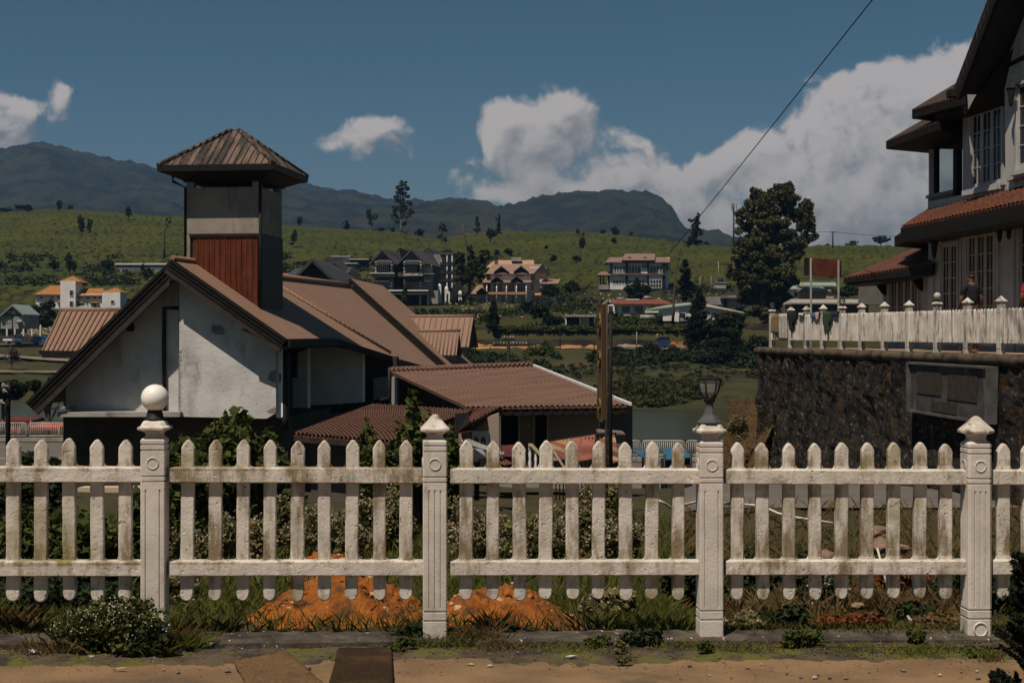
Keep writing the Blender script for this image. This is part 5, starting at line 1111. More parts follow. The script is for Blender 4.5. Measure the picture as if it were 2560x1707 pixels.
# ------------------------------------------------------------------ people
def skin_obj(name, pts, edges, m, parent, sub=2):
    me = bpy.data.meshes.new(name); off = Vector(parent['_o']); me.from_pydata([tuple(Vector(p[:3])) for p in pts], edges, []); me.materials.append(m)
    o = bpy.data.objects.new(name, me); col.objects.link(o); o.modifiers.new('skin', 'SKIN'); s = o.modifiers.new('sub', 'SUBSURF'); s.levels = s.render_levels = sub
    for i, p in enumerate(pts):
        sv = me.skin_vertices[0].data[i]; sv.radius = p[3] if hasattr(p[3], "__len__") else (p[3], p[3]); sv.use_root = (i == 0)
    dg = bpy.context.evaluated_depsgraph_get(); em = bpy.data.meshes.new_from_object(o.evaluated_get(dg)); em.materials.clear(); em.materials.append(m); o.modifiers.clear(); o.data = em
    for p in em.polygons: p.use_smooth = True
    o.parent = parent; o['_o'] = parent['_o']; return o
def person(base, label, yaw, hgt, shirt, trousers, hair=HAIR, lean=0.0, skin=SKIN, group=None):
    k = hgt / 1.70; g = thing('person', base, label, 'person', group); g.rotation_euler = (0, 0, yaw); l = lean
    V = [(0, 0, .95, (.15, .11)), (0, .01 - l * .3, 1.12, (.14, .10)), (0, -l * .7, 1.30, (.165, .115)), (0, -l, 1.42, (.12, .08)), (0, -l * 1.1, 1.50, .052), (0, -l * 1.15 - .005, 1.58, (.072, .082)), (0, -l * 1.2, 1.66, (.06, .07)),
         (.17, -l, 1.40, .062), (.245, -l + .02, 1.15, .046), (.23, -l * .5 - .12, .95, .034), (.215, -.16 - l * .5, .87, .026), (-.17, -l, 1.40, .062), (-.245, -l + .02, 1.15, .046), (-.23, -l * .5 - .12, .95, .034), (-.215, -.16 - l * .5, .87, .026),
         (.09, 0, .86, .09), (.10, -.01, .48, .062), (.10, .02, .09, .04), (.11, -.12, .03, .03), (-.09, 0, .86, .09), (-.10, -.01, .48, .062), (-.10, .02, .09, .04), (-.11, -.12, .03, .03)]
    E = [(0, 1), (1, 2), (2, 3), (3, 4), (4, 5), (5, 6), (3, 7), (7, 8), (8, 9), (9, 10), (3, 11), (11, 12), (12, 13), (13, 14), (0, 15), (15, 16), (16, 17), (17, 18), (0, 19), (19, 20), (20, 21), (21, 22)]
    sc = lambda r, f=1: (tuple(x * k * f for x in r) if hasattr(r, '__len__') else r * k * f)
    skin_obj('body', [(x * k, y * k, z * k, sc(r)) for x, y, z, r in V], E, skin, g)
    S = [V[i] for i in (0, 1, 2, 3, 7, 8, 11, 12)]; S = [list(q) for q in S]; S[5][2] += .06; S[7][2] += .06; S[3][2] += .055
    skin_obj('shirt', [(x * k, y * k, z * k, sc(r, 1.13)) for x, y, z, r in S], [(0, 1), (1, 2), (2, 3), (3, 4), (4, 5), (3, 6), (6, 7)], shirt, g)
    Tt = [V[i] for i in (0, 15, 16, 17, 19, 20, 21)]; skin_obj('trousers', [(x * k, y * k, z * k, sc(r, 1.14)) for x, y, z, r in Tt], [(0, 1), (1, 2), (2, 3), (0, 4), (4, 5), (5, 6)], trousers, g)
    Hh = [(0, -l * 1.15 + .018, 1.585, (.078, .080)), (0, -l * 1.2 + .012, 1.655, (.075, .082)), (0, -l * 1.2 + .005, 1.70, (.05, .055))]; skin_obj('hair', [(x * k, y * k, z * k, sc(r)) for x, y, z, r in Hh], [(0, 1), (1, 2)], hair, g)
    # face: nose, ears
    b = MB(); c = Vector((0, -l * 1.15, 1.59)) * k; b.lathe(c + Vector((0, -.085 * k, -.02 * k)), [(.004, .03), (.012, .0), (.014, -.01), (.004, -.018)], 8); b.lathe(c + Vector((.076 * k, .0, -.01)), [(.004, .03), (.014, .01), (.012, -.02), (.004, -.03)], 6); b.lathe(c + Vector((-.076 * k, .0, -.01)), [(.004, .03), (.014, .01), (.012, -.02), (.004, -.03)], 6)
    o = b.build('face', skin); o.parent = g; o['_o'] = g['_o']
    # shoes and fingers
    for s in (-1, 1):
        b = MB(); b.tube([Vector((s * .10, .05, .035)) * k, Vector((s * .105, -.06, .04)) * k, Vector((s * .11, -.17, .028)) * k], [.042 * k, .046 * k, .034 * k], 8); o = b.build('shoe', mat('tan_shoe', (.30, .12, .04), rough=.7)); o.parent = g; o['_o'] = g['_o']
    return g
def skinfix(): pass
DARKTR = mat('dark_trousers', (.02, .02, .025), (.03, .03, .035), 6, .95)
pb = P(2428, 830, 28.9); pb.z = 1.18
person(pb, 'person in a black t-shirt seen from behind on the terrace', R(180 + 14), 1.60, CLOTH_K, DARKTR, hair=mat('brown_hair', (.05, .028, .015), (.02, .012, .008), 30, .6, .4, 90))
pb = P(2583, 830, 27.6); pb.z = 1.18
person(pb, 'person in a red shirt at the right edge of the terrace', R(180), 1.62, CLOTH_R, DARKTR, lean=-.03)
# ------------------------------------------------------------------ houses across the lake
class House:
    """a building drawn on a front plane at depth Y (sketch pixels), dims turned into metres; parts are children of one thing"""
    def __init__(s, name, label, px, py, Y, cat='house', group=None, sunk=4):
        s.Y = Y; s.base = P(px, py, Y); s.t = thing(name, s.base, label, cat, group)
    def p(s, x, y, dy=0.0): v = P(x, y, s.Y); v.y += dy; return v
    def box(s, name, x0, y0, x1, y1, m, dy=0.0, d=6.0, parent=None, pts=None):
        b = MB(); b.slab([s.p(x, y, dy) for x, y in (pts or ((x0, y0), (x1, y0), (x1, y1), (x0, y1)))], Vector((0, d, 0))); return b.build(name, m, parent or s.t)
    def slab(s, name, pts, m, th=None, parent=None):      # pts: (x, y, dy)
        q = [s.p(*a) for a in pts]; n = (q[1] - q[0]).cross(q[2] - q[0]).normalized(); n = n if n.z > 0 else -n; b = MB(); b.slab(q, -n * (th or .2)); return b.build(name, m, parent or s.t)
    def roofx(s, name, x0, x1, ye, yr, m, depth=8.0, hip0=0, hip1=0, oh=.8, parent=None):     # ridge along the picture
        zr = depth / 2
        b = MB(); q = [s.p(x0, ye, -oh), s.p(x1, ye, -oh), s.p(x1 - hip1, yr, zr), s.p(x0 + hip0, yr, zr)]; n = (q[1] - q[0]).cross(q[3] - q[0]).normalized(); n = n if n.z > 0 else -n; b.slab(q, -n * .2)
        k = [s.p(x0, ye, depth + oh), s.p(x1, ye, depth + oh)]
        for v in k: v.z = q[0].z
        k[0].x = q[0].x; k[1].x = q[1].x
        b.slab([k[0], k[1], q[2], q[3]], Vector((0, 0, -.2)))
        if hip0: b.slab([q[0], q[3], k[0]], Vector((0, 0, -.2)))
        if hip1: b.slab([q[1], q[2], k[1]], Vector((0, 0, -.2)))
        return b.build(name, m, parent or s.t)
    def win(s, x0, y0, x1, y1, cols=2, dy=-.04, m=None, g=None, name='window', parent=None, rows=1):
        b = MB(); w = s.p(x1, y0).x - s.p(x0, y0).x; f = min(.10, w * .12)
        X0, X1 = s.p(x0, y0).x, s.p(x1, y0).x; Z1, Z0 = s.p(x0, y0).z, s.p(x0, y1).z; Yw = s.Y + dy
        b.bb(X0, X1, Yw, Yw + .1, Z0, Z1, 1)
        for i in range(cols + 1): xx = lerp(X0, X1, i / cols); b.bb(xx - f / 2, xx + f / 2, Yw - .05, Yw - .002, Z0, Z1, 0)
        for i in range(rows + 1): zz = lerp(Z0, Z1, i / rows); b.bb(X0 - f / 2, X1 + f / 2, Yw - .045, Yw - .003, zz - f / 2, zz + f / 2, 0)
        return b.build(name, [m or HWHITE, g or GLASSB], parent or s.t)
    def rail(s, x0, x1, y0, y1, dy, m=None, n=None, name='railing'):
        b = MB(); a, c = s.p(x0, y0), s.p(x1, y1); Yr = s.Y + dy; n = n or int((c.x - a.x) / .35)
        b.bb(a.x, c.x, Yr - .03, Yr + .03, a.z - .06, a.z); b.bb(a.x, c.x, Yr - .02, Yr + .02, c.z, c.z + .05)
        for i in range(n + 1): x = lerp(a.x, c.x, i / n); b.bb(x - .02, x + .02, Yr - .02, Yr + .02, c.z, a.z)
        return b.build(name, m or BLACKM, s.t)
def z4(*a): return zp(4, *a)
def q4(x0, y0, x1, y1): a, b_ = zp(4, x0, y0); c, d = zp(4, x1, y1); return a, b_, c, d
# --- white house with tan tiled roofs in three tiers
h = House('tiered_house', 'large white house with three tiers of tan tiled roof and small dormers', 1255, 757, 300)
h.box('wall', *q4(480, 320, 860, 612), HWHITE, 0, 9); h.box('wall', *q4(330, 500, 480, 610), HWHITE, 1.0, 7); h.box('wall', *q4(855, 250, 1010, 612), HWHITE, 2.0, 9); h.box('wall', *q4(955, 400, 1105, 606), HWHITE, .6, 7)
h.box('balcony_slab', *q4(438, 497, 825, 518), mat('peach_edge', (.5, .27, .12), (.45, .23, .1), 1), -2.2, 2.3)
h.roofx('roof', *[zp(4, 432, 0)[0], zp(4, 885, 0)[0], zp(4, 0, 322)[1], zp(4, 0, 222)[1]], HROOF, 8, 18, -24); h.roofx('roof', zp(4, 400, 0)[0], zp(4, 858, 0)[0], zp(4, 0, 404)[1], zp(4, 0, 355)[1], HROOF, 5, 8, -9, oh=2.4)
h.roofx('roof', zp(4, 290, 0)[0], zp(4, 478, 0)[0], zp(4, 0, 512)[1], zp(4, 0, 424)[1], HROOF, 7, 16, 0); h.roofx('roof', zp(4, 955, 0)[0], zp(4, 1118, 0)[0], zp(4, 0, 414)[1], zp(4, 0, 366)[1], HROOF, 5, 6, -8)
h.box('gable_wall', 0, 0, 0, 0, HDARK, .3, .5, pts=[zp(4, *q) for q in ((885, 320), (975, 222), (1060, 340), (1010, 345))]); h.box('gable_window', *q4(905, 318, 1005, 372), mat('brown_window', (.16, .07, .04), (.1, .045, .03), 1), -.1, .3)
for x, y, w in ((582, 303, 74), (768, 300, 72), (540, 390, 60), (727, 388, 60), (400, 495, 58)):
    a = zp(4, x - w, y)[0]; c = zp(4, x + w, y)[0]; yb = zp(4, 0, y)[1]; yt = zp(4, 0, y - w * .78)[1]; m_ = (a + c) / 2
    d = h.box('dormer', 0, 0, 0, 0, HDARK, -.5 if y < 350 else -2.2, 2.5, pts=[(a + 3, yb), (c - 3, yb), (m_, yt + 2)])
    for s_ in ((a, m_), (c, m_)): h.slab('dormer_roof', [(s_[0], yb, -1.0 if y < 350 else -2.8), (s_[1], yt, -1.0 if y < 350 else -2.8), (s_[1], yt, 3), (s_[0], yb, 3)], HROOF, .12, d)
for i in range(3): h.win(*q4(510 + i * 112, 415, 590 + i * 112, 490), 3, -.05, HWHITE, GLASSD)
for i in range(4): h.win(*q4(490 + i * 92, 530, 548 + i * 92, 606), 2, -.05, HWHITE, GLASSD)
for i in range(5):
    b = MB(); a = h.p(*zp(4, 445 + i * 93, 408), -2); b.tube([a, Vector((a.x, a.y, h.p(*zp(4, 0, 608)).z))], .13, 6); b.build('column', HWHITE, h.t)
h.rail(zp(4, 440, 0)[0], zp(4, 855, 0)[0], zp(4, 0, 466)[1], zp(4, 0, 496)[1], -2.1); h.rail(zp(4, 905, 0)[0], zp(4, 1075, 0)[0], zp(4, 0, 470)[1], zp(4, 0, 500)[1], -1.2)
h.win(*q4(362, 540, 435, 592), 4, .95); h.win(*q4(455, 545, 475, 592), 1, .95); h.win(*q4(868, 420, 892, 474), 1, 1.95); h.win(*q4(975, 425, 1050, 498), 3, .55); h.win(*q4(932, 540, 968, 578), 3, .5); h.win(*q4(1028, 540, 1042, 580), 1, .5); h.win(*q4(727, 328, 800, 346), 3, -.05); h.win(*q4(520, 330, 590, 348), 3, -.05)
h.roofx('porch_roof', zp(4, 890, 0)[0], zp(4, 1020, 0)[0], zp(4, 0, 522)[1], zp(4, 0, 503)[1], mat('peach_roof', (.48, .24, .1), (.4, .19, .08), 1), 1.2, oh=.6)
# cream building with a pitched roof behind it
h = House('cream_block', 'pale tan roofed building half hidden behind the white tiered house', 1280, 672, 330)
h.roofx('roof', zp(4, 415, 0)[0], zp(4, 905, 0)[0], zp(4, 0, 278)[1], zp(4, 0, 182)[1], roofmat('sand_tile_roof', (.42, .27, .18), (.34, .21, .14), .6, .4), 9, 26, 4); h.box('wall', *q4(440, 270, 890, 400), HCREAM, 1, 7); h.box('roof_box', *q4(678, 162, 770, 198), HGREY, 2, 3); h.box('chimney', *q4(515, 190, 552, 240), mat('brick', (.2, .09, .05), (.14, .06, .04), 3), 0, 1.2)
# --- brown and white house to the right
h = House('half_timbered_house', 'two storey white house with dark frames and a plum roof on the tea slope', 1600, 722, 330)
h.box('wall', *q4(1612, 205, 2125, 470), HWHITE, 0, 9); h.slab('side_wall', [(*zp(4, 2125, 205), 0), (*zp(4, 2190, 195), 5), (*zp(4, 2190, 470), 5), (*zp(4, 2125, 482), 0)], HWHITE, .3)
h.roofx('roof', zp(4, 1570, 0)[0], zp(4, 2175, 0)[0], zp(4, 0, 212)[1], zp(4, 0, 154)[1], HROOF_B, 9, 14, -8); h.roofx('roof', zp(4, 1722, 0)[0], zp(4, 2030, 0)[0], zp(4, 0, 194)[1], zp(4, 0, 122)[1], HROOF_B, 7, 12, -6, oh=1.6)
h.slab('gable_panel', [(*zp(4, 2190, 154), 4.0), (*zp(4, 2228, 285), 8), (*zp(4, 2190, 280), 2), (*zp(4, 2150, 215), 0)], HCREAM, .2)
for x in (1800, 1945):
    a = zp(4, x - 38, 0)[0]; c = zp(4, x + 38, 0)[0]; yb = zp(4, 0, 181)[1]; yt = zp(4, 0, 156)[1]; m_ = (a + c) / 2; d = h.box('dormer', 0, 0, 0, 0, HCREAM, .2, 1.5, pts=[(a + 3, yb), (c - 3, yb), (m_, yt + 1.5)])
    for s_ in (a, c): h.slab('dormer_roof', [(s_, yb, -.2), (m_, yt, -.2), (m_, yt, 3), (s_, yb, 3)], HROOF_B, .1, d)
h.box('floor_band', *q4(1612, 318, 2130, 334), mat('brown_band', (.15, .10, .08), (.12, .08, .065), 1), -.9, 1.2)
for x0, x1 in ((1610, 1634), (1760, 1782), (1966, 1978), (2110, 2136)): h.box('frame_post', *q4(x0, 212, x1, 470 if x0 != 1610 else 318), DARKWOOD, -.5, .5)
for x0, x1, c in ((1650, 1755, 4), (1785, 1902, 4), (1990, 2110, 4)): h.win(*q4(x0, 245, x1, 316), c, -.06, HWHITE, GLASSB)
h.win(*q4(1918, 232, 1960, 270), 2, -.06); h.box('white_panel', *q4(1908, 270, 1966, 318), HWHITE, -.4, .35); h.box('white_panel', *q4(1975, 336, 2118, 376), HWHITE, -.4, .4)
for x0, x1, c in ((1640, 1750, 4), (1790, 1940, 5)): h.win(*q4(x0, 382, x1, 420), c, -.06)
h.win(*q4(1990, 378, 2100, 452), 4, -.42, HWHITE, GLASSD, rows=2); h.rail(zp(4, 1616, 0)[0], zp(4, 1755, 0)[0], zp(4, 0, 424)[1], zp(4, 0, 456)[1], -.6, HWHITE); h.rail(zp(4, 1765, 0)[0], zp(4, 1840, 0)[0], zp(4, 0, 424)[1], zp(4, 0, 446)[1], -.6, HWHITE)
h.roofx('pavilion_roof', zp(4, 1488, 0)[0], zp(4, 1612, 0)[0], zp(4, 0, 332)[1], zp(4, 0, 296)[1], HROOF_B, 5, 12, 0)
for x in (1525, 1552, 1600): h.box('pavilion_post', *q4(x - 6, 330, x + 6, 425), HDARK, .5, .3)
h.box('steps', *q4(1510, 425, 1600, 470), HGREY, -.5, 3)
# --- rusty roofed bungalow
h = House('rusty_bungalow', 'white bungalow with a rust striped metal roof and big dark windows', 1600, 788, 245)
h.box('wall', *q4(1640, 605, 1960, 716), HWHITE, 0, 7); h.box('wall', *q4(1595, 590, 1645, 720), HWHITE, .6, 6); h.box('gable', 0, 0, 0, 0, HWHITE, .6, .4, pts=[zp(4, *q) for q in ((1560, 610), (1600, 566), (1660, 606))])
h.roofx('roof', zp(4, 1656, 0)[0], zp(4, 2215, 0)[0], zp(4, 0, 606)[1], zp(4, 0, 560)[1], HROOF_R, 6, -15, 22); h.slab('gable_edge', [(*zp(4, 1540, 610), .3), (*zp(4, 1600, 562), .3), (*zp(4, 1600, 562), 4), (*zp(4, 1540, 610), 4)], HROOF_S, .15)
for x0, x1 in ((1722, 1804), (1845, 1928)): h.win(*q4(x0, 626, x1, 692), 1, -.05, HWHITE, GLASSD)
h.win(*q4(1655, 628, 1680, 690), 1, -.05, HWHITE, GLASSD); h.box('porch', *q4(1600, 625, 1642, 700), HDARK, .2, .5); h.box('base_wall', *q4(1640, 716, 1960, 766), TERRWALL, .1, 5)
b = MB(); a = h.p(*zp(4, 1835, 618), -.1); b.tube([a, h.p(*zp(4, 1828, 700), -.1), h.p(*zp(4, 1842, 764), -.1)], .07, 6); b.build('drain_pipe', HWHITE, h.t)
for x0, x1, y0, y1, dy in ((1690, 1765, 545, 556, 3.5), (1950, 2022, 533, 550, 3.6)):
    b = MB(); b.tube([h.p(*zp(4, x0, (y0 + y1) / 2), dy), h.p(*zp(4, x1, (y0 + y1) / 2), dy)], (y1 - y0) / 3.794 / F * 245 / 2 + .12, 10); b.build('roof_tank', GALV, h.t)
h.box('roof_skylight', *q4(1770, 556, 1900, 565), HWHITE, 2, 1)
# --- pale green roofed bungalow
h = House('green_bungalow', 'low white bungalow with a pale green metal roof behind dark trees', 1720, 795, 240)
h.box('wall', 0, 0, 0, 0, HWHITE, 0, 8, pts=[zp(5, *q) for q in ((700, 1330), (940, 1280), (1100, 1262), (1490, 1345), (1500, 1420), (740, 1428))])
h.slab('roof', [(*zp(5, 570, 1322), -.6), (*zp(5, 1030, 1268), -.6), (*zp(5, 1012, 1252), 4), (*zp(5, 860, 1262), 6)], HROOF_G, .15); h.slab('roof', [(*zp(5, 1030, 1268), -.6), (*zp(5, 1500, 1352), -.6), (*zp(5, 1480, 1330), 6), (*zp(5, 1012, 1252), 6)], HROOF_S, .15)
h.win(*(*zp(5, 886, 1352), *zp(5, 950, 1406)), 1, -.05, HWHITE, GLASSD); h.box('carport_beam', *(*zp(5, 565, 1335), *zp(5, 690, 1352)), HWHITE, -1, .4); h.box('porch_dark', *(*zp(5, 600, 1348), *zp(5, 690, 1366)), HDARK, -.2, .5)
b = MB(); b.slab([h.p(*zp(5, x, y), -.5) for x, y in ((850, 1345), (880, 1345), (884, 1435), (838, 1432))], Vector((0, .12, 0))); b.build('curtain', HWHITE, h.t)
# water tanks
for nm, lab, k, x0, x1, y0, y1, Y, horiz, m_ in (('water_tank', 'long grey cylindrical tank lying beside the rusty roofed bungalow', 5, 523, 655, 1370, 1420, 238, True, GALV), ('water_tank', 'black upright plastic water tank beside the grey cylinder', 5, 678, 736, 1365, 1425, 236, False, BLACKM)):
    a = Q(k, x0, y0, Y); c = Q(k, x1, y1, Y); b = MB()
    if horiz: r = (a.z - c.z) / 2; b.tube([Vector((a.x, Y, c.z + r)), Vector((a.x + .1, Y, c.z + r)), Vector(((a.x + c.x) / 2, Y, c.z + r)), Vector(((a.x + c.x) / 2 + .1, Y, c.z + r)), Vector((c.x, Y, c.z + r))], [r, r, r * 1.02, r, r], 16)
    else:
        r = (c.x - a.x) / 2; H_ = a.z - c.z; b.lathe(Vector(((a.x + c.x) / 2, Y, c.z)), [(r, 0), (r, .1), (r * 1.04, .12), (r, .2), (r, H_ * .4), (r * 1.03, H_ * .42), (r, H_ * .46), (r, H_ * .75), (r * 1.03, H_ * .77), (r, H_ * .8), (r * .8, H_ * .93), (r * .25, H_)], 14)
    tag(b.build(nm, m_), lab, 'tank', 'water tanks by the bungalows')
# --- open garage / carport in the terraces
h = House('garage', 'small open flat roofed garage with a tan door among the terraces', 1440, 812, 236)
h.box('roof_slab', *q4(1188, 710, 1480, 728), CONC, -.8, 5); h.box('back', *q4(1195, 728, 1470, 812), HDARK, .8, 4); h.box('door', *q4(1335, 735, 1418, 810), HCREAM, .4, .3); h.box('pier', *q4(1190, 728, 1200, 812), HWHITE, -.2, .6); h.box('pier', *q4(1322, 728, 1334, 810), HWHITE, -.1, .5); h.box('pier', *q4(1458, 728, 1472, 795), HWHITE, -.2, .5)
# --- dark gabled houses left of centre
def z21(x, y): return zp(21, x, y)
h = House('dark_gabled_house', 'charcoal house with a broad steep gable behind the brown ridge', 800, 715, 175)
h.box('gable_wall', 0, 0, 0, 0, HDARK, 2.0, 8, pts=[z21(*q) for q in ((520, 560), (985, 90), (1480, 560), (1480, 760), (520, 760))])
for pts in ([(500, 530, 0), (980, 60, 0), (980, 60, 9), (500, 530, 9)], [(980, 60, 0), (1590, 620, 0), (1930, 530, 10), (1310, 90, 10)]): h.slab('roof', [(*z21(x, y), d) for x, y, d in pts], HROOF_K2, .35)
h.slab('upper_roof', [(*z21(1030, 0), 8), (*z21(1110, -75), 8), (*z21(1230, -75), 9), (*z21(1310, 88), 8)], HDARK, .3); h.slab('upper_roof', [(*z21(1205, -75), 8.2), (*z21(1380, -60), 12), (*z21(1940, 545), 12), (*z21(1300, 90), 8)], HROOF_K2, .3)
for x0, x1 in ((730, 855), (1150, 1360)): h.win(*(*z21(x0, 440 if x0 < 900 else 535), *z21(x1, 620)), 3, 1.9, HDARK, GLASSB)
h.box('pier', *(*z21(960, 440), *z21(1000, 640)), mat('red_pier', (.14, .05, .035), (.1, .035, .025), 2), 1.6, .4); h.box('white_wall', *(*z21(1400, 540), *z21(1570, 650)), HGREY, 1.8, .3)
h = House('dark_wing', 'charcoal roofed wing at the left of the dark gabled house', 720, 700, 182); h.roofx('roof', z21(330, 0)[0], z21(780, 0)[0], z21(0, 500)[1], z21(0, 258)[1], HROOF_K2, 8, 14, 0); h.box('wall', *(*z21(380, 490), *z21(760, 700)), HDARK, .5, 6)
h = House('dark_wing', 'charcoal roofed wing at the right of the dark gabled house', 870, 700, 184); h.roofx('roof', z21(1560, 0)[0], z21(1870, 0)[0], z21(0, 440)[1], z21(0, 234)[1], HROOF_K2, 7, 0, -10); h.box('gable_wall', 0, 0, 0, 0, HDARK, .2, 3, pts=[z21(*q) for q in ((1868, 440), (1965, 236), (2150, 570), (2150, 760), (1600, 760), (1600, 440))])
h = House('red_roof_cottage', 'sliver of a red roofed cottage beside the tower', 705, 700, 190); h.roofx('roof', z21(180, 0)[0], z21(370, 0)[0], z21(0, 495)[1], z21(0, 395)[1], roofmat('red_roof', (.35, .07, .04), (.28, .05, .03), .4, .4), 6, 4, 4); h.box('wall', *(*z21(200, 490), *z21(350, 640)), HCREAM, .5, 4)
# --- the lake hotel with twin gables
def z18(x, y): return zp(18, x, y)
h = House('lake_hotel', 'dark roofed hotel with twin gables, striped columns and a name board', 1000, 760, 280, 'hotel')
def s18(name, x0, y0, x1, y1, m, dy=0.0, d=.5): return h.box(name, *(*z18(x0, y0), *z18(x1, y1)), m, dy, d)
s18('wall', 270, 520, 680, 1100, HGREY, 3.5, 9); s18('wall', 900, 500, 1290, 1060, HGREY, 3.5, 9); s18('wall', 680, 480, 900, 1060, HDARK, 4.5, 9); s18('wall', 1290, 500, 1490, 1060, mat('hotel_cream', (.46, .42, .34), (.38, .34, .28), .6), 3.2, 9)
for (ax, ay, lx, ly, rx, ry, bx, by, ex, ey, fx, fy) in ((465, 188, 180, 500, 765, 498, 650, 205, 740, 95, 1055, 180), (1080, 188, 760, 498, 1380, 492, 1245, 195, 1330, 92, 1600, 140)):
    h.box('gable_wall', 0, 0, 0, 0, HGREY, 1.6, 1.0, pts=[z18(ax, ay + 45), z18(lx + 110, ly - 70), z18(rx - 110, ry - 70)])
    dark = ax < 800
    h.slab('gable_roof', [(*z18(ax, ay), 0), (*z18(lx, ly), 0), (*z18(lx + 20, ly), 6), (*z18(bx, by), 9)], HROOF_K, .3)
    rb = (835, 440) if dark else (1630, 530)
    h.slab('gable_roof', [(*z18(ax, ay), 0), (*z18(rx, ry), 0), (*z18(*rb), 8), (*z18(bx + 90, by + 30), 9)], HROOF_K, .3)
    h.slab('back_roof', [(*z18(bx - 10, by + 5), 8), (*z18(ex, ey), 8), (*z18(fx, fy), 16), (*z18(rb[0] + 130, rb[1] - 130 if dark else rb[1] - 115), 16), (*z18(rb[0] - 20, rb[1] - 20), 8)], HROOF_K, .3)
    h.win(*(*z18(ax - 25, ay + 155), *z18(ax + 150, ay + 235)), 4, 1.5, BLACKM, GLASSD); s18('gable_beam', ax - 130, ay + 210, ax + 160, ay + 218, mat('rust_beam', (.1, .035, .02), (.08, .03, .02), 2), 1.4, .2); s18('gable_post', ax + 22, ay + 50, ax + 32, ay + 160, mat('rust_beam', (.1, .035, .02)), 1.4, .2)
    x0 = 330 if dark else 930
    for cx_ in (x0, 655 if dark else 1268):
        for k in range(2):
            if k and dark and cx_ == x0: continue
            yb0 = 405 if k == 0 else 790; yb1 = 680 if k == 0 else 1050; b = MB(); n = 8
            for i in range(n): a = h.p(*z18(cx_ - 18, lerp(yb0, yb1, i / n)), 0.2); c = h.p(*z18(cx_ + 18, lerp(yb0, yb1, (i + .97) / n)), 0.2); b.bb(a.x, c.x, a.y, a.y + .7, c.z, a.z, i % 2)
            b.build('striped_column', [BLACKM, HWHITE], h.t)
    s18('awning', x0 + 20, 448, x0 + 310, 500, HROOF_K, -.6, 2.5); s18('canopy', x0 - 20, 500, x0 + 310, 522, HROOF_K, -1.4, 3); s18('balcony_wall', x0, 425, x0 + 330, 448, HGREY, .2, 2)
    h.win(*(*z18(x0 + 30, 540), *z18(x0 + 230, 690)), 5, 3.4, HWHITE, GLASSB); s18('door', x0 + 255, 540, x0 + 305, 690, HDARK, 3.3, .3); h.win(*(*z18(x0 + 150, 900), *z18(x0 + 310, 1040)), 4, 3.4, HWHITE, GLASSB)
    h.rail(z18(x0 - 10, 0)[0], z18(x0 + 310, 0)[0], z18(0, 662)[1], z18(0, 692)[1], .0)
    s18('canopy', x0 - 60 if dark else x0 - 10, 855, x0 + 310 if dark else x0 + 560, 888, HROOF_K, -1.4, 3); s18('awning', x0 + 10, 800, x0 + 330 if dark else x0 + 460, 860, HROOF_K, -.6, 2.5)
bd = mat('hotel_board', (.11, .088, .062), (.085, .068, .05), .8, .85)
s18('floor_band', 230, 695, 735, 712, HWHITE, -1.7, 5); s18('floor_band', 235, 712, 735, 772, bd, -1.5, 5); s18('floor_band', 1330, 700, 1560, 716, HGREY, .5, 5)
sg = s18('name_board', 810, 696, 1330, 772, bd, -1.9, 5)
s18('floor_band', 560, 1052, 1445, 1078, HWHITE, -1.7, 5); s18('floor_band', 560, 1078, 1445, 1145, bd, -1.5, 5); s18('undercroft', 560, 1145, 1440, 1380, HDARK, 1.5, 5); s18('side_wall', 1445, 1060, 1640, 1340, HGREY, 0, 6)
for x in (1268, 1430):
    b = MB()
    for i in range(8): a = h.p(*z18(x - 20, lerp(1145, 1350, i / 8)), -.6); c = h.p(*z18(x + 20, lerp(1145, 1350, (i + .97) / 8)), -.6); b.bb(a.x, c.x, a.y, a.y + .7, c.z, a.z, i % 2)
    b.build('striped_column', [BLACKM, HWHITE], h.t)
h.rail(z18(700, 0)[0], z18(1445, 0)[0], z18(0, 1022)[1], z18(0, 1052)[1], -1.6)
h.win(*(*z18(1335, 595), *z18(1435, 690)), 4, 3.1, HWHITE, GLASSB); h.win(*(*z18(1340, 800), *z18(1440, 880)), 3, 3.1, HWHITE, GLASSD)
# rear block with balconies and tanks
s18('rear_block', 1490, 250, 1900, 960, HGREY, 9, 8)
for y in (250, 480, 660, 830): s18('balcony_slab', 1640, y - 25, 1935, y + 20, HDARK if y > 300 else bd, 6.0, 4); h.rail(z18(1640, 0)[0], z18(1935, 0)[0], z18(0, y - 62)[1], z18(0, y - 25)[1], 6.0)
for x in (1797, 1905): s18('pier', x - 13, 270, x + 13, 980, HWHITE, 6.1, .7)
for y in (300, 500, 685, 860): h.win(*(*z18(1830, y), *z18(1895, y + 110)), 3, 8.9, HWHITE, GLASSB); h.win(*(*z18(1660, y + 15), *z18(1770, y + 110)), 4, 8.9, HWHITE, GLASSB)
for x in (1740, 1835):
    b = MB(); a = h.p(*z18(x, 222), 8); r = 44 / 8.4 / F * 288; b.lathe(a, [(r, 0), (r, .05), (r * 1.05, .2), (r, .3), (r, .6), (r * .8, .75), (r * .2, .85)], 12); b.build('roof_tank', BLACKM, h.t)
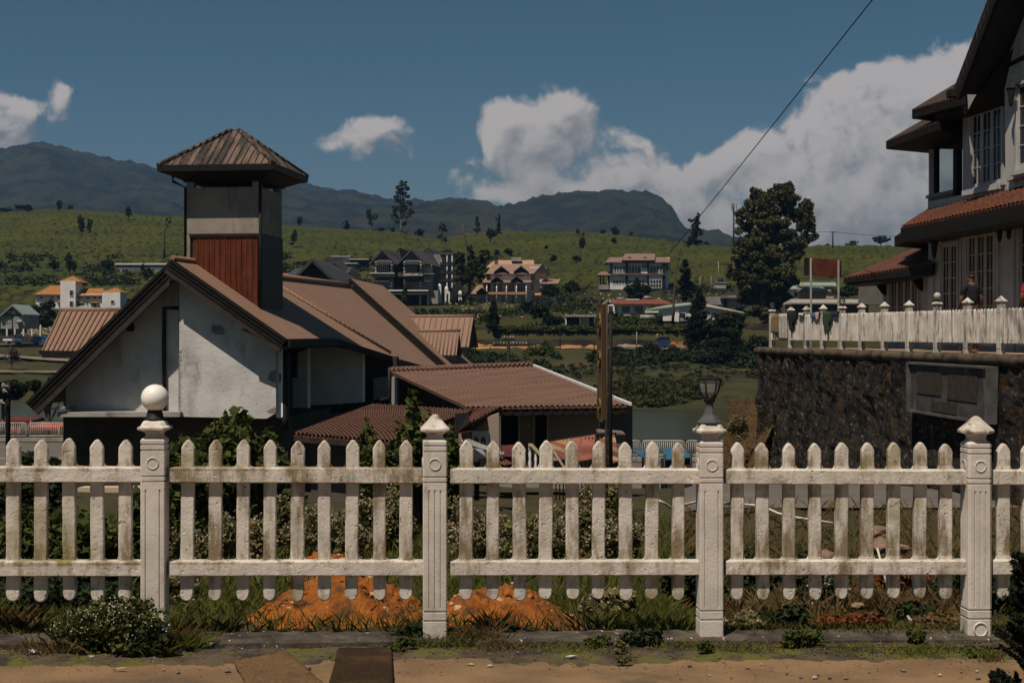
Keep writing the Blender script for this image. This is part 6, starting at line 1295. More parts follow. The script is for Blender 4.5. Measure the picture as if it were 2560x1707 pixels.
def text(body, name, loc, size, m, parent, extrude=.03, sx=1.0, rot=(R(90), 0, 0), align='LEFT'):
    cu = bpy.data.curves.new(name, 'FONT'); cu.body = body; cu.size = size; cu.extrude = extrude; cu.align_x = align; cu.offset = size * .018; o = bpy.data.objects.new(name, cu); col.objects.link(o); o.location = loc; o.rotation_euler = rot; o.scale = (sx, 1, 1)
    dg = bpy.context.evaluated_depsgraph_get(); me = bpy.data.meshes.new_from_object(o.evaluated_get(dg)); mw = Matrix.Translation(loc) @ o.rotation_euler.to_matrix().to_4x4() @ Matrix.Diagonal((sx, 1, 1, 1)); bpy.data.objects.remove(o)
    off = Vector(parent['_o']) if parent else Vector((0, 0, 0)); me.transform(Matrix.Translation(-off) @ mw); me.materials.clear(); me.materials.append(m); r_ = bpy.data.objects.new(name, me); col.objects.link(r_)
    if parent: r_.parent = parent; r_['_o'] = parent['_o']
    return r_
LET = mat('sign_letters', (.75, .73, .7), None, rough=.6)
def fit(body, k, x0, x1, yb, yt, Y, parent, m, name='lettering'):
    a = Q(k, x0, yb, Y); c = Q(k, x1, yt, Y); H_ = (c.z - a.z) / .70; cu = bpy.data.curves.new('m', 'FONT'); cu.body = body; cu.size = H_; ob_ = bpy.data.objects.new('m', cu); col.objects.link(ob_); bpy.context.view_layer.update(); w = ob_.dimensions.x; bpy.data.objects.remove(ob_); return text(body, name, a, H_, m, parent, .04, (c.x - a.x) / max(w, 1e-3))
fit('QUEENS LAKE', 18, 908, 1222, 748, 706, 280 - 1.99, sg, LET); fit('CABIN', 18, 1238, 1318, 748, 722, 280 - 1.99, sg, LET)
b = MB(); a = Q(18, 872, 722, 278.0); b.tube([a + Vector((1.1 * 32 / 8.4 / F * 280 * math.cos(t), 0, 1.1 * 32 / 8.4 / F * 280 * math.sin(t))) for t in np.linspace(0, 2 * math.pi, 17)], .04, 5, cap=False); b.build('emblem', mat('emblem_red', (.2, .06, .04)), sg)
# drive and garden wall beside the hotel, white gate piers
def wallthing(name, label, pts, h_, m, th=.35, cat='wall', group=None, cap=None):
    t = thing(name, pts[0], label, cat, group); b = MB()
    for i in range(len(pts) - 1): b.slab([pts[i] - ZV * 1.0, pts[i + 1] - ZV * 1.0, pts[i + 1] + ZV * h_, pts[i] + ZV * h_], Vector((0, th, 0)))
    b.build('wall_face', m, t); return t
wallthing('garden_wall', 'grey panelled boundary wall beside the hotel drive', [Q(18, 1640, 1270, 292), Q(18, 1930, 1170, 296), Q(18, 2150, 1060, 305)], 2.2, HGREY)
for i, (x, y0, y1) in enumerate(((1560, 1210, 1320), (1668, 945, 1290), (1815, 1000, 1285), (1853, 1100, 1260), (2103, 1090, 1220), (2275, 1290, 1420))):
    a = Q(18, x, y1, 284); c = Q(18, x, y0, 284); b = MB(); b.bb(a.x - .35, a.x + .35, a.y, a.y + .7, a.z - .5, c.z - .3); b.lathe(Vector((a.x, a.y + .35, c.z - .3)), [(.42, 0), (.42, .1), (.3, .15), (.32, .4), (.05, .6)], 8); tag(b.build('gate_pier', HWHITE), ['short white gate pier nearest the hotel undercroft', 'tall pale gate post in front of the hotel wall', 'tall white gate post at the dark hotel gate', 'short white pier right of the dark hotel gate', 'white pier with globe top on the hotel drive', 'leaning white pier by the tiered house lawn'][i], 'pier', 'gate piers by the hotel drive')
b = MB(); b.slab([Q(18, 1730, 1130, 285), Q(18, 1812, 1130, 285), Q(18, 1812, 1280, 285), Q(18, 1730, 1280, 285)], Vector((0, .15, 0))); tag(b.build('gate', BLACKM), 'black metal gate between the hotel gate posts', 'gate')
# white cottages on the slope above
for lab, k, x0, x1, y0, y1, Y, m_, rm in (('small white flat roofed cottage above the charcoal gable', 21, 1450, 1900, 10, 150, 350, HWHITE, HROOF_S), ('long dark shed with a rusty tin edge beside the white cottage', 21, 1910, 2352, 80, 190, 345, HDARK, HROOF_S), ('low dark green shed below the white cottage', 21, 1600, 2080, 180, 240, 335, TEAL, HROOF_S)):
    h = House('cottage', lab, zp(k, (x0 + x1) / 2, y1)[0], zp(k, 0, y1)[1], Y, 'cottage', 'cottages on the slope'); h.box('wall', *(*zp(k, x0, y0), *zp(k, x1, y1 + 60)), m_, 0, 5)
    h.roofx('roof', zp(k, x0 - 20, 0)[0], zp(k, x1 + 20, 0)[0], zp(k, 0, y0)[1], zp(k, 0, y0 - 26)[1], rm, 5)
    if m_ is HWHITE:
        for x in (1510, 1660): h.win(*(*zp(k, x, 40), *zp(k, x + 36, 90)), 1)
# --- yellow roofed mansion on the left
def z1(x, y): return zp(1, x, y)
h = House('ochre_mansion', 'white mansion with ochre hipped roofs and a square stair tower', 190, 775, 335)
def s1(name, x0, y0, x1, y1, m, dy=0.0, d=6.0): return h.box(name, *(*z1(x0, y0), *z1(x1, y1)), m, dy, d)
s1('wall', 270, 405, 780, 560, HWHITE, 0, 9); s1('wall', 780, 395, 915, 560, HWHITE, -1, 6)
h.roofx('roof', z1(262, 0)[0], z1(510, 0)[0], z1(0, 412)[1], z1(0, 338)[1], HROOF_Y, 9, 24, 24); h.roofx('roof', z1(560, 0)[0], z1(790, 0)[0], z1(0, 420)[1], z1(0, 360)[1], HROOF_Y, 9, 10, 18); h.roofx('turret_roof', z1(772, 0)[0], z1(918, 0)[0], z1(0, 394)[1], z1(0, 358)[1], HROOF_Y, 6, 20, 20)
tw_ = s1('stair_tower', 470, 310, 584, 520, HWHITE, -1.5, 5); h.roofx('tower_roof', z1(440, 0)[0], z1(615, 0)[0], z1(0, 316)[1], z1(0, 270)[1], HROOF_Y, 5, 27, 27, parent=tw_)
s1('chimney', 285, 368, 306, 405, mat('brick', (.2, .09, .05)), 2, 1)
for x0, y0, x1, y1 in ((540, 380, 568, 424), (540, 462, 568, 505)): h.win(*(*z1(x0, y0), *z1(x1, y1)), 1, -1.6, HWHITE, GLASSD)
for x in (300, 385, 430, 590, 655, 705, 745): h.win(*(*z1(x, 424), *z1(x + 22, 444)), 1, -.05, HWHITE, GLASSD)
for x in (370, 470, 600, 715): h.roofx('window_hood', z1(x - 35, 0)[0], z1(x + 35, 0)[0], z1(0, 472)[1], z1(0, 452)[1], HROOF_Y, 1.0, 11, 11, oh=.6); h.win(*(*z1(x - 14, 474), *z1(x + 14, 512)), 1, -.05, HWHITE, GLASSD)
h.win(*(*z1(845, 455), *z1(872, 480)), 1, -1.1, HWHITE, GLASSD); h.win(*(*z1(650, 465), *z1(665, 490)), 1, -.05)
h = House('green_roof_pavilion', 'low pavilion with a pale green hipped roof below the ochre mansion', 200, 778, 318); h.roofx('roof', z1(470, 0)[0], z1(740, 0)[0], z1(0, 532)[1], z1(0, 494)[1], HROOF_G, 7, 36, 36); h.box('wall', *(*z1(500, 530), *z1(715, 570)), HWHITE, 1, 5)
# --- green roofed half timbered house far left
def z17(x, y): return zp(17, x, y)
h = House('green_roof_house', 'half timbered grey house with a pale green gable roof at far left', 30, 825, 262)
h.box('gable_wall', 0, 0, 0, 0, HGREY, 0, 8, pts=[z17(*q) for q in ((20, 490), (340, 215), (600, 430), (600, 800), (20, 800))])
h.slab('roof', [(*z17(-260, 480), -.8), (*z17(340, 200), -.8), (*z17(130, 205), 9), (*z17(-200, 400), 9)][:0] or [(*z17(0, 495), -.8), (*z17(340, 200), -.8), (*z17(130, 210), 8), (*z17(-210, 500), 8)], HROOF_G, .25); h.slab('roof', [(*z17(340, 200), -.8), (*z17(620, 450), -.8), (*z17(640, 450), 8), (*z17(350, 205), 8)], HROOF_G, .25)
for x0, y0, x1, y1 in ((60, 455, 600, 475), (180, 340, 500, 352), (165, 350, 180, 465), (272, 300, 286, 465), (390, 350, 404, 465), (500, 380, 514, 465), (295, 470, 310, 800)): h.box('timber', *(*z17(x0, y0), *z17(x1, y1)), DARKWOOD, -.12, .15)
h.win(*(*z17(292, 368), *z17(388, 440)), 2, -.05, rows=2); h.win(*(*z17(122, 572), *z17(225, 648)), 2, -.05, rows=2); h.roofx('porch_roof', z17(425, 0)[0], z17(560, 0)[0], z17(0, 625)[1], z17(0, 530)[1], HROOF_G, 3, 3, 3)
# teal shacks in the tea
for lab, x0, x1, m_ in (('turquoise estate shack with a verandah in the tea bushes', 872, 1060, BLUEP), ('teal painted estate shack right of the turquoise one', 1085, 1242, TEAL)):
    a0_, yy = z1((x0 + x1) / 2, 245); g = G(a0_, yy); h = House('estate_shack', lab, a0_, yy, g.y, 'shack', 'painted shacks in the tea'); h.box('wall', *(*z1(x0, 182), *z1(x1, 232)), m_, 0, 4); h.roofx('roof', z1(x0 - 12, 0)[0], z1(x1 + 12, 0)[0], z1(0, 186)[1], z1(0, 172)[1], HROOF_S, 4); h.box('base', *(*z1(x0, 226), *z1(x1, 262)), CONC, -.8, 4)
    for i in range(3): h.win(*(*z1(x0 + 25 + i * 48, 196), *z1(x0 + 50 + i * 48, 222)), 1, -.06, m_, GLASSD)
    h.rail(z1(x0, 0)[0], z1(x1, 0)[0], z1(0, 212)[1], z1(0, 228)[1], -.6, HWHITE)
def z10(x, y): return zp(10, x, y)
h = House('hilltop_shed', 'long teal roofed shed on the left hilltop', 15, 531, 640, 'shed'); h.slab('roof', [(*z10(-60, 790), 0), (*z10(130, 812), 0), (*z10(128, 800), 6), (*z10(-60, 778), 6)], TEAL, .3); h.box('wall', *(*z10(-60, 795), *z10(90, 850)), HDARK, .5, 5)
h = House('hilltop_hut', 'small dark hut beside shrubs on the left hilltop', 53, 535, 638, 'hut'); h.box('wall', *(*z10(160, 780), *z10(285, 860)), HDARK, 0, 5); h.box('roof', *(*z10(155, 768), *z10(292, 784)), HDARK, -.6, 6)
# --- cream houses, tunnel and sheds right of the big tree
def z19(x, y): return zp(19, x, y)
h = House('cream_house', 'cream two storey house with a mixed green and tin roof', 2045, 742, 255); h.box('wall', *(*z19(260, 195), *z19(770, 410)), HCREAM, 0, 7); h.roofx('roof', z19(215, 0)[0], z19(800, 0)[0], z19(0, 212)[1], z19(0, 150)[1], HROOF_G, 7, 10, -10); h.box('gable', 0, 0, 0, 0, HCREAM, -.4, .4, pts=[z19(*q) for q in ((225, 205), (290, 152), (330, 210))]); h.win(*(*z19(640, 220), *z19(690, 310)), 1, -.05, HCREAM, GLASSD); h.win(*(*z19(430, 215), *z19(470, 240)), 1, -.05, HCREAM, GLASSD)
h = House('ochre_cottage', 'small ochre cottage with a tin roof in front of the cream house', 2030, 745, 240); h.box('wall', *(*z19(300, 285), *z19(650, 410)), mat('ochre_wall', (.40, .29, .16), (.34, .24, .13), .6), 0, 5); h.roofx('roof', z19(360, 0)[0], z19(720, 0)[0], z19(0, 290)[1], z19(0, 224)[1], HROOF_S, 5, -5, 14); h.box('gable', 0, 0, 0, 0, mat('ochre_wall', (.4, .29, .16)), .2, .4, pts=[z19(*q) for q in ((245, 290), (340, 224), (432, 290), (432, 330), (300, 330))]); h.win(*(*z19(432, 296), *z19(462, 400)), 1, -.05, HCREAM, GLASSD, name='door'); h.slab('roof', [(*z19(230, 300), -.5), (*z19(345, 222), -.5), (*z19(370, 222), 4), (*z19(250, 300), 4)], HROOF_S, .15)
h = House('green_hut', 'little pale hut with green tin roof beside the big tree', 1985, 740, 245); h.box('wall', *(*z19(150, 258), *z19(230, 400)), HWHITE, 0, 4); h.roofx('roof', z19(80, 0)[0], z19(248, 0)[0], z19(0, 262)[1], z19(0, 190)[1], HROOF_G, 5, 4, 16); h.box('opening', *(*z19(172, 285), *z19(205, 370)), HDARK, -.1, .2)
h = House('long_shed', 'long low shed under a dull grey sheet roof', 2080, 768, 200, 'shed'); h.roofx('roof', z19(120, 0)[0], z19(1360, 0)[0], z19(0, 478)[1], z19(0, 412)[1], HROOF_S, 6, 8, 14); h.box('wall', *(*z19(140, 470), *z19(1330, 640)), mat('shed_grey', (.10, .09, .08), (.07, .062, .055), .6), .8, 5)
h = House('tunnel_greenhouse', 'arched white plastic tunnel greenhouse behind the annex', 2180, 765, 190, 'greenhouse'); b = MB(); a = h.p(*z19(1330, 500)); c_ = h.p(*z19(1450, 500)); w_ = 2.9; ctr = h.p(*z19(1330, 500)); vs = []; n = 14
for dx, dy in ((0, 0), (6, 7)):
    for i in range(n + 1): t = math.pi * i / n; vs.append(ctr + Vector((w_ * -math.cos(t) * .55 + dx, dy, 5.0 * math.sin(t) ** .8)))
b.add(vs, [(i, i + 1, n + 2 + i, n + 1 + i) for i in range(n)], 0, True); b.build('cover', mat('plastic_sheet', (.42, .4, .37), (.34, .32, .3), .8, .6), h.t); b = MB(); b.poly(vs[:n + 1]); b.build('end_sheet', mat('end_sheet', (.16, .14, .115), (.12, .105, .09), .8), h.t)
h = House('white_shed', 'pale slab roofed store behind the tunnel greenhouse', 2190, 735, 215, 'shed'); h.box('roof', *(*z19(1280, 298), *z19(1540, 318)), HCREAM, -.5, 5); h.box('wall', *(*z19(1300, 318), *z19(1540, 420)), HGREY, 0, 4)
# grey stone cottage and block near the tree, small concrete block
h = House('stone_cottage', 'old grey stone cottage with a dark roof under the big tree', 1840, 766, 262); h.box('wall', *(*zp(5, 1350, 1190), *zp(5, 1535, 1300)), HGREY, 0, 6); h.roofx('roof', zp(5, 1285, 0)[0], zp(5, 1545, 0)[0], zp(5, 0, 1212)[1], zp(5, 0, 1185)[1], HROOF_K, 6, 6, 6); h.box('wall', *(*zp(5, 1175, 1200), *zp(5, 1320, 1275)), HGREY, 2, 5); h.win(*(*zp(5, 1390, 1225), *zp(5, 1425, 1262)), 2)
h = House('water_block', 'pale concrete water block standing in the tea rows', 1802, 720, 300, 'tank'); h.box('wall', *(*zp(5, 1230, 1070), *zp(5, 1327, 1123)), CONC, 0, 4); h.box('lid', *(*zp(5, 1226, 1066), *zp(5, 1331, 1074)), CONC, -.2, 4.4); b = MB(); a = h.p(*zp(5, 1288, 1066), 2); b.lathe(a, [(.6, 0), (.6, .9), (.5, 1.1), (.1, 1.2)], 12); b.build('tank', mat('blue_tank', (.02, .05, .055)), h.t)
# stone terrace walls down to the lake
def terrace(label, k, x0, x1, yt, yb, Y, m=TERRWALL, Y1=None):
    a, c = Q(k, x0, yt, Y), Q(k, x1, yt, Y1 or Y); h_ = a.z - Q(k, x0, yb, Y).z; t = thing('terrace_wall', a - ZV * h_, label, 'wall', 'stone terrace walls above the lake'); vs = []; n = int((c - a).length / 1.2) + 2
    for i in range(n + 1):
        for j in range(5): p = a.lerp(c, i / n) - ZV * ((h_ + .8) * j / 4); p.y += -.12 * j / 4 + .22 * noise.noise((p.x * .5, p.z * .9, Y)); p.z += .18 * noise.noise((p.x * .3, 0, 1)) if j == 0 else 0; vs.append(p)
    top = [v + Vector((0, 1.0, -.02)) for v in vs[::5]]
    b = MB(); b.add(vs, [(i * 5 + j, (i + 1) * 5 + j, (i + 1) * 5 + j + 1, i * 5 + j + 1) for i in range(n) for j in range(4)]); q = len(b.v); b.add(vs[::5] + top, [(i, i + 1, n + 2 + i, n + 1 + i) for i in range(n)]); b.build('wall_face', m, t)
terrace('lowest dark terrace wall above the strip of orange sand', 4, 340, 2160, 945, 1032, 227); terrace('middle terrace wall with a mown ledge above it', 4, 1100, 2080, 838, 888, 233); terrace('left terrace wall below the tiered house garden', 4, 330, 1080, 822, 892, 231); terrace('upper terrace wall under the rusty bungalow', 4, 2120, 2352, 790, 838, 238); terrace('short terrace wall behind the dark garden trees', 5, 760, 960, 1450, 1495, 232); terrace('dark terrace wall beside the garden trees at right', 5, 1500, 1730, 1450, 1500, 231)
terrace('long terrace wall left under the lawn of the tiered house', 4, 330, 960, 730, 768, 246)
# orange sand strip, rubble heap
def strip(name, k, x0, x1, yc, Y, depth, h_, m, seed, label, cat):
    a, c = Q(k, x0, yc, Y), Q(k, x1, yc, Y); n, mm = 120, 8; vs = []
    for i in range(n + 1):
        for j in range(mm + 1):
            x = lerp(a.x, c.x, i / n); v = j / mm; e = min(1, i / 8, (n - i) / 8); hh = h_ * math.sin(math.pi * v) ** .7 * (.55 + .45 * noise.noise((x * .25, seed, 0)) + .35 * noise.noise((x * 1.1, v * 3, seed))) * e
            y = a.y + (v - .5) * depth; vs.append((x, y, zfar((x / y) * F + CX, y) - .25 + hh))
    o = nmesh(name, vs, [(i * (mm + 1) + j, (i + 1) * (mm + 1) + j, (i + 1) * (mm + 1) + j + 1, i * (mm + 1) + j + 1) for i in range(n) for j in range(mm)], m); tag(o, label, cat, kind='stuff'); return o
strip('sand_heap', 4, 150, 1660, 1060, 222, 6, 1.0, SAND, 3, 'long heap of orange sand under the lowest terrace wall', 'sand'); strip('rubble_heap', 4, 1640, 2360, 1060, 221, 6, 1.0, RUBBLE, 8, 'heap of broken pale rubble right of the orange sand', 'rubble')
h = House('earth_cutting', 'raw orange earth cutting behind the rubble', 1710, 868, 228, 'cutting'); b = MB(); vs = []
for i in range(15):
    for j in range(5): p = h.p(*zp(4, lerp(2150, 2480, i / 14), lerp(965, 1040, j / 4))); p.y += .5 * noise.noise((i * .6, j * .8, 4)) - j * .1; vs.append(p)
b.add(vs, [(i * 5 + j, (i + 1) * 5 + j, (i + 1) * 5 + j + 1, i * 5 + j + 1) for i in range(14) for j in range(4)]); b.build('earth_face', mat('raw_earth', (.30, .12, .03), (.2, .075, .02), .5, .95, .5, 3), h.t)
q = Q(4, 2062, 1070, 219); q.z = zfar(zp(4, 2062, 0)[0], 219) + .6; person(q, 'worker in a yellow shirt and blue trousers on the rubble heap', R(20), 1.75, mat('yellow_shirt', (.4, .26, .05)), mat('blue_trousers', (.04, .08, .14)))
a = Q(4, 2123, 1050, 219); b = MB(); b.bb(a.x - .9, a.x + .9, a.y, a.y + 1.2, a.z - .4, a.z + 2.0); b.bb(a.x - 1.0, a.x + 1.0, a.y - .1, a.y + 1.3, a.z + 2.0, a.z + 2.15); b.tube([a + Vector((-.9, -.1, -.4)), a + Vector((-.9, -.1, -1.6))], .06, 5); b.tube([a + Vector((.9, -.1, -.4)), a + Vector((.9, -.1, -1.6))], .06, 5); tag(b.build('blue_barrow', mat('dull_blue', (.02, .05, .12), (.015, .035, .09), 1)), 'small blue metal hopper standing on the rubble', 'hopper')
# ------------------------------------------------------------------ trees across the lake
def tree_px(name, label, px, py, Y, clumps, nleaf, ls, k=None, m=None, trunk=None, limbs=True, cat='tree', group=None, seed=1, bark=None, zbase=None, subr=.42, sub=5, deep=.8, flat=.3, elong=1.6):
    """crown clumps given as (x, y, rx, ry) on the sketch grid (zoom k), turned into metres at depth Y"""
    base = P(px, py, Y)
    if zbase is not None: base.z = zbase
    r = random.Random(seed); cl = []
    for (x, y, rx, ry) in clumps:
        if k is not None: x, y = zp(k, x, y); s_ = ZO[k][2]; rx, ry = rx / s_, ry / s_
        p = P(x, y, Y) - base; f = Y / F; cl.append((p.x, r.uniform(-.5, .5) * rx * f * deep, p.z, rx * f, rx * f * deep, ry * f))
    top = max(c[2] for c in cl); lm = [(r.uniform(.3, .75), c[0] * .85, c[1] * .6, c[2], .02 * top + .03) for c in cl[:12]] if limbs else ()
    if trunk is None: trunk = (top * .8, top * .022 + .05, top * .008 + .02, 0)
    return tree(name, base, label, cat, cl, nleaf, ls, m, trunk, lm, bark, group, seed, flat, elong, sub, subr)
tree_px('cypress_tree', 'huge dense old cypress tree standing alone right of centre', 1910, 800, 234, [(1850, 250, 125, 125), (1640, 330, 130, 130), (2000, 390, 130, 130), (1510, 470, 95, 110), (1760, 480, 200, 160), (2080, 510, 90, 120), (1560, 640, 150, 140), (1850, 680, 190, 140), (2050, 650, 90, 50), (2150, 645, 55, 30), (1480, 800, 110, 120), (1680, 850, 180, 150), (1930, 800, 100, 100),
    (1450, 950, 120, 110), (1650, 1050, 210, 130), (1840, 1020, 140, 120), (1540, 1180, 110, 90), (1740, 1220, 170, 110), (1860, 1180, 80, 110), (1690, 1340, 150, 80)], 56000, .32, 5, CYP, (19, .75, .15, .5), seed=11, sub=11, subr=.27, elong=2.0)
tree_px('pine_tree', 'dark narrow pine on a leaning trunk before the white bungalows', 1682, 805, 232, [(945, 900, 22, 40), (940, 960, 42, 40), (945, 1020, 55, 40), (940, 1080, 62, 45), (945, 1140, 62, 40), (955, 1190, 55, 35), (930, 1230, 30, 20)], 6000, .22, 5, CONIFER, (13.5, .26, .06, 1.6), limbs=False, seed=3, sub=6, flat=.6)
tree_px('cypress_tree', 'tall dark column cypress in front of the green roofed bungalow', 1748, 915, 208, [(1085, 1180, 35, 45), (1080, 1260, 60, 60), (1070, 1350, 85, 80), (1060, 1450, 110, 90), (1060, 1540, 110, 80), (1050, 1640, 90, 70)], 9000, .24, 5, CONIFER, seed=5, sub=7)
tree_px('garden_tree', 'broad dark tree right of the column cypress by the lake garden', 1800, 935, 206, [(1300, 1400, 110, 60), (1400, 1400, 100, 55), (1240, 1480, 120, 70), (1390, 1480, 110, 80), (1300, 1560, 150, 80), (1250, 1650, 150, 80), (1400, 1660, 130, 90)], 12000, .26, 5, LEAF_D, seed=8, sub=7)
tree_px('garden_tree', 'dark spreading tree hanging low over the bank', 1830, 975, 200, [(2050, 20, 130, 70), (1950, 60, 110, 70), (2120, 70, 90, 60), (1900, 120, 70, 50), (2020, 140, 150, 60), (2200, 110, 60, 60)], 12000, .24, 8, CONIFER, (5, .35, .15, 0), seed=9, sub=7)
tree_px('broadleaf_tree', 'loose olive green tree between the hotel and the tiered house', 1175, 745, 305, [(280, 110, 40, 60), (180, 170, 60, 60), (430, 150, 70, 60), (340, 230, 120, 70), (230, 290, 90, 70), (400, 300, 80, 60), (300, 370, 90, 60), (200, 390, 60, 50), (160, 260, 50, 60)], 10000, .36, 4, LEAF_O, (16, .4, .12, -1.5), seed=13, sub=6, subr=.3)
tree_px('conifer_tree', 'small black green conifer below the tiered house lawn', 1234, 828, 229, [(510, 610, 20, 35), (510, 680, 38, 50), (505, 750, 52, 50), (505, 820, 60, 45)], 5000, .22, 4, CONIFER, seed=15, sub=6)
tree_px('garden_tree', 'rounded dark tree in front of the half timbered house', 1600, 730, 300, [(1800, 470, 60, 45), (1880, 440, 50, 60), (1960, 470, 60, 45), (1850, 520, 110, 45), (1870, 400, 25, 40)], 7000, .30, 4, LEAF_D, (3, .25, .1, 0), seed=17)
tree_px('garden_tree', 'dark clipped bush beside the open garage', 1385, 818, 234, [(1010, 730, 40, 35), (1080, 740, 60, 40), (1120, 760, 50, 45), (1030, 780, 50, 40), (980, 640, 60, 40), (920, 690, 60, 50), (900, 650, 40, 30)], 6000, .24, 4, LEAF_D, (2, .2, .1, 0), seed=19)
tree_px('topiary_tree', 'clipped two ball topiary in front of the hotel balcony', 1013, 765, 262, [(950, 1000, 50, 45), (950, 1080, 55, 55), (930, 1170, 60, 50), (935, 1230, 50, 45)], 4500, .16, 18, LEAF_Y, (5, .12, .08, 0), limbs=False, seed=21, subr=.5)
tree_px('tree_fern', 'small palm like fern tree on the tiered house lawn', 1316, 790, 262, [(800, 625, 18, 8), (830, 620, 20, 8), (860, 625, 20, 8)], 500, .5, 4, LEAF_D, (3.2, .1, .08, 0), limbs=False, seed=22, elong=3)
tree_px('weeping_tree', 'bushy olive weeping tree below the ochre mansion', 103, 832, 290, [(700, 430, 110, 90), (900, 330, 130, 120), (1100, 260, 130, 100), (1250, 200, 120, 110), (800, 560, 130, 110), (1000, 520, 160, 120), (1200, 450, 150, 130), (700, 700, 120, 90), (950, 700, 150, 90), (1180, 650, 140, 100)], 15000, .30, 17, LEAF_O, (7, .4, .12, 0), seed=23, sub=7, subr=.33)
for i, (px, py, Y, w, h_, mm, lab) in enumerate(((1090, 742, 300, 22, 40, LEAF_D, 'dark tree behind the white hotel gate posts'), (1150, 760, 285, 26, 30, LEAF_O, 'olive bushy tree left of the tiered house garden'), (1375, 740, 300, 24, 26, LEAF_D, 'low spreading tree right of the tiered house'), (1430, 735, 320, 20, 34, LEAF_O, 'olive tree left of the half timbered house'), (1725, 735, 315, 26, 26, LEAF_D, 'dark tree right of the half timbered house'), (940, 745, 270, 24, 34, LEAF_D, 'dark tree in front of the hotel left gable'), (1560, 770, 262, 24, 22, LEAF_O, 'olive tree behind the rusty bungalow roof'), (2120, 742, 238, 40, 26, LEAF_D, 'dark round tree before the tunnel greenhouse'))):
    tree_px('garden_tree', lab, px, py, Y, [(px, py - h_ * .75, w * .6, h_ * .3), (px - w * .5, py - h_ * .5, w * .55, h_ * .3), (px + w * .5, py - h_ * .5, w * .55, h_ * .3), (px + w * .1, py - h_ * .3, w * .8, h_ * .3)], 3000, .3, None, mm, (2.5, .2, .1, 0), cat='tree', group='trees among the lake houses', seed=400 + i, subr=.3)
for lab, k, x, y, rx, ry, s_ in (('round dark clipped shrub behind the white truck', 17, 190, 895, 95, 45, 1), ('second round clipped shrub right of the first above the truck', 17, 425, 885, 75, 38, 2)):
    px, py = zp(k, x, y + ry); tree_px('clipped_shrub', lab, px, py, 283, [(x, y, rx, ry)], 2200, .22, k, LEAF_D, (.5, .1, .05, 0), limbs=False, cat='shrub', seed=s_, subr=.6)
# trees dotted over the tea hill: (zoom, crown x, crown top y, foot y, half width, kind)
HT = [(9, 1310, 128, 675, 105, 'euc', 'very tall open eucalyptus rising from the tea ridge'), (9, 285, 490, 608, 45, 'r', 'small round tree on the ridge right of the tower roof'), (9, 762, 535, 642, 48, 'c', 'dark conical tree on the ridge left of the tall eucalyptus'), (9, 1010, 400, 650, 70, 's', 'thin airy tree left of the tall eucalyptus'),
      (9, 1110, 605, 660, 40, 'r', 'low shrub between the airy tree and the tall eucalyptus'), (9, 1225, 605, 668, 30, 'c', 'short pointed tree at the foot of the tall eucalyptus'), (9, 1330, 645, 680, 45, 'r', 'low bush right of the tall eucalyptus trunk'), (9, 1500, 618, 715, 65, 'r', 'dense round tree on the falling ridge right of the eucalyptus'), (9, 1720, 550, 790, 58, 's', 'slim olive tree at the gap between the two tea hills'),
      (9, 2080, 490, 690, 42, 's', 'slim leaning tree on the second tea hill'), (9, 2300, 475, 680, 30, 'c', 'narrow dark tree standing right of the slim leaning tree'), (9, 2215, 610, 785, 70, 'r', 'dark spreading tree on the second hill slope'), (9, 2280, 835, 905, 30, 'r', 'small tree on the slope above the tiered house'), (9, 220, 630, 835, 45, 's', 'dark slim tree on the slope just right of the tower'),
      (4, 1010, 55, 102, 18, 'r', 'tiny round bush on the slope above the tan tiled roofs'), (4, 1330, -110, 140, 55, 's', 'dark ragged tree on the slope between the two white houses'), (4, 1650, -20, 50, 32, 'r', 'leaning round tree high on the central slope'), (4, 540, 95, 170, 25, 'r', 'small tree above the loose olive tree'), (4, 650, 80, 170, 45, 'r', 'olive shrub tree above the chimney of the tan roof'),
      (4, 1075, 140, 215, 35, 'r', 'dark shrub right of the tan roof ridge'), (4, 1290, 150, 210, 60, 'r', 'dark bush in the tea between the white houses'), (5, 175, 570, 632, 27, 'r', 'small dark tree on the skyline above the half timbered house'), (5, 285, 550, 650, 50, 'r', 'broad tree on the skyline above the half timbered house'), (5, 440, 598, 655, 18, 's', 'thin bent tree on the skyline right of the broad one'),
      (5, 1050, 425, 738, 80, 'c', 'tall ragged dark tree on the skyline beside the cell mast'), (5, 985, 640, 775, 32, 'r', 'small tree at the left foot of the ragged skyline tree'), (5, 1140, 688, 748, 28, 'r', 'small tree at the right foot of the ragged skyline tree'), (7, 175, 1475, 1522, 45, 'r', 'flat topped tree on the skyline left of the white house'),
      (7, 350, 1440, 1524, 60, 'r', 'umbrella shaped tree on the skyline near the white house'), (7, 560, 1475, 1524, 48, 'r', 'tree on the skyline touching the pent roof'), (7, 22, 1495, 1520, 15, 'r', 'tiny bush on the skyline right of the big cypress'), (10, 630, 720, 858, 45, 'r', 'egg shaped dark tree on the left hill crest'), (10, 745, 755, 835, 45, 's', 'airy tree next to the egg shaped tree'), (10, 1360, 790, 945, 50, 'r', 'olive tree on the left hill crest near the tower'),
      (10, 860, 880, 1112, 55, 'r', 'leaning dark tree in the left tea field'), (10, 950, 915, 1085, 40, 's', 'bare grey tree beside the leaning dark tree'), (10, 735, 1270, 1550, 80, 'r', 'black tree above the ochre mansion'), (10, 575, 1355, 1490, 58, 'r', 'low dark tree left of the black tree'), (10, 1150, 1340, 1500, 80, 'r', 'dark bush left of the turquoise shack'), (10, 1565, 1440, 1580, 70, 'r', 'dark tree below the teal shack'), (10, 300, 795, 862, 60, 'r', 'shrubs beside the small hilltop hut'), (10, 60, 820, 865, 55, 'r', 'grey shrub under the teal hilltop roof'), (10, 1790, 895, 985, 40, 's', 'leafy tuft of a bare pollarded tree near the tower')]
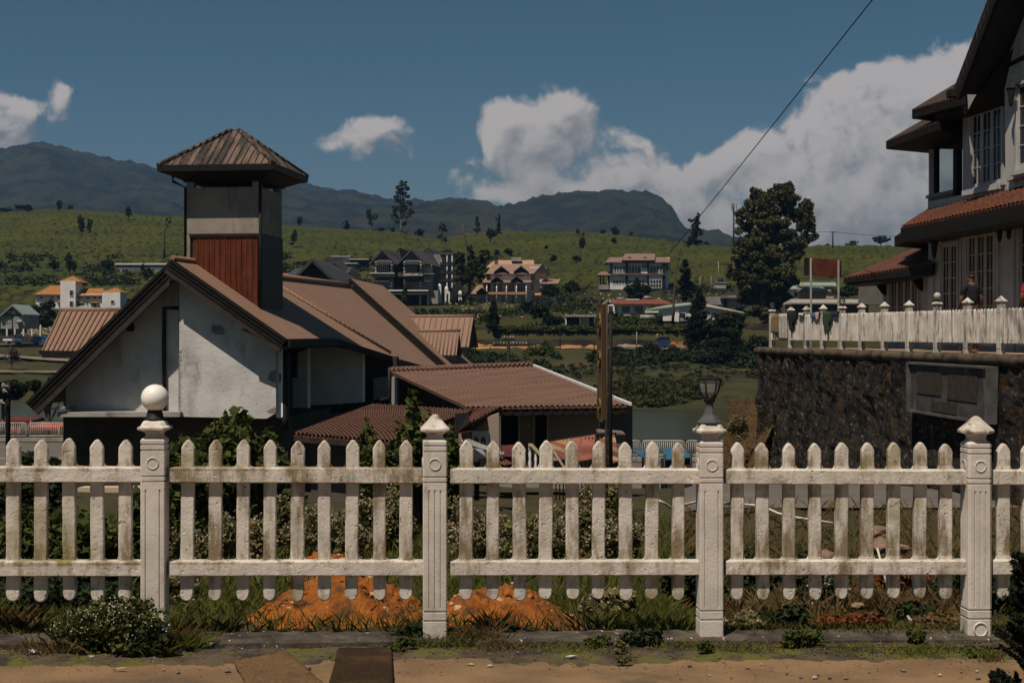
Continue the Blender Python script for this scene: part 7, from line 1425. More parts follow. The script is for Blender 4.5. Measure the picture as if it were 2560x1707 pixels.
for i, (k, x, yt, yb, hw, kind, lab) in enumerate(HT):
    px, py = zp(k, x, yb); s_ = ZO[k][2]; g = G(px, py, 337, interp(px, RIDGE_Y)); Y = g.y; Hh = yb - yt
    rr = random.Random(100 + i)
    if kind == 'r': cl = [(x + rr.uniform(-.5, .5) * hw, yt + Hh * rr.uniform(.2, .6), hw * rr.uniform(.4, .65), Hh * rr.uniform(.16, .28)) for _ in range(5)] + [(x, yt + Hh * .2, hw * .5, Hh * .2)]
    elif kind == 's': cl = [(x + rr.uniform(-.6, .6) * hw, yt + Hh * rr.uniform(.08, .75), hw * rr.uniform(.25, .5), Hh * rr.uniform(.06, .13)) for _ in range(9)]
    elif kind == 'c': cl = [(x + rr.uniform(-.2, .2) * hw, yt + Hh * t, hw * (.25 + .75 * t) * rr.uniform(.8, 1.1), Hh * .13) for t in (.08, .2, .33, .47, .6, .74, .86)] + [(x - hw * .8, yt + Hh * .2, hw * .3, Hh * .05)]
    else: cl = [(1330, 160, 55, 28), (1300, 205, 50, 30), (1370, 205, 30, 22), (1290, 250, 45, 25), (1340, 255, 40, 25), (1265, 300, 40, 28), (1375, 290, 30, 18), (1300, 340, 60, 28), (1380, 360, 50, 35), (1250, 420, 45, 40), (1420, 440, 38, 28), (1320, 420, 50, 35), (1370, 480, 45, 35), (1240, 490, 40, 30), (1340, 560, 30, 30), (1270, 540, 30, 30)]
    m_ = {'r': LEAF_D if i % 3 else LEAF_O, 's': LEAF_O, 'c': CONIFER, 'euc': LEAF_O}[kind]
    hm = Hh / s_ / F * Y; n = int(min(5200, 500 + hm * 150)) if kind != 's' else int(300 + hm * 90)
    tree_px({'r': 'hill_tree', 's': 'slim_tree', 'c': 'conifer_tree', 'euc': 'eucalyptus_tree'}[kind], lab, px, py, Y, cl, n if kind != 'euc' else 7000, .42 if hm > 9 else .34, k, m_, (hm * .85, hm * .02 + .08, .05, 0), True, group='trees on the tea hill', seed=200 + i, zbase=g.z, subr=.27, bark=BARK_P if kind == 'euc' else BARK)
# bare pollarded trunk and dead stumps
for lab, k, pts, r0 in (('tall bare pollarded trunk in the tea left of the tower', 10, [(1742, 1340), (1740, 1200), (1735, 1060), (1770, 1000), (1790, 920)], .35), ('short dead stump in the left tea field', 10, [(1185, 1085), (1180, 1040), (1165, 995)], .3), ('forked dead stump right of the short one', 10, [(1295, 1095), (1305, 1050), (1325, 1000)], .25), ('lone dark pole trunk above the half timbered house', 5, [(500, 790), (501, 740), (502, 695)], .18), ('dead broken tree on the second tea hill', 9, [(2055, 840), (2060, 810), (2050, 780)], .3)):
    px, py = zp(k, *pts[0]); g = G(px, py, 337, interp(px, RIDGE_Y)); b = MB(); b.tube([g + (Q(k, x, y, g.y) - Q(k, *pts[0], g.y)) - ZV * (.5 if i_ == 0 else 0) for i_, (x, y) in enumerate(pts)], list(np.linspace(r0, r0 * .5, len(pts))), 6); b.tube([g + (Q(k, *pts[-2], g.y) - Q(k, *pts[0], g.y)), g + (Q(k, *pts[-2], g.y) - Q(k, *pts[0], g.y)) + Vector((-1.2, 0, 1.6))], [r0 * .5, r0 * .25], 5); tag(b.build('dead_trunk', BARK), lab, 'tree trunk', 'bare trunks on the tea hill')
# masts and poles
def mast(name, label, px, pt, pb, Y, r, m, extra=None, group=None, zb=None, cat='pole'):
    t = thing(name, P(px, pb, Y), label, cat, group); b = MB(); a = P(px, pb, Y); c = P(px, pt, Y)
    if zb is not None: a.z = zb
    b.tube([a, c], [r, r * .8], 8); b.build('shaft', m, t)
    if extra: extra(t, c)
    return t
def cellhead(t, c):
    for i in range(3):
        b = MB(); o = Vector((math.cos(i * 2.1) * .9, math.sin(i * 2.1) * .9, -1.2)); b.box(c + o, (.18, .12, 1.1)); b.tube([c + Vector((0, 0, -1.2)), c + o], .07, 4); b.build('antenna', GALV, t)
px, _ = zp(5, 1397, 0); mast('cell_mast', 'thin green mobile phone mast left of the big cypress', px, zp(5, 0, 330)[1], zp(5, 0, 775)[1], 455, .32, mat('mast_green', (.05, .085, .06), None), cellhead, zb=zfar(px, 455) - .5)
def cross(t, c): b = MB(); b.box(c - ZV * .3, (.7, .06, .06)); b.build('crossarm', DARKWOOD, t)
px, _ = zp(7, 54, 0); mast('power_pole', 'thin power pole on the skyline right of the big cypress', px, zp(7, 0, 1418)[1], zp(7, 0, 1545)[1], 425, .22, DARKWOOD, cross, 'power poles', zb=zfar(px, 425) - .3)
for lab, k, x, y0, y1, Y in (('pale pole in the tea rows left of the big cypress', 5, 1255, 870, 1060, 330), ('pole left of the pale water block', 5, 1083, 1010, 1105, 320), ('pole between the water block and the pale pole', 5, 1186, 1010, 1090, 322), ('thin pole at the garage terrace', 4, 1385, 625, 712, 240), ('thin white pole in the rubble strip', 4, 1866, 870, 1085, 216), ('rusty thin pole before the sand heap', 4, 1140, 860, 1068, 214), ('short dark pole at the left of the sand heap', 4, 478, 1010, 1110, 214), ('short dark pole right of the middle terrace', 4, 1462, 950, 1125, 214)):
    px, py = zp(k, x, y1); mast('garden_pole', lab, px, zp(k, 0, y0)[1], py, Y, .085, GALV if 'white' in lab or 'pale' in lab else DARKWOOD, None, 'thin poles across the lake', zb=zfar(px, Y) - .3)
# lakeside power pole with insulators and its wires
px, py = zp(4, 650, 985); pb_ = GY(px, 99); top = P(px, py, 99)
t = thing('insulator_pole', pb_, 'dark lakeside power pole with two rows of white insulators', 'pole'); b = MB(); b.tube([pb_ - ZV * .5, top], [.16, .12], 8); b.build('shaft', DARKWOOD, t)
for x0, x1, y, n in ((500, 835, 990, 11), (600, 710, 935, 4)):
    a, c = Q(4, x0, y, 99), Q(4, x1, y, 99); b = MB(); b.box((a + c) / 2 - ZV * .05, ((c - a).length / 2, .06, .07)); b.build('crossarm', DARKWOOD, t)
    for i in range(n): q = a.lerp(c, (i + .5) / n); b = MB(); b.lathe(q, [(.05, 0), (.09, .06), (.05, .1), (.08, .15), (.03, .2)], 8); b.build('insulator', mat('porcelain', (.3, .28, .26), (.1, .06, .04), 3, .4), t)
b = MB(); b.tube([top - ZV * .3, Q(4, 655, 920, 99)], .08, 6); b.build('shaft', DARKWOOD, t)
def wire(label, pts, r=.018, group='wires over the lake road'):
    q = []
    for a, c in zip(pts[:-1], pts[1:]):
        L = (c - a).length
        for i in range(13): s = i / 12; q.append(a.lerp(c, s) - ZV * (L * .012 * 4 * s * (1 - s)))
    b = MB(); b.tube(q, r, 5); tag(b.build('wire', WIRE), label, 'wire', group)
wire('upper power wire passing just over the low outbuilding roof', [P(700, 905, 99), P(1271, 935, 98), P(2300, 925, 92)]); wire('second power wire below the upper one', [P(700, 922, 99), P(1271, 944, 98), P(2300, 940, 92)]); wire('thin wire crossing the terraces at the sand strip level', [P(900, 838, 99), P(1271, 861, 99), P(1900, 850, 120), P(2300, 830, 130)], .014); wire('thin wire across the sand heap', [P(900, 850, 99), P(1271, 866, 99), P(2300, 862, 120)], .014); wire('wire running left from the insulator pole behind the roofs', [P(1271, 862, 99), P(300, 868, 105), P(-300, 840, 110)], .014)
b = MB(); a, c = P(1668, 640, 120), P(2181, 0, 30); c2 = c + (c - a) * .25; b.tube([a, a.lerp(c, .3) - ZV * .05, a.lerp(c, .6) - ZV * .06, c, c2], [.030, .026, .02, .014, .013], 6); tag(b.build('cable', WIRE), 'single black cable slanting down across the sky', 'cable')
wire('faint wire between skyline pole and the tree tops', [Q(7, 54, 1420, 425), Q(7, 420, 1446, 425), Q(7, 700, 1470, 425)], .06, None); wire('faint wire from the skyline pole left to the cypress', [Q(5, 1900, 590, 425), Q(7, 54, 1420, 425)], .05, None)
# ------------------------------------------------------------------ lakeside road: railing, tents, pole, trees
RL = thing('lakeside_railing', Vector((0, 103.4, -6.3)), 'white pipe railing in hooped bays along the lake road', 'railing')
RW = mat('railing_white', (.5, .47, .43), (.38, .35, .31), 2, .6, c3=(.2, .12, .08), c3amt=(.6, .75), c3scale=3)
x = -41.0
while x < 18:
    if not (-33.2 < x < 4.0):
        b = MB(); z0, z1 = -6.22, -5.0; Rt = x > 0; Yr = 94.6 if Rt else 103.4; z0 -= .62 if Rt else 0; z1 -= .62 if Rt else 0; w = 2.86; b.tube([Vector((x + .05, Yr, z0)), Vector((x + .05, Yr, z1 - .18)), Vector((x + .12, Yr, z1 - .04)), Vector((x + .25, Yr, z1)), Vector((x + w - .25, Yr, z1)), Vector((x + w - .12, Yr, z1 - .04)), Vector((x + w - .05, Yr, z1 - .18)), Vector((x + w - .05, Yr, z0))], .045, 6)
        b.tube([Vector((x + .05, Yr, z0 + .28)), Vector((x + w - .05, Yr, z0 + .28))], .035, 5)
        for i in range(1, 20): xx = x + .05 + (w - .1) * i / 20; b.tube([Vector((xx, Yr, z0 + .28)), Vector((xx, Yr, z1 - (.02 if 2 < i < 18 else .05)))], .022, 4)
        b.build('railing_bay', RW, RL)
    x += 2.92
b = MB(); b.bb(-60, -10, 103.0, 103.25, -6.6, -6.05); b.bb(1, 40, 94.2, 94.45, -7.2, -6.68); struct(b.build('road_kerb', CONC))
b = MB(); b.bb(-60, -18, 88.2, 88.35, -6.23, -6.205); struct(b.build('road_marking', mat('road_line', (.5, .45, .38))))
def tent(label, k, ap, el, er, Y, m, seed):
    t = thing('market_tent', Q(k, ap[0], er[1], Y), label, 'tent', 'tents by the lake'); a = Q(k, *ap, Y + 1.6); l, r = Q(k, *el, Y), Q(k, *er, Y); bk = Vector((0, 3.2, 0)); r.z = l.z
    b = MB()
    for q in ([l, r, a], [r, r + bk, a], [r + bk, l + bk, a], [l + bk, l, a]): b.poly(q)
    for q0, q1 in ((l, r), (r, r + bk), (l, l + bk)): b.poly([q0, q1, q1 - ZV * .22, q0 - ZV * .22])
    o = b.build('canopy', m, t); mo = o.modifiers.new('thick', 'SOLIDIFY'); mo.thickness = .03
    for q in (l, r, l + bk, r + bk): b = MB(); b.tube([q, Vector((q.x, q.y, -6.9))], .04, 5); b.build('pole', GALV, t)
    return t, l, r
t, l, r = tent('faded maroon market tent by the lake railing', 16, (290, 570), (40, 645), (545, 625), 110, MAROON, 1)
b = MB(); b.slab([l + Vector((.2, .1, -.25)), l.lerp(r, .62) + Vector((0, .1, -.25)), l.lerp(r, .62) + Vector((0, .1, -1.5)), l + Vector((.2, .1, -1.5))], Vector((0, .05, 0))); b.build('side_cloth', mat('printed_cloth', (.45, .38, .3), (.22, .07, .03), 2.5, .9, stretch=(2, 1, .6)), t)
tent('orange red market tent by the lake railing', 16, (770, 672), (470, 765), (1050, 760), 107, REDTENT, 2)
for i, (lab, x, Y, z, c) in enumerate((('blue cloth covered stall table between the tents', 60, 106.2, -6.9, (.03, .07, .18)), ('salmon cloth covered stall table under the orange tent', 112, 106.4, -6.9, (.3, .12, .08)), ('dark stall table under the maroon tent', 35, 108, -6.9, (.05, .03, .03)))):
    p = P(x, 0, Y); p.z = z; b = MB(); b.bb(p.x - 1.0, p.x + 1.0, p.y - .35, p.y + .35, z - .3, z + .72); b.bb(p.x - 1.04, p.x + 1.04, p.y - .39, p.y + .39, z + .72, z + .78); tag(b.build('stall_table', mat('cloth_%s' % 'abc'[i], c, tuple(v * .6 for v in c), 2)), lab, 'table', 'stall tables by the lake')
pz = GY(20, 40); t = thing('street_pole', pz, 'thick dark street pole with fittings at the left edge', 'pole'); b = MB(); b.tube([pz - ZV * .3, P(20, 1010, 40), P(22, 955, 40)], [.075, .07, .065], 8); b.build('shaft', DARKWOOD, t)
for x0, y0, x1, y1 in ((60, 30, 180, 60), (75, 120, 140, 160), (30, 320, 110, 380)): b = MB(); b.tube([Q(16, x0, y0, 39.9), Q(16, (x0 + x1) / 2, (y0 + y1) / 2 - 12, 39.85), Q(16, x1, y1, 39.9)], .03, 5); b.lathe(Q(16, x0, y0, 39.9), [(.02, -.08), (.05, -.05), (.05, .05), (.02, .08)], 6); b.build('fitting', GALV, t)
tree_px('lakeside_tree', 'dark shady tree at the left by the lake road', 5, 1062, 118, [(60, 1110, 100, 50), (120, 1150, 70, 45), (20, 1160, 80, 50), (170, 1100, 50, 40)], 9000, .16, 1, LEAF_D, (4.0, .22, .1, 0), seed=31, zbase=-7.0)
tree_px('lakeside_tree', 'dark tree with bare lower limbs below the left roof eave', 116, 1068, 112, [(340, 1120, 100, 60), (440, 1090, 80, 60), (480, 1200, 60, 50), (300, 1200, 60, 40)], 8000, .15, 1, LEAF_D, (3.6, .2, .1, .3), seed=32, zbase=-6.95)
tree_px('bare_tree', 'small twiggy bare tree on the park lawn at left', 29, 945, 210, [(90, 850, 60, 35), (70, 890, 45, 25), (110, 900, 40, 25)], 900, .16, 1, BARK, (5.0, .12, .05, 0), seed=33, subr=.6)
# park paths and white posts, truck, car
pxs_ = np.linspace(-500, 420, 40)
for nm, f0 in (('park_path', lambda px: 892 + (px - 0) * .07), ('park_path', lambda px: 934 + (px - 60) * .01)):
    vs = []
    for px in pxs_:
        for dpy in (0, 6 if f0(0) < 900 else 3):
            g = G(px, f0(px) + dpy, 186, 262); vs.append(g + ZV * .42)
    o = struct(nmesh(nm, vs, [(2 * i, 2 * i + 2, 2 * i + 3, 2 * i + 1) for i in range(len(pxs_) - 1)], mat('park_path', (.22, .17, .12), (.18, .14, .1), .3)))
vs = [];
for px in np.linspace(-900, 520, 40):
    for Y in (263.5, 273.5): vs.append(((px - CX) / F * Y, Y, zfar(px, Y) + .42))
struct(nmesh('far_road', vs, [(2 * i, 2 * i + 2, 2 * i + 3, 2 * i + 1) for i in range(39)], ROAD))
wallthing('roadside_wall', 'low dark wall behind the white truck', [GY(-500, 274.5), GY(0, 274.5), GY(420, 274.5)], 1.6, TERRWALL, group=None)
for i, x in enumerate((165, 360, 572, 775, 985, -40)):
    px, _ = zp(17, x, 0); g = GY(px, 276); b = MB(); b.bb(g.x - .14, g.x + .14, 276, 276.3, g.z - .3, g.z + 2.6); b.lathe(Vector((g.x, 276.15, g.z + 2.6)), [(.2, 0), (.2, .12), (.12, .2), (.02, .34)], 6); tag(b.build('garden_post', HWHITE), ['white garden post just left of the truck cab', 'white garden post behind the truck cab', 'white garden post right of the truck', 'dim white garden post midway between truck and car', 'white garden post above the blue car', 'white garden post at the picture edge'][i], 'post', 'white garden posts along the far road')
def wheel(t, c, r, w=.2):
    b = MB(); b.tube([c - Vector((0, w, 0)), c - Vector((0, w * .8, 0)), c + Vector((0, w * .8, 0)), c + Vector((0, w, 0))], [r * .9, r, r, r * .9], 16); wh = b.build('wheel', mat('tyre', (.02, .02, .02), None), t); b = MB(); b.tube([c - Vector((0, w * 1.05, 0)), c - Vector((0, w * .9, 0))], r * .55, 12); b.build('rim', GALV, wh)
def prism_x(b, prof, y0, y1, mi=0): b.slab([Vector((x, y0, z)) for x, z in prof], Vector((0, y1 - y0, 0)), mi)
px, _ = zp(17, 340, 0); c = GY(px, 267.5); c.z = zfar(px, 268) + .45; t = thing('pickup_truck', c, 'small white flatbed truck parked on the far road', 'truck'); X, Yc, Z = c
b = MB(); prism_x(b, [(X + .1, Z + .45), (X + 1.75, Z + .45), (X + 1.78, Z + .95), (X + 1.35, Z + 1.72), (X + .95, Z + 1.85), (X + .15, Z + 1.85), (X + .1, Z + 1.1)], Yc - .75, Yc + .75); b.build('cab', mat('truck_white', (.72, .72, .7), None, rough=.3), t)
b = MB(); b.bb(X - 1.75, X + .08, Yc - .76, Yc + .76, Z + .62, Z + .72)
for y0 in (Yc - .78, Yc + .74): b.bb(X - 1.75, X + .08, y0, y0 + .04, Z + .6, Z + 1.0)
b.bb(X - 1.8, X - 1.74, Yc - .78, Yc + .78, Z + .6, Z + 1.0); b.build('bed', mat('truck_white', (.72, .72, .7)), t); b = MB(); b.bb(X - 1.6, X + .6, Yc - .5, Yc + .5, Z + .38, Z + .6); b.build('chassis', BLACKM, t)
b = MB(); prism_x(b, [(X + .3, Z + 1.15), (X + .85, Z + 1.15), (X + .75, Z + 1.68), (X + .3, Z + 1.68)], Yc - .765, Yc - .75); b.build('side_window', GLASSD, t); b = MB(); b.slab([Vector((X + 1.74, Yc - .68, Z + 1.02)), Vector((X + 1.74, Yc + .68, Z + 1.02)), Vector((X + 1.40, Yc + .62, Z + 1.68)), Vector((X + 1.40, Yc - .62, Z + 1.68))], Vector((.03, 0, .02))); b.build('windscreen', GLASSD, t); b = MB(); b.slab([Vector((X + .95, Yc - .765, Z + 1.12)), Vector((X + 1.6, Yc - .765, Z + 1.1)), Vector((X + 1.3, Yc - .765, Z + 1.62)), Vector((X + .9, Yc - .765, Z + 1.66))], Vector((0, .012, 0))); b.build('side_window', GLASSD, t)
for dx in (-1.15, .75):
    for dy in (-.68, .68): wheel(t, Vector((X + dx, Yc + dy, Z + .32)), .32, .12)
for dy in (-.55, .55): b = MB(); b.box(Vector((X + 1.77, Yc + dy, Z + .75)), (.03, .13, .08)); b.build('headlight', OPAL, t)
px, _ = zp(17, 1040, 0); c = GY(px, 267.5); c.z = zfar(px, 268) + .45; t = thing('parked_car', c, 'bright blue small car half hidden by the brown roof', 'car'); X, Yc, Z = c
CB = mat('car_blue', (.015, .11, .32), None, rough=.25, spec=.5)
b = MB(); prism_x(b, [(X - 1.9, Z + .35), (X + 1.9, Z + .35), (X + 1.9, Z + .75), (X + 1.1, Z + .9), (X + .5, Z + 1.42), (X - 1.1, Z + 1.45), (X - 1.75, Z + .95), (X - 1.9, Z + .8)], Yc - .8, Yc + .8); b.build('body', CB, t); b = MB(); prism_x(b, [(X - 1.3, Z + .95), (X + .95, Z + .93), (X + .45, Z + 1.34), (X - 1.0, Z + 1.36)], Yc - .815, Yc - .8); b.build('side_window', GLASSD, t)
for dx in (-1.2, 1.2):
    for dy in (-.74, .74): wheel(t, Vector((X + dx, Yc + dy, Z + .3)), .3, .1)
# ------------------------------------------------------------------ billboard, yellow board, poles in the middle distance
t = thing('billboard', P(2065, 1100, 70), 'rusty red brown billboard on two grey steel posts', 'billboard'); b = MB(); b.slab([Q(6, x, y, 70) for x, y in ((412, 12), (650, 32), (650, 158), (412, 142))], Vector((.0, .12, 0))); b.build('panel', RUSTSIGN, t)
b = MB(); b.slab([Q(6, x, y, 70.12) for x, y in ((388, 14), (412, 12), (412, 142), (388, 140))], Vector((0, .35, 0))); b.build('panel_side', DARKWOOD, t)
for x, y in ((428, 14), (628, 30)): a = Q(6, x, y, 69.9); b = MB(); b.tube([a, Vector((a.x, a.y, -6.2))], .055, 8); b.build('post', mat('grey_post', (.17, .17, .165), (.12, .12, .115), 2, .7), t)
yb = 22.0; t = thing('yellow_sign', P(1513, 1400, yb), 'yellow signboard seen edge on beside a black pole', 'sign')
x0, x1, x2 = P(1504, 0, yb).x, P(1513, 0, yb).x, P(1519, 0, yb).x; zt, zb_ = P(0, 760, yb).z, P(0, 1050, yb).z
b = MB(); b.bb(x0 + .01, x1 + .005, yb, yb + 1.1, zb_, zt); b.build('board', BROWNB, t); b = MB(); b.bb(x0 - .006, x0 + .012, yb - .01, yb + 1.12, zb_ - .03, zt - .05); b.build('board_face', YELLOWB, t)
for y0, y1 in ((785, 835), (880, 918), (1000, 1030)):
    c = P(1503, (y0 + y1) / 2, yb); hz = (y1 - y0) / 2 / F * yb; b = MB(); b.tube([Vector((x0 - .012, yb + .25 + .22 * math.cos(a), c.z + hz * math.sin(a))) for a in np.linspace(0, 2 * math.pi, 21)], .028, 6, cap=False); b.build('raised_letter', YELLOWB, t)
b = MB(); a = P(1516, 758, yb + .03); b.tube([a, Vector((a.x, a.y, znear(1516, yb) - .3))], .024, 8); b.build('post', mat('rusty_post', (.06, .05, .04), (.035, .03, .025), 4, .9), t)
yb = 26.0; a = P(1527, 786, yb); g = Vector((a.x, yb, znear(1525, yb) - .3)); b = MB(); b.tube([g, a.lerp(g, .4) + Vector((-.012, 0, 0)), a], [.045, .04, .034], 8)
for z in (.35, .9, 1.5): b.tube([a - ZV * z + Vector((-.05, 0, 0)), a - ZV * z + Vector((.05, 0, 0))], .012, 4)
tag(b.build('wooden_pole', DARKWOOD), 'slim black wooden pole right behind the yellow sign', 'pole')
# ------------------------------------------------------------------ yard below: rugs, stair rail, sheets, stalls
def rug(label, pts, m, Y0, nu=14, nv=14, name='rug', cat='rug'):
    vs = []; q = [Q(15, x, y, Y0 + dy) for x, y, dy in pts]
    for j in range(nv + 1):
        for i in range(nu + 1): p = bil(*q, i / nu, j / nv); p.y -= .10 * math.sin(math.pi * min(1, j / nv * 1.3)) * .6 + .03 * noise.noise((i * .4, j * .3, Y0)); vs.append(p)
    b = MB(); b.add(vs, [(j * (nu + 1) + i, j * (nu + 1) + i + 1, (j + 1) * (nu + 1) + i + 1, (j + 1) * (nu + 1) + i) for j in range(nv) for i in range(nu)], 0, True); o = b.build(name, m); mo = o.modifiers.new('thick', 'SOLIDIFY'); mo.thickness = .02; tag(o, label, cat, 'rugs hung out in the yard'); return o
def stripemat(name, cols, per, axis=2):
    m = bpy.data.materials.new(name); m.use_nodes = True; m.node_tree.nodes.clear(); t_ = NT(m.node_tree); o = t_.n('ShaderNodeTexCoord').outputs['Object']; s = t_.n('ShaderNodeSeparateXYZ', {0: o}); w = t_.noise(o, 3, 4); v = t_.m('FRACT', t_.m('ADD', t_.m('MULTIPLY', t_.m('ADD', s.outputs[axis], t_.m('MULTIPLY', s.outputs[0], .35)), 1 / per), t_.m('MULTIPLY', w, .12)))
    r = t_.n('ShaderNodeValToRGB', {0: v}); r.color_ramp.interpolation = 'CONSTANT'; e = r.color_ramp.elements
    for i, c in enumerate(cols): (e[i] if i < 2 else e.new(i / len(cols))).position = i / len(cols)
    for i, c in enumerate(cols): e[i].color = (*c, 1)
    c2 = t_.mix(t_.ramp(t_.noise(o, 25, 3), .4, .65), r.outputs[0], (.2, .12, .08)); bs = t_.n('ShaderNodeBsdfPrincipled', {'Base Color': t_.mix(.3, r.outputs[0], c2), 'Roughness': .95}); t_.n('ShaderNodeOutputMaterial', {'Surface': bs.outputs[0]}); return m
RG1 = stripemat('striped_rug', [(.20, .05, .025), (.28, .17, .075), (.22, .175, .125), (.05, .045, .045), (.22, .055, .025), (.28, .2, .125)], .55); RG2 = stripemat('banded_rug', [(.32, .26, .16), (.17, .04, .025), (.28, .18, .09), (.19, .05, .03)], .40); RG3 = mat('pink_rug', (.29, .115, .08), (.23, .085, .06), 7, .95, .3, 40, c3=(.22, .06, .045), c3amt=(.55, .65), c3scale=9)
rug('striped red and cream rug hanging at the yard rail', [(880, 690, .3), (1230, 630, .3), (1300, 960, 0), (930, 1000, 0)], RG1, 31.5); rug('pink patterned rug hanging in the sun on the yard rail', [(1230, 635, .3), (1620, 570, .3), (1600, 970, 0), (1330, 1010, 0)], RG3, 31.4); rug('banded orange and cream rug to the right of the black pole', [(1690, 640, .3), (1940, 560, .3), (2020, 1000, 0), (1750, 1100, 0)], RG2, 31.0); rug('dark red rug on the floor edge of the outbuilding', [(90, 750, .3), (310, 735, .3), (310, 930, 0), (90, 930, 0)], mat('dark_red_rug', (.10, .025, .02), (.07, .018, .015), 6), 33)
YR = thing('yard_rail', Q(15, 1300, 1100, 31.8), 'iron yard railing that carries the hanging rugs', 'railing'); b = MB(); b.tube([Q(15, 860, 680, 31.85), Q(15, 1650, 560, 31.85), Q(15, 1950, 550, 31.4)], .035, 6); b.build('top_rail', DARKWOOD, YR)
for x in range(860, 1960, 60):
    t_ = (x - 860) / 1100; a = Q(15, x, 680 - 130 * t_, 31.85 - .4 * t_); b = MB(); b.tube([a, Vector((a.x, a.y, -2.6))], .014, 4); b.build('baluster', BLACKM, YR)
SR = thing('stair_rail', Q(15, 700, 1090, 29.5), 'beige stair handrail with white turned balusters in the yard', 'railing'); b = MB(); b.slab([Q(15, x, y, 29.5) for x, y in ((530, 715), (600, 718), (770, 900), (1010, 1250), (940, 1250), (720, 920), (560, 750), (530, 770))], Vector((0, .12, 0))); b.build('handrail', HCREAM, SR)
b = MB(); b.slab([Q(15, x, y, 29.6) for x, y in ((880, 760), (920, 760), (1140, 1110), (1100, 1110))], Vector((0, .12, 0))); b.build('handrail', HCREAM, SR)
for x in (555, 650):
    a = Q(15, x, 780 if x < 600 else 850, 29.56); H_ = .62; b = MB(); b.lathe(a - ZV * H_, [(.035, 0), (.035, .08), (.02, .18), (.04, .3), (.022, .4), (.035, .5), (.022, .56), (.035, .62)], 10); b.build('baluster', HWHITE, SR)
SHT = roofmat('old_zinc_sheet', (.36, .36, .35), (.26, .26, .25), .11, 1.0, c3=(.30, .11, .035), c3amt=(.56, .66))
for lab, pts, Yq in (('grey corrugated sheet leaning on the pile', ((1370, 680), (1570, 645), (2240, 905), (2130, 930)), 27), ('rust striped corrugated sheet under the grey one', ((1630, 800), (1750, 780), (1880, 930), (1870, 960)), 26.6), ('brown corrugated sheet lying low at the right of the pile', ((1840, 1000), (2150, 960), (2360, 1080), (2200, 1120)), 26.4)):
    q = [Q(14, x, y, Yq + d) for (x, y), d in zip(pts, (1.2, 1.3, 0, -.2))]; b = MB(); corrugated(b, q[3], q[2], q[1], q[0], 8, .015, 4, 4); o = b.build('corrugated_sheet', SHT if 'brown' not in lab else ROOF_RUST2); mo = o.modifiers.new('t', 'SOLIDIFY'); mo.thickness = .01; tag(o, lab, 'metal sheet', 'corrugated sheets in the yard')
q = Q(14, 1705, 1180, 26.8); b = MB(); b.lathe(Vector((q.x, q.y, q.z - .6)), [(.05, 0), (.05, .66), (.06, .68), (.06, .70), (.075, .72), (.075, .75), (.03, .79), (.02, .80)], 8); tag(b.build('gate_post', DARKWOOD), 'dark capped gate post beside the corrugated sheets', 'post')
sb = thing('sign_board', Q(14, 290, 1150, 27.5), 'tiny white notice tied to a stick before the blue wall', 'sign'); b = MB(); qa = [Q(14, x, y, 27.5) for x, y in ((120, 905), (300, 890), (296, 945), (130, 975))]; b.slab(qa, Vector((0, .012, 0))); bo = b.build('board', HWHITE, sb); b = MB(); b.tube([Q(14, 296, 890, 27.52), Q(14, 255, 1170, 27.52)], .012, 5); b.build('stick', DARKWOOD, sb); fit('NO SMOKING', 14, 158, 290, 952, 916, 27.49, bo, BLACKM)
for lab, k, pts, Yq in (('blue sheet roofed stall by the lake behind the right pickets', 8, ((1275, 780), (1365, 775), (1480, 850), (1370, 838)), 72), ('larger blue sheet roofed stall beside the first one', 8, ((1520, 762), (1680, 760), (1745, 830), (1525, 852)), 72), ('dark blue sheet roof behind the lantern post', 8, ((1985, 715), (2090, 705), (2075, 750), (1990, 765)), 74)):
    q = [Q(k, x, y, Yq + d) for (x, y), d in zip(pts, (2.2, 2.2, 0, 0))]; t = thing('lake_stall', GY(zp(k, *pts[3])[0], Yq), lab, 'stall', 'blue roofed stalls by the lake'); b = MB(); b.slab(q, Vector((0, 0, -.06))); b.build('roof', BLUEROOF, t)
    b = MB(); c0, c1 = q[3], q[2]; b.slab([c0 + Vector((.05, .15, -.1)), c1 + Vector((-.05, .15, -.1)), c1 + Vector((-.05, .15, -2.4)), c0 + Vector((.05, .15, -2.4))], Vector((0, 1.9, 0))); b.build('stall_body', HDARK, t)
    for s in (.02, .5, .98): a = c0.lerp(c1, s); b = MB(); b.tube([a + ZV * .25, a - ZV * 2.6], .06, 6); b.build('post', BLACKM, t)
PB = mat('grey_pillar', (.17, .14, .125), (.13, .11, .1), 1)
b = MB(); q = [Q(15, x, y, 34.5) for x, y in ((1930, 570), (2105, 545), (2105, 900), (1930, 900))]; b.slab(q, Vector((0, .8, 0))); b.slab([Q(15, x, y, 34.4) for x, y in ((1670, 515), (2020, 530), (2110, 545), (2110, 565), (1670, 560))], Vector((0, 1.0, 0))); tag(b.build('pump_house', PB), 'small flat topped grey annex at the end of the outbuilding', 'annex')
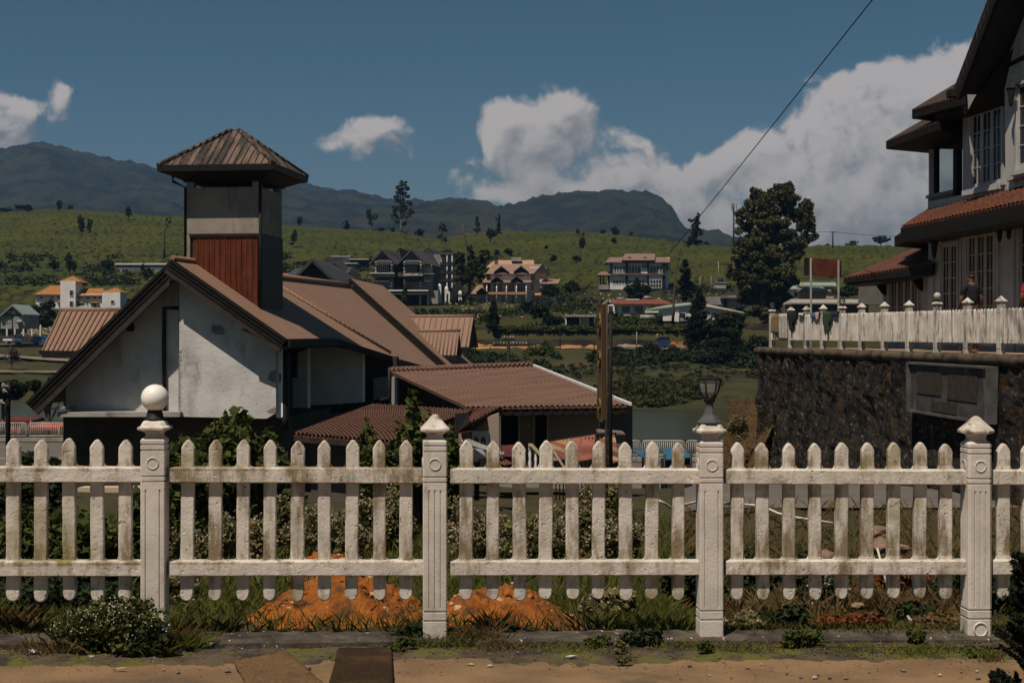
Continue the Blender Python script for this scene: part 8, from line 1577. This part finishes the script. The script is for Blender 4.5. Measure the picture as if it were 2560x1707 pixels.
# ------------------------------------------------------------------ dry bank at the end of the wall, weeds on the slope, hose
vs = []; n = 40; m_ = 24
for i in range(n + 1):
    for j in range(m_ + 1):
        u = i / n; v = j / m_          # u from the wall's foot outwards, v along
        Y = lerp(38.2, 43.5, v); top = TP0 + td_ * ((38.8 - Y) / .987) + tn * (-.05 - .35 * v)
        w = lerp(1.1, .62, v); z = lerp(-.45, znear(1850, Y) - .25, u ** .85); p = Vector((top.x, Y, z)) + tn * (w * u); p.z += .12 * noise.noise(p * .9) + .06 * noise.noise(p * 3); vs.append(p)
struct(nmesh('dry_bank', vs, [(i * (m_ + 1) + j, (i + 1) * (m_ + 1) + j, (i + 1) * (m_ + 1) + j + 1, i * (m_ + 1) + j + 1) for i in range(n) for j in range(m_)], mat('dry_earth', (.16, .10, .045), (.10, .06, .028), 1.4, .95, .7, 8, bdist=.08), smooth=True))
rg = np.random.default_rng(5); vv = np.array([tuple(v) for v in vs]); C = vv[rg.integers(0, len(vv), 6000)] + rg.normal(0, .05, (6000, 3)) * np.array([1, 1, .2]); V, Fa = blades(C, .085, .012, rg, 1.6); tag(nmesh('dry_grass', V, Fa, DRYGRASS), 'combed dry brown grass on the bank beside the stone wall', 'grass', kind='stuff')
bush('flowering_bush', tuple(P(1850, 1098, 39)), 'pale flowering bush on the bank beside the wall end', .32, .3, .6, 2000, .045, WEED, 41, flowers=700, fs=.028)
def tubepath(name, label, k, pts, Y, r, m, cat): b = MB(); b.tube([Q(k, x, y, yy) for x, y, yy in pts], r, 6); tag(b.build(name, m), label, cat)
HOSE = mat('white_pipe', (.58, .55, .5), (.48, .45, .4), 4, .6)
b = MB(); b.tube([Q(13, 1180, 462, 22.5), Q(13, 1215, 480, 22.6), Q(13, 1255, 508, 22.8), Q(13, 1345, 485, 23.5), Q(13, 1405, 470, 24.2), Q(13, 1560, 478, 24.6), Q(14 if False else 13, 1610, 478, 24.7)] + [P(1760 + x / 2.424, 1060 + y / 2.424, yy) for x, y, yy in ((110, 478, 24.7), (300, 490, 24.8), (380, 508, 24.6), (450, 540, 24.3), (560, 565, 24.2), (780, 598, 24.0))], .022, 6); tag(b.build('water_pipe', HOSE), 'white plastic water pipe snaking along the drive edge', 'pipe')
for lab, p0, p1, Yq in (('thin white stick leaning in the weeds at right', (1050, 750), (1105, 960), 14), ('white stick lying on the grass near the right kerb', (1235, 1165), (1298, 1248), 9.2)):
    b = MB(); b.tube([P(1760 + p0[0] / 2.424, 1060 + p0[1] / 2.424, Yq + .3), P(1760 + p1[0] / 2.424, 1060 + p1[1] / 2.424, Yq)], .012, 6); tag(b.build('white_stick', HOSE), lab, 'stick', 'white sticks in the weeds')
def rock(b, c, s, seed, sx=1.2, sz=.75, mi=0):
    bm = bmesh.new(); bmesh.ops.create_icosphere(bm, subdivisions=2, radius=1.0); o = Vector((seed * 3.1, seed * 1.7, seed * .9)); vs = []
    for v in bm.verts:
        n_ = v.co.copy(); k = 1 + .42 * noise.noise(n_ * 1.1 + o) + .22 * noise.noise(n_ * 2.6 + o); vs.append(c + Vector((n_.x * k * s * sx, n_.y * k * s, n_.z * k * s * sz)))
    b.add(vs, [tuple(v.index for v in f.verts) for f in bm.faces], mi); bm.free()
# ------------------------------------------------------------------ the garden behind the fence and the weeds along the kerb
def gz(px, Y): return GY(px, Y)
R_ = np.random.default_rng(77)
def scatter(n, pxr, Yr, f=None, dens=None):
    out = []
    while len(out) < n:
        px = R_.uniform(*pxr); Y = Yr[0] + (Yr[1] - Yr[0]) * R_.random() ** 1.2
        if dens and R_.random() > dens(px, Y): continue
        g = (f or GY)(px, Y); out.append((g[0], g[1], g[2] + .02))
    return np.array(out)
def gdens(px, Y):
    X = (px - CX) / F * Y; 
    if 590 < px < 1480 and Y < 9.6: return .10
    d = noise.noise((X * .8, Y * .8, 1)) + .6 * noise.noise((X * 2.4, Y * 2.4, 2)); return max(.05, min(1, .55 + d * .7))
V1 = blades(scatter(36000, (-60, 2620), (7.72, 12), dens=gdens), .10, .006, R_, .6); V2 = blades(scatter(30000, (-60, 2620), (12, 24), dens=gdens), .15, .013, R_, .5)
tag(nmesh('grass', *merge(V1, V2), GRASS), 'short green grass behind the white fence', 'grass', kind='stuff')
C = scatter(5000, (1680, 2640), (7.8, 11)); V1 = blades(C, .09, .007, R_, .9); C = scatter(9000, (1700, 2640), (11, 25)); V2 = blades(C, .22, .014, R_, .8); tag(nmesh('dry_grass', *merge(V1, V2), DRYGRASS), 'dry brown grass and weeds in the hollow at right', 'grass', kind='stuff')
# orange soil mounds with clods
def mound(label, px0, px1, pyb, hgt, Y, dep, seed, peak=.5):
    a, c = P(px0, pyb, Y), P(px1, pyb, Y); n, m = 110, 60; vs = []
    for i in range(n + 1):
        for j in range(m + 1):
            u, v = i / n, j / m; e = max(0, 1 - abs((u - peak) / (peak if u < peak else 1 - peak)) ** 1.5) * math.sin(math.pi * v) ** .8; x = lerp(a.x, c.x, u) + .02 * noise.noise((i * .3, j * .3, seed)); y = Y + (v - .35) * dep
            z = znear(x / y * F + CX, y) - .03 + hgt * e * (.8 + .42 * noise.noise((x * 3.4, y * 3.4, seed))) + min(1, e * 2) * (.038 * noise.noise((x * 9, y * 9, seed)) + .045 * abs(noise.noise((x * 22, y * 22, seed))) + .012 * noise.noise((x * 60, y * 60, seed)))
            vs.append((x, y, z))
    t = thing('soil_mound', ((a.x + c.x) / 2, Y, vs[0][2]), label, 'soil', 'orange soil mounds'); nmesh('soil', vs, [(i * (m + 1) + j, (i + 1) * (m + 1) + j, (i + 1) * (m + 1) + j + 1, i * (m + 1) + j + 1) for i in range(n) for j in range(m)], ORANGE, t, smooth=False)
    r = random.Random(seed); 
    for q in range(80):
        u = r.uniform(.08, .92); v = r.uniform(.2, .75); i, j = int(u * n), int(v * m); p = Vector(vs[i * (m + 1) + j]); s = r.uniform(.010, .034) * (1.9 if q < 9 else 1); b = MB(); rock(b, p, s * .8, q + seed * 50, r.uniform(.8, 1.4), r.uniform(.6, .9)); b.build('clod', CLOD if r.random() < .3 else ORANGE, t)
    return t
mound('large orange soil mound behind the second fence bay', 600, 1095, 1566, .36, 9.0, 1.5, 3, .52); mound('smaller orange soil mound right of the middle post', 1040, 1470, 1566, .30, 8.75, 1.2, 5, .42); mound('orange soil heap farther back in the grass', 690, 935, 1400, .32, 13.0, 1.6, 9, .5)
for lab, px, Y, s in (('orange clod in the grass near the left post', 500, 8.6, .04), ('tiny orange clod left of the soil mound', 590, 8.9, .03), ('orange lump right of the smaller mound', 1452, 8.0, .035), ('white chipped stone by the middle post', 1030, 7.86, .05)):
    p = GY(px, Y); b = MB(); rock(b, p + ZV * s * .3, s, px); tag(b.build('clod' if 'clod' in lab or 'lump' in lab else 'stone', ORANGE if 'orange' in lab else HWHITE), lab, 'stone')
# leafy shrubs
BL = dict(cat='shrub', group='leafy shrubs in the garden')
bush('leafy_shrub', tuple(GY(545, 17)), 'big leafy green shrub against the grey gable wall', .62, .55, 1.55, 5200, .075, LEAF, 1, sub=20, subr=.34, **BL)
bush('leafy_shrub', tuple(GY(470, 15.5)), 'leafy shrub just right of the globe lamp post', .42, .4, 1.25, 3000, .065, LEAF, 2, sub=14, subr=.36, **BL); bush('leafy_shrub', tuple(GY(625, 18)), 'leafy shrub at the right end of the gable wall', .5, .45, 1.42, 3000, .07, LEAF, 3, sub=14, subr=.36, **BL)
bush('leafy_shrub', tuple(GY(700, 19)), 'low leafy shrub under the dark eaves', .5, .45, 1.05, 1800, .07, LEAF, 4, **BL)
bush('leafy_shrub', tuple(GY(1050, 20.5)), 'thin sapling rising over the rusty shed roof', .46, .4, 1.95, 1250, .075, LEAF, 5, sub=12, subr=.26, **BL); bush('leafy_shrub', tuple(GY(1020, 21)), 'bright bush before the blue sheet wall', .42, .4, 1.35, 1500, .075, LEAF, 6, **BL); bush('leafy_shrub', tuple(GY(940, 21)), 'leafy bush below the rusty eave', .34, .3, 1.5, 1100, .075, LEAF, 7, **BL); bush('leafy_shrub', tuple(GY(1118, 20)), 'leafy bush right behind the middle post', .25, .25, 1.45, 1100, .07, LEAF, 8, **BL)
bush('leafy_shrub', tuple(GY(235, 11.5)), 'broad leaved weeds behind the left fence bay', .55, .4, .62, 2200, .055, LEAF, 9, **BL); bush('leafy_shrub', tuple(GY(120, 12)), 'leafy weeds behind the left pickets', .5, .4, .72, 2000, .055, LEAF, 10, **BL); bush('leafy_shrub', tuple(GY(20, 11)), 'leafy weeds at the left picture edge', .5, .4, .66, 2000, .05, LEAF, 11, **BL); bush('leafy_shrub', tuple(GY(330, 13)), 'leafy weeds left of the globe lamp post', .4, .4, .75, 1600, .055, LEAF, 12, **BL); bush('leafy_shrub', tuple(GY(60, 9.2)), 'low dark weeds under the left pickets', .6, .35, .26, 2200, .03, LEAF_D, 13, **BL); bush('leafy_shrub', tuple(GY(240, 8.9)), 'low weeds between the leftmost pickets and the flowers', .5, .35, .24, 2000, .03, LEAF_D, 14, **BL)
bush('leafy_shrub', tuple(GY(30, 22)), 'grey green shrub far behind the left pickets', .9, .8, .75, 3000, .06, LEAF_D, 15, **BL); bush('leafy_shrub', tuple(GY(88, 34)), 'dark hedge bush beside the lake road', .9, .8, 1.0, 3000, .09, LEAF_D, 16, **BL)
# flowering weeds
FL = dict(cat='weed', group='pale flowering weeds'); k_ = 0
FWL = ['flowering weeds behind the second bay left end', 'flowering weeds at the foot of the big shrub', 'tall flowering weeds right of the big shrub', 'flowering weeds behind the second bay centre', 'flowering weeds beyond the small orange heap', 'flowering weeds left of the middle post', 'flowering weeds right of the middle post', 'dense flowering weeds behind the third bay', 'tall seeding weeds behind the third bay centre', 'flowering weeds below the pink rug', 'flowering weeds left of the lantern post', 'pale seeding bush behind the lantern post bay', 'flowering tuft in the near grass of the third bay', 'dry flowering tuft behind the fourth bay', 'weeds at the drive edge behind the fourth bay', 'thin flowering weeds far left by the post', 'flowering weeds below the blue wall']
for (px, Y, rx, h_, n, mm) in ((480, 13, .4, .55, 1500, WEED), (590, 14.5, .5, .6, 1700, WEED), (690, 16, .55, .75, 1900, WEED), (800, 15.5, .5, .65, 1700, WEED), (880, 14, .3, .55, 1100, WEED), (990, 16.5, .35, .7, 1300, WEED), (1150, 17, .5, .7, 1500, WEED), (1215, 14.5, .55, .62, 2200, WEED), (1345, 14, .5, .62, 1900, WEED), (1440, 15, .45, .75, 1700, WEED), (1540, 13.5, .4, .62, 1500, WEED), (1500, 17.5, .5, 1.0, 1700, WEED), (1530, 8.5, .24, .26, 900, WEED), (1860, 9.0, .28, .2, 900, WEED), (2060, 12, .4, .4, 900, LEAF_D), (430, 9.6, .3, .3, 900, WEED), (960, 19, .5, .8, 1300, WEED)):
    bush('flowering_weed', tuple(GY(px, Y)), FWL[k_], rx * .8, rx * .65, h_ * .85, int(n * .8), .026 + .001 * Y, mm, 60 + k_, flowers=int(n * .4), fs=.006 + .0012 * Y, sub=14, subr=.36, **FL); k_ += 1
WD = dict(cat='weed', group='green and rusty weeds in the hollow')
for i, (px, Y, rx, h_, n, ls, mm, lab) in enumerate(((1960, 9.4, .3, .22, 1500, .03, LEAF_D, 'dark green weed clump behind the fourth bay kerb'), (2130, 9.0, .3, .18, 1500, .022, mat('rusty_leaves', (.16, .05, .015), (.09, .035, .012), 4, trans=.2), 'rust red weeds behind the fourth bay'), (2260, 9.6, .35, .2, 1500, .03, LEAF_D, 'green weeds right in the fourth bay'), (2350, 9.2, .3, .16, 900, .03, DRYGRASS, 'brown dead weeds near the right post'), (1740, 10.5, .3, .5, 1300, .04, LEAF_D, 'dark weeds just left of the lantern post'), (1790, 13, .5, .6, 1600, .05, LEAF_D, 'dark brambles right of the lantern post'), (1990, 16, .6, .55, 1600, .05, LEAF_D, 'brambles hanging on the drive bank'), (2240, 15, .5, .5, 1500, .045, mat('rusty_leaves', (.16, .05, .015)), 'rusty brambles on the drive bank'), (2420, 14, .5, .6, 1600, .05, LEAF_D, 'dark brambles behind the right post'), (2520, 11, .4, .35, 1200, .04, LEAF_D, 'weeds at the right picture edge'))): bush('weed_clump', tuple(GY(px, Y)), lab, rx, rx * .8, h_, n, ls, mm, 120 + i, **WD)
# rocks in the hollow
for i, (px, py, Y, s, lab) in enumerate(((2065, 1378, 15, .10, 'pale round rock in the hollow behind the fourth bay'), (2200, 1350, 20.5, .17, 'broken brown rock on the drive bank'), (2188, 1318, 21.5, .15, 'brown rock above the broken one'), (2250, 1360, 19.5, .11, 'small brown rock right of the broken one'), (2145, 1508, 9.1, .035, 'small grey stone under the fourth bay'))):
    b = MB(); r = random.Random(i); g = GY(px, Y); g.z = max(g.z, P(px, py, Y).z - s * .5); rock(b, g, s, i + 7, 1.25, .7); tag(b.build('rock', mat('brown_rock', (.22, .15, .10), (.14, .09, .06), 5, .95, .6, 12)), lab, 'rock', 'rocks in the hollow')
# kerb side plants
def kpt(px, out): p = FP(px, out); p.z = zpath(p.x, p.y) + .005; return tuple(p)
KD = dict(cat='weed', group='weeds along the kerb')
def kpm(px, py): Y = 1.675 * F / (py - HY); p = Vector(((px - CX) / F * Y, Y, 0)); p.z = zpath(p.x, p.y) + .012; return tuple(p)
bush('flowering_bush', kpt(300, .20), 'white flowered bush spilling over the kerb at the left post', .36, .15, .27, 2300, .019, LEAF, 150, flowers=1100, fs=.0085, fm=mat('white_blossom', (.46, .42, .37), (.34, .3, .25), 9), sub=34, subr=.22, cat='bush')
bush('kerb_weed', kpt(390, .25), 'dark leafy weed at the right of the white flowered bush', .16, .10, .13, 900, .026, LEAF_D, 151, **KD)
for i, (px, py, w, h_, n, mm, lab) in enumerate(((1030, 1622, .15, .10, 700, LEAF_D, 'broad leaved weed at the foot of the middle post'), (1005, 1640, .09, .06, 350, LEAF, 'bright low weed right of the dark mat'), (1270, 1608, .05, .085, 160, LEAF_D, 'small upright weed on the third bay kerb'), (1600, 1620, .13, .085, 600, LEAF_D, 'dark trailing weed under the third bay end'), (1550, 1640, .05, .06, 150, WEED, 'tiny weed on the moss left of the lantern post'), (1760, 1640, .05, .06, 200, LEAF, 'leafy weed at the lantern post foot'), (2005, 1625, .14, .08, 700, LEAF, 'spreading thistle weed in the fourth bay'), (2290, 1615, .06, .08, 260, LEAF, 'upright green weed at the fourth bay kerb'), (2450, 1640, .10, .04, 350, LEAF, 'low grassy weed by the right post'), (1290, 1600, .03, .05, 90, LEAF, 'seedling on the kerb beside the middle post'), (1560, 1668, .04, .03, 130, WEED, 'small grey weed on the dirt path'), (1490, 1625, .08, .05, 220, LEAF, 'low leafy weed on the moss of the third bay'))): bush('kerb_weed', kpm(px, py), lab, w, w * .6, h_, n, .018, mm, 160 + i, **KD)
# grass tufts at the kerb
def tufts(name, label, spots, m, h_, w_):
    Vs = []
    for (px, py, n, rad, hh) in spots:
        p = np.array(kpm(px, py)); C = p + np.c_[R_.normal(0, rad, n), R_.normal(0, rad * .5, n), np.zeros(n)]; Vs.append(blades(C, hh, w_, R_, .75))
    tag(nmesh(name, *merge(*Vs), m), label, 'grass', kind='stuff')
tufts('kerb_grass', 'green grass tufts growing along the kerb and gutter', [(230, 1640, 500, .05, .10), (400, 1655, 260, .03, .08), (330, 1640, 300, .06, .07), (470, 1640, 220, .03, .09), (60, 1620, 300, .08, .08), (1100, 1625, 420, .09, .06), (1200, 1620, 260, .06, .07), (1350, 1625, 300, .12, .035), (1450, 1632, 300, .14, .03), (1700, 1622, 260, .1, .035), (1850, 1630, 300, .1, .04), (2150, 1632, 300, .15, .03), (2350, 1630, 300, .12, .035), (2480, 1650, 140, .04, .05), (2300, 1640, 160, .07, .035), (700, 1615, 200, .15, .02), (900, 1612, 260, .15, .025)], GRASS, .06, .004)
tufts('kerb_straw', 'dry straw coloured grass along the kerb', [(440, 1630, 240, .07, .10), (20, 1610, 400, .06, .15), (120, 1650, 200, .1, .08), (1060, 1610, 120, .05, .10), (1190, 1622, 220, .07, .09), (1230, 1605, 80, .03, .13), (1480, 1600, 10, .01, .14), (500, 1625, 120, .06, .07), (1240, 1635, 160, .08, .05)], DRYGRASS, .06, .0035)
# leaf litter and straw bits lying along the gutter and the kerb
C = []
for i in range(2600):
    px = R_.uniform(-40, 2600); py = 1603 + abs(R_.normal(0, 26)) + (R_.uniform(0, 95) if i % 7 == 0 else 0)
    if py < 1706: C.append(kpm(px, py))
V, Fa = quads(np.array(C) + np.array([0, 0, .004]), .011, R_, 0, 2.6); V[:, 2] = np.repeat(np.array(C)[:, 2], 4) + .006 + (V[:, 2] - np.repeat(np.array(C)[:, 2], 4)) * .25
tag(nmesh('leaf_litter', V, Fa, mat('leaf_litter', (.16, .10, .05), (.06, .045, .03), 30, .95, c3=(.26, .2, .13), c3amt=(.6, .66), c3scale=22)), 'dry leaf litter and straw scattered along the kerb', 'leaf litter', kind='stuff')
# pebbles and litter
for i in range(46):
    r = random.Random(500 + i); px, py = (r.uniform(40, 2500), r.uniform(1632, 1700)); p = Vector(kpm(px, py)); s = r.uniform(.004, .012); b = MB(); rock(b, p - ZV * .004, s, i, r.uniform(1, 1.6), .6); o = b.build('pebble', [mat('grey_pebble', (.10, .095, .09), (.16, .15, .14), 30), mat('pale_pebble', (.42, .37, .31), (.3, .26, .2), 30)][r.random() < .3]); tag(o, 'pale pebble on the dirt path' if o.data.materials[0].name.startswith('pale') else 'grey pebble on the dirt path', 'pebble', 'pale pebbles' if o.data.materials[0].name.startswith('pale') else 'grey pebbles')
b = MB(); c = Vector(kpm(84, 1655))
for i in range(7):
    a = i * .9; b.slab([c + Vector((math.cos(a) * .012 - .012 + i * .004, math.sin(a) * .01, .004 + i * .002)), c + Vector((math.cos(a + 1.2) * .026, math.sin(a + 1.2) * .02, .008 + .006 * (i % 3))), c + Vector((math.cos(a + 2.2) * .022, math.sin(a + 2.2) * .018, .022 - .004 * (i % 2)))], Vector((.001, 0, .002)))
tag(b.build('litter', HWHITE), 'crumpled white paper on the path at left', 'litter')
for lab, px, py in (('torn pale scrap on the moss of the third bay', 1428, 1652), ('flat pale chip on the dirt path left', 300, 1692)):
    c = Vector(kpm(px, py)); b = MB(); b.slab([c + Vector((-.03, -.006, .002)), c + Vector((.0, -.012, .004)), c + Vector((.032, .002, .006)), c + Vector((.004, .012, .003))], ZV * .003); tag(b.build('litter', HCREAM if 'chip' in lab else HWHITE), lab, 'litter')
# door mats on the path
def doormat(label, cs, m):
    q = [];
    for px, py in cs: Y = (ZC - zpath(0, 7) - .012) * F / (py - HY); p = Vector(((px - CX) / F * Y, Y, 0)); p.z = zpath(p.x, Y) + .014; q.append(p)
    n = 30; vs = []
    for j in range(n + 1):
        for i in range(n + 1): p = bil(*q, i / n, j / n); p.x += .004 * noise.noise((i * .9, j * .9, 1)); p.z += .006 * noise.noise((i * .25, j * .25, 4)) + (.004 if 0 < i < n and 0 < j < n else 0); vs.append(p)
    o = nmesh('doormat', vs, [(j * (n + 1) + i, j * (n + 1) + i + 1, (j + 1) * (n + 1) + i + 1, (j + 1) * (n + 1) + i) for j in range(n) for i in range(n)], m, smooth=True); mo = o.modifiers.new('t', 'SOLIDIFY'); mo.thickness = .014; tag(o, label, 'doormat', 'worn mats on the path')
doormat('dark brown coir doormat lying on the path', [(848, 1629), (977, 1628), (982, 1800), (806, 1800)], COIR); doormat('worn sandy mat lying slanted left of the dark one', [(585, 1664), (716, 1638), (830, 1740), (640, 1760)], COIR2)
# crack in the path: a thin dark tube added along the mat stands in for it
b = MB(); b.tube([Vector(kpm(x, y)) - ZV * .009 for x, y in ((590, 1668), (604, 1682), (622, 1694), (634, 1712))], .006, 5); tag(b.build('path_crack', DARKWOOD), 'dark crack line in the path along the worn mat', 'crack')
# spiky dark shrub at lower right, near the camera
rg = np.random.default_rng(9); Yq = 6.2; base = P(2566, 1640, Yq); base.z = zpath(base.x, Yq); root = thing('spiky_shrub', base, 'black spiky conifer shrub at the lower right corner', 'shrub'); Vs = []; b = MB()
for i in range(105):
    t_ = rg.random() ** .8; z = .02 + .66 * t_; a = rg.uniform(0, 2 * math.pi); L = (.19 - .12 * t_) * rg.uniform(.7, 1.1); d = Vector((math.cos(a), math.sin(a), .35 + .5 * rg.random())).normalized(); s = Vector((base.x, base.y, base.z + z)); e = s + d * L; b.tube([s, e], [.004, .0015], 4)
    for q in np.linspace(.15, 1, 16): n = 8; C = np.array(s.lerp(e, q)) + rg.normal(0, .003, (n, 3)); V, Fa = quads(C, .012, rg, 0, 2.6); Vs.append((V, Fa))
b.tube([base - ZV * .03, base + ZV * .68], [.012, .004], 6); b.build('stem', BARK, root); nmesh('foliage', *merge(*Vs), CONIFER, root)
# ------------------------------------------------------------------ ground cover across the water
def far_cover(name, label, n, pxr, pyr, Yr, m, size, hgt, seed, per=26, ls=.3, dens=None):
    r = np.random.default_rng(seed); C = []
    for i in range(n):
        px = r.uniform(*pxr); g = G(px, r.uniform(*pyr), *Yr); s = size * r.uniform(.5, 1.4); k = per
        if dens and noise.noise((g.x * .06, g.y * .06, seed)) < dens: continue
        d = r.normal(size=(k, 3)); d /= np.linalg.norm(d, axis=1)[:, None]; d[:, 2] = np.abs(d[:, 2]); C.append(np.array(g) + np.array([0, 0, .25]) + d * np.array([s, s, s * hgt]) * r.random((k, 1)) ** .4)
    V, Fa = quads(np.concatenate(C), ls, r, .4); tag(nmesh(name, V, Fa, m), label, 'ground cover', kind='stuff')
far_cover('marsh_plants', 'leafy green marsh plants along the far lake edge', 1300, (1180, 2060), (958, 1018), (166, 190), MARSH, .85, .55, 1, 26, .30, -.12); far_cover('bank_scrub', 'dark scrub and hedge line above the grassy lake bank', 900, (1130, 2100), (888, 922), (192, 214), LEAF_D, 1.1, .8, 2, 30, .34, -.1); far_cover('bank_tufts', 'scattered tufts on the grassy far bank', 260, (1130, 2100), (918, 952), (184, 202), LEAF_D, .5, .8, 3, 24, .22); far_cover('terrace_plants', 'garden plants on the terraces below the houses', 900, (1110, 1800), (770, 868), (229, 275), LEAF, .7, .7, 4, 26, .28, -.15); far_cover('garden_hedges', 'dark hedges and shrubs around the houses', 900, (960, 2150), (722, 800), (245, 345), LEAF_D, 1.1, .8, 5, 28, .36, -.05)
far_cover('terrace_flowers', 'pale and yellow flowers in the garden beds', 330, (1120, 1800), (730, 800), (240, 330), mat('bed_flowers', (.55, .5, .4), (.5, .35, .08), .5), .35, .6, 6, 5, .16); far_cover('park_shrubs', 'shrubs and hedges around the far left road', 700, (-60, 420), (790, 850), (276, 335), LEAF_D, 1.2, .8, 7, 28, .36, -.1); far_cover('slope_scrub', 'dark scrub at the foot of the tea hill', 1100, (-60, 1250), (640, 720), (335, 470), LEAF_D, 1.7, .8, 8, 30, .5, .05); far_cover('park_flowers', 'pale garden flowers behind the white truck', 140, (0, 130), (822, 840), (276, 300), mat('bed_flowers', (.55, .5, .4)), .4, .6, 9, 5, .2)
for i, (px, py, Y0, s, lab) in enumerate(((1355, 892, 207, 3.2, 'round green bush on the bank below the sand heap'), (1625, 888, 207, 2.6, 'round dark bush on the bank right of the wooden pole'), (1545, 900, 205, 2.4, 'low dark bush just right of the yellow sign'), (1690, 892, 206, 2.2, 'small round bush below the rubble heap'), (1850, 905, 206, 3.4, 'tall dark bush by the terrace corner'), (1895, 880, 204, 3.0, 'dark bush touching the stone wall edge'), (1390, 905, 204, 1.2, 'tiny pale bush beside the round green one'))):
    g = GY(px, Y0); tree_px('bank_bush', lab, px, 830 + (ZC - g.z) * F / Y0, Y0, [(px, py - s * 5, s * 12, s * 8), (px - s * 6, py, s * 9, s * 6), (px + s * 6, py, s * 9, s * 6)], 2600, .24, None, LEAF if i == 0 else LEAF_D, (1, .12, .05, 0), False, 'bush', 'bushes on the far bank', 300 + i, zbase=g.z)
# ------------------------------------------------------------------ the air between here and the mountains
b = MB(); b.bb(-2600, 2900, -60, 4000, -40, 760); hz = b.build('haze', mat('haze_tmp', (1, 1, 1))); hm = bpy.data.materials.new('haze_air'); hm.use_nodes = True; hm.node_tree.nodes.clear(); t = NT(hm.node_tree)
vol = t.n('ShaderNodeVolumePrincipled', {'Color': (.20, .46, .84), 'Density': .00010, 'Anisotropy': .0}); t.n('ShaderNodeOutputMaterial', {'Volume': vol.outputs[0]}); hz.data.materials.clear(); hz.data.materials.append(hm); hz['kind'] = 'stuff'; hz['label'] = 'thin blue haze between the lake and the mountains'
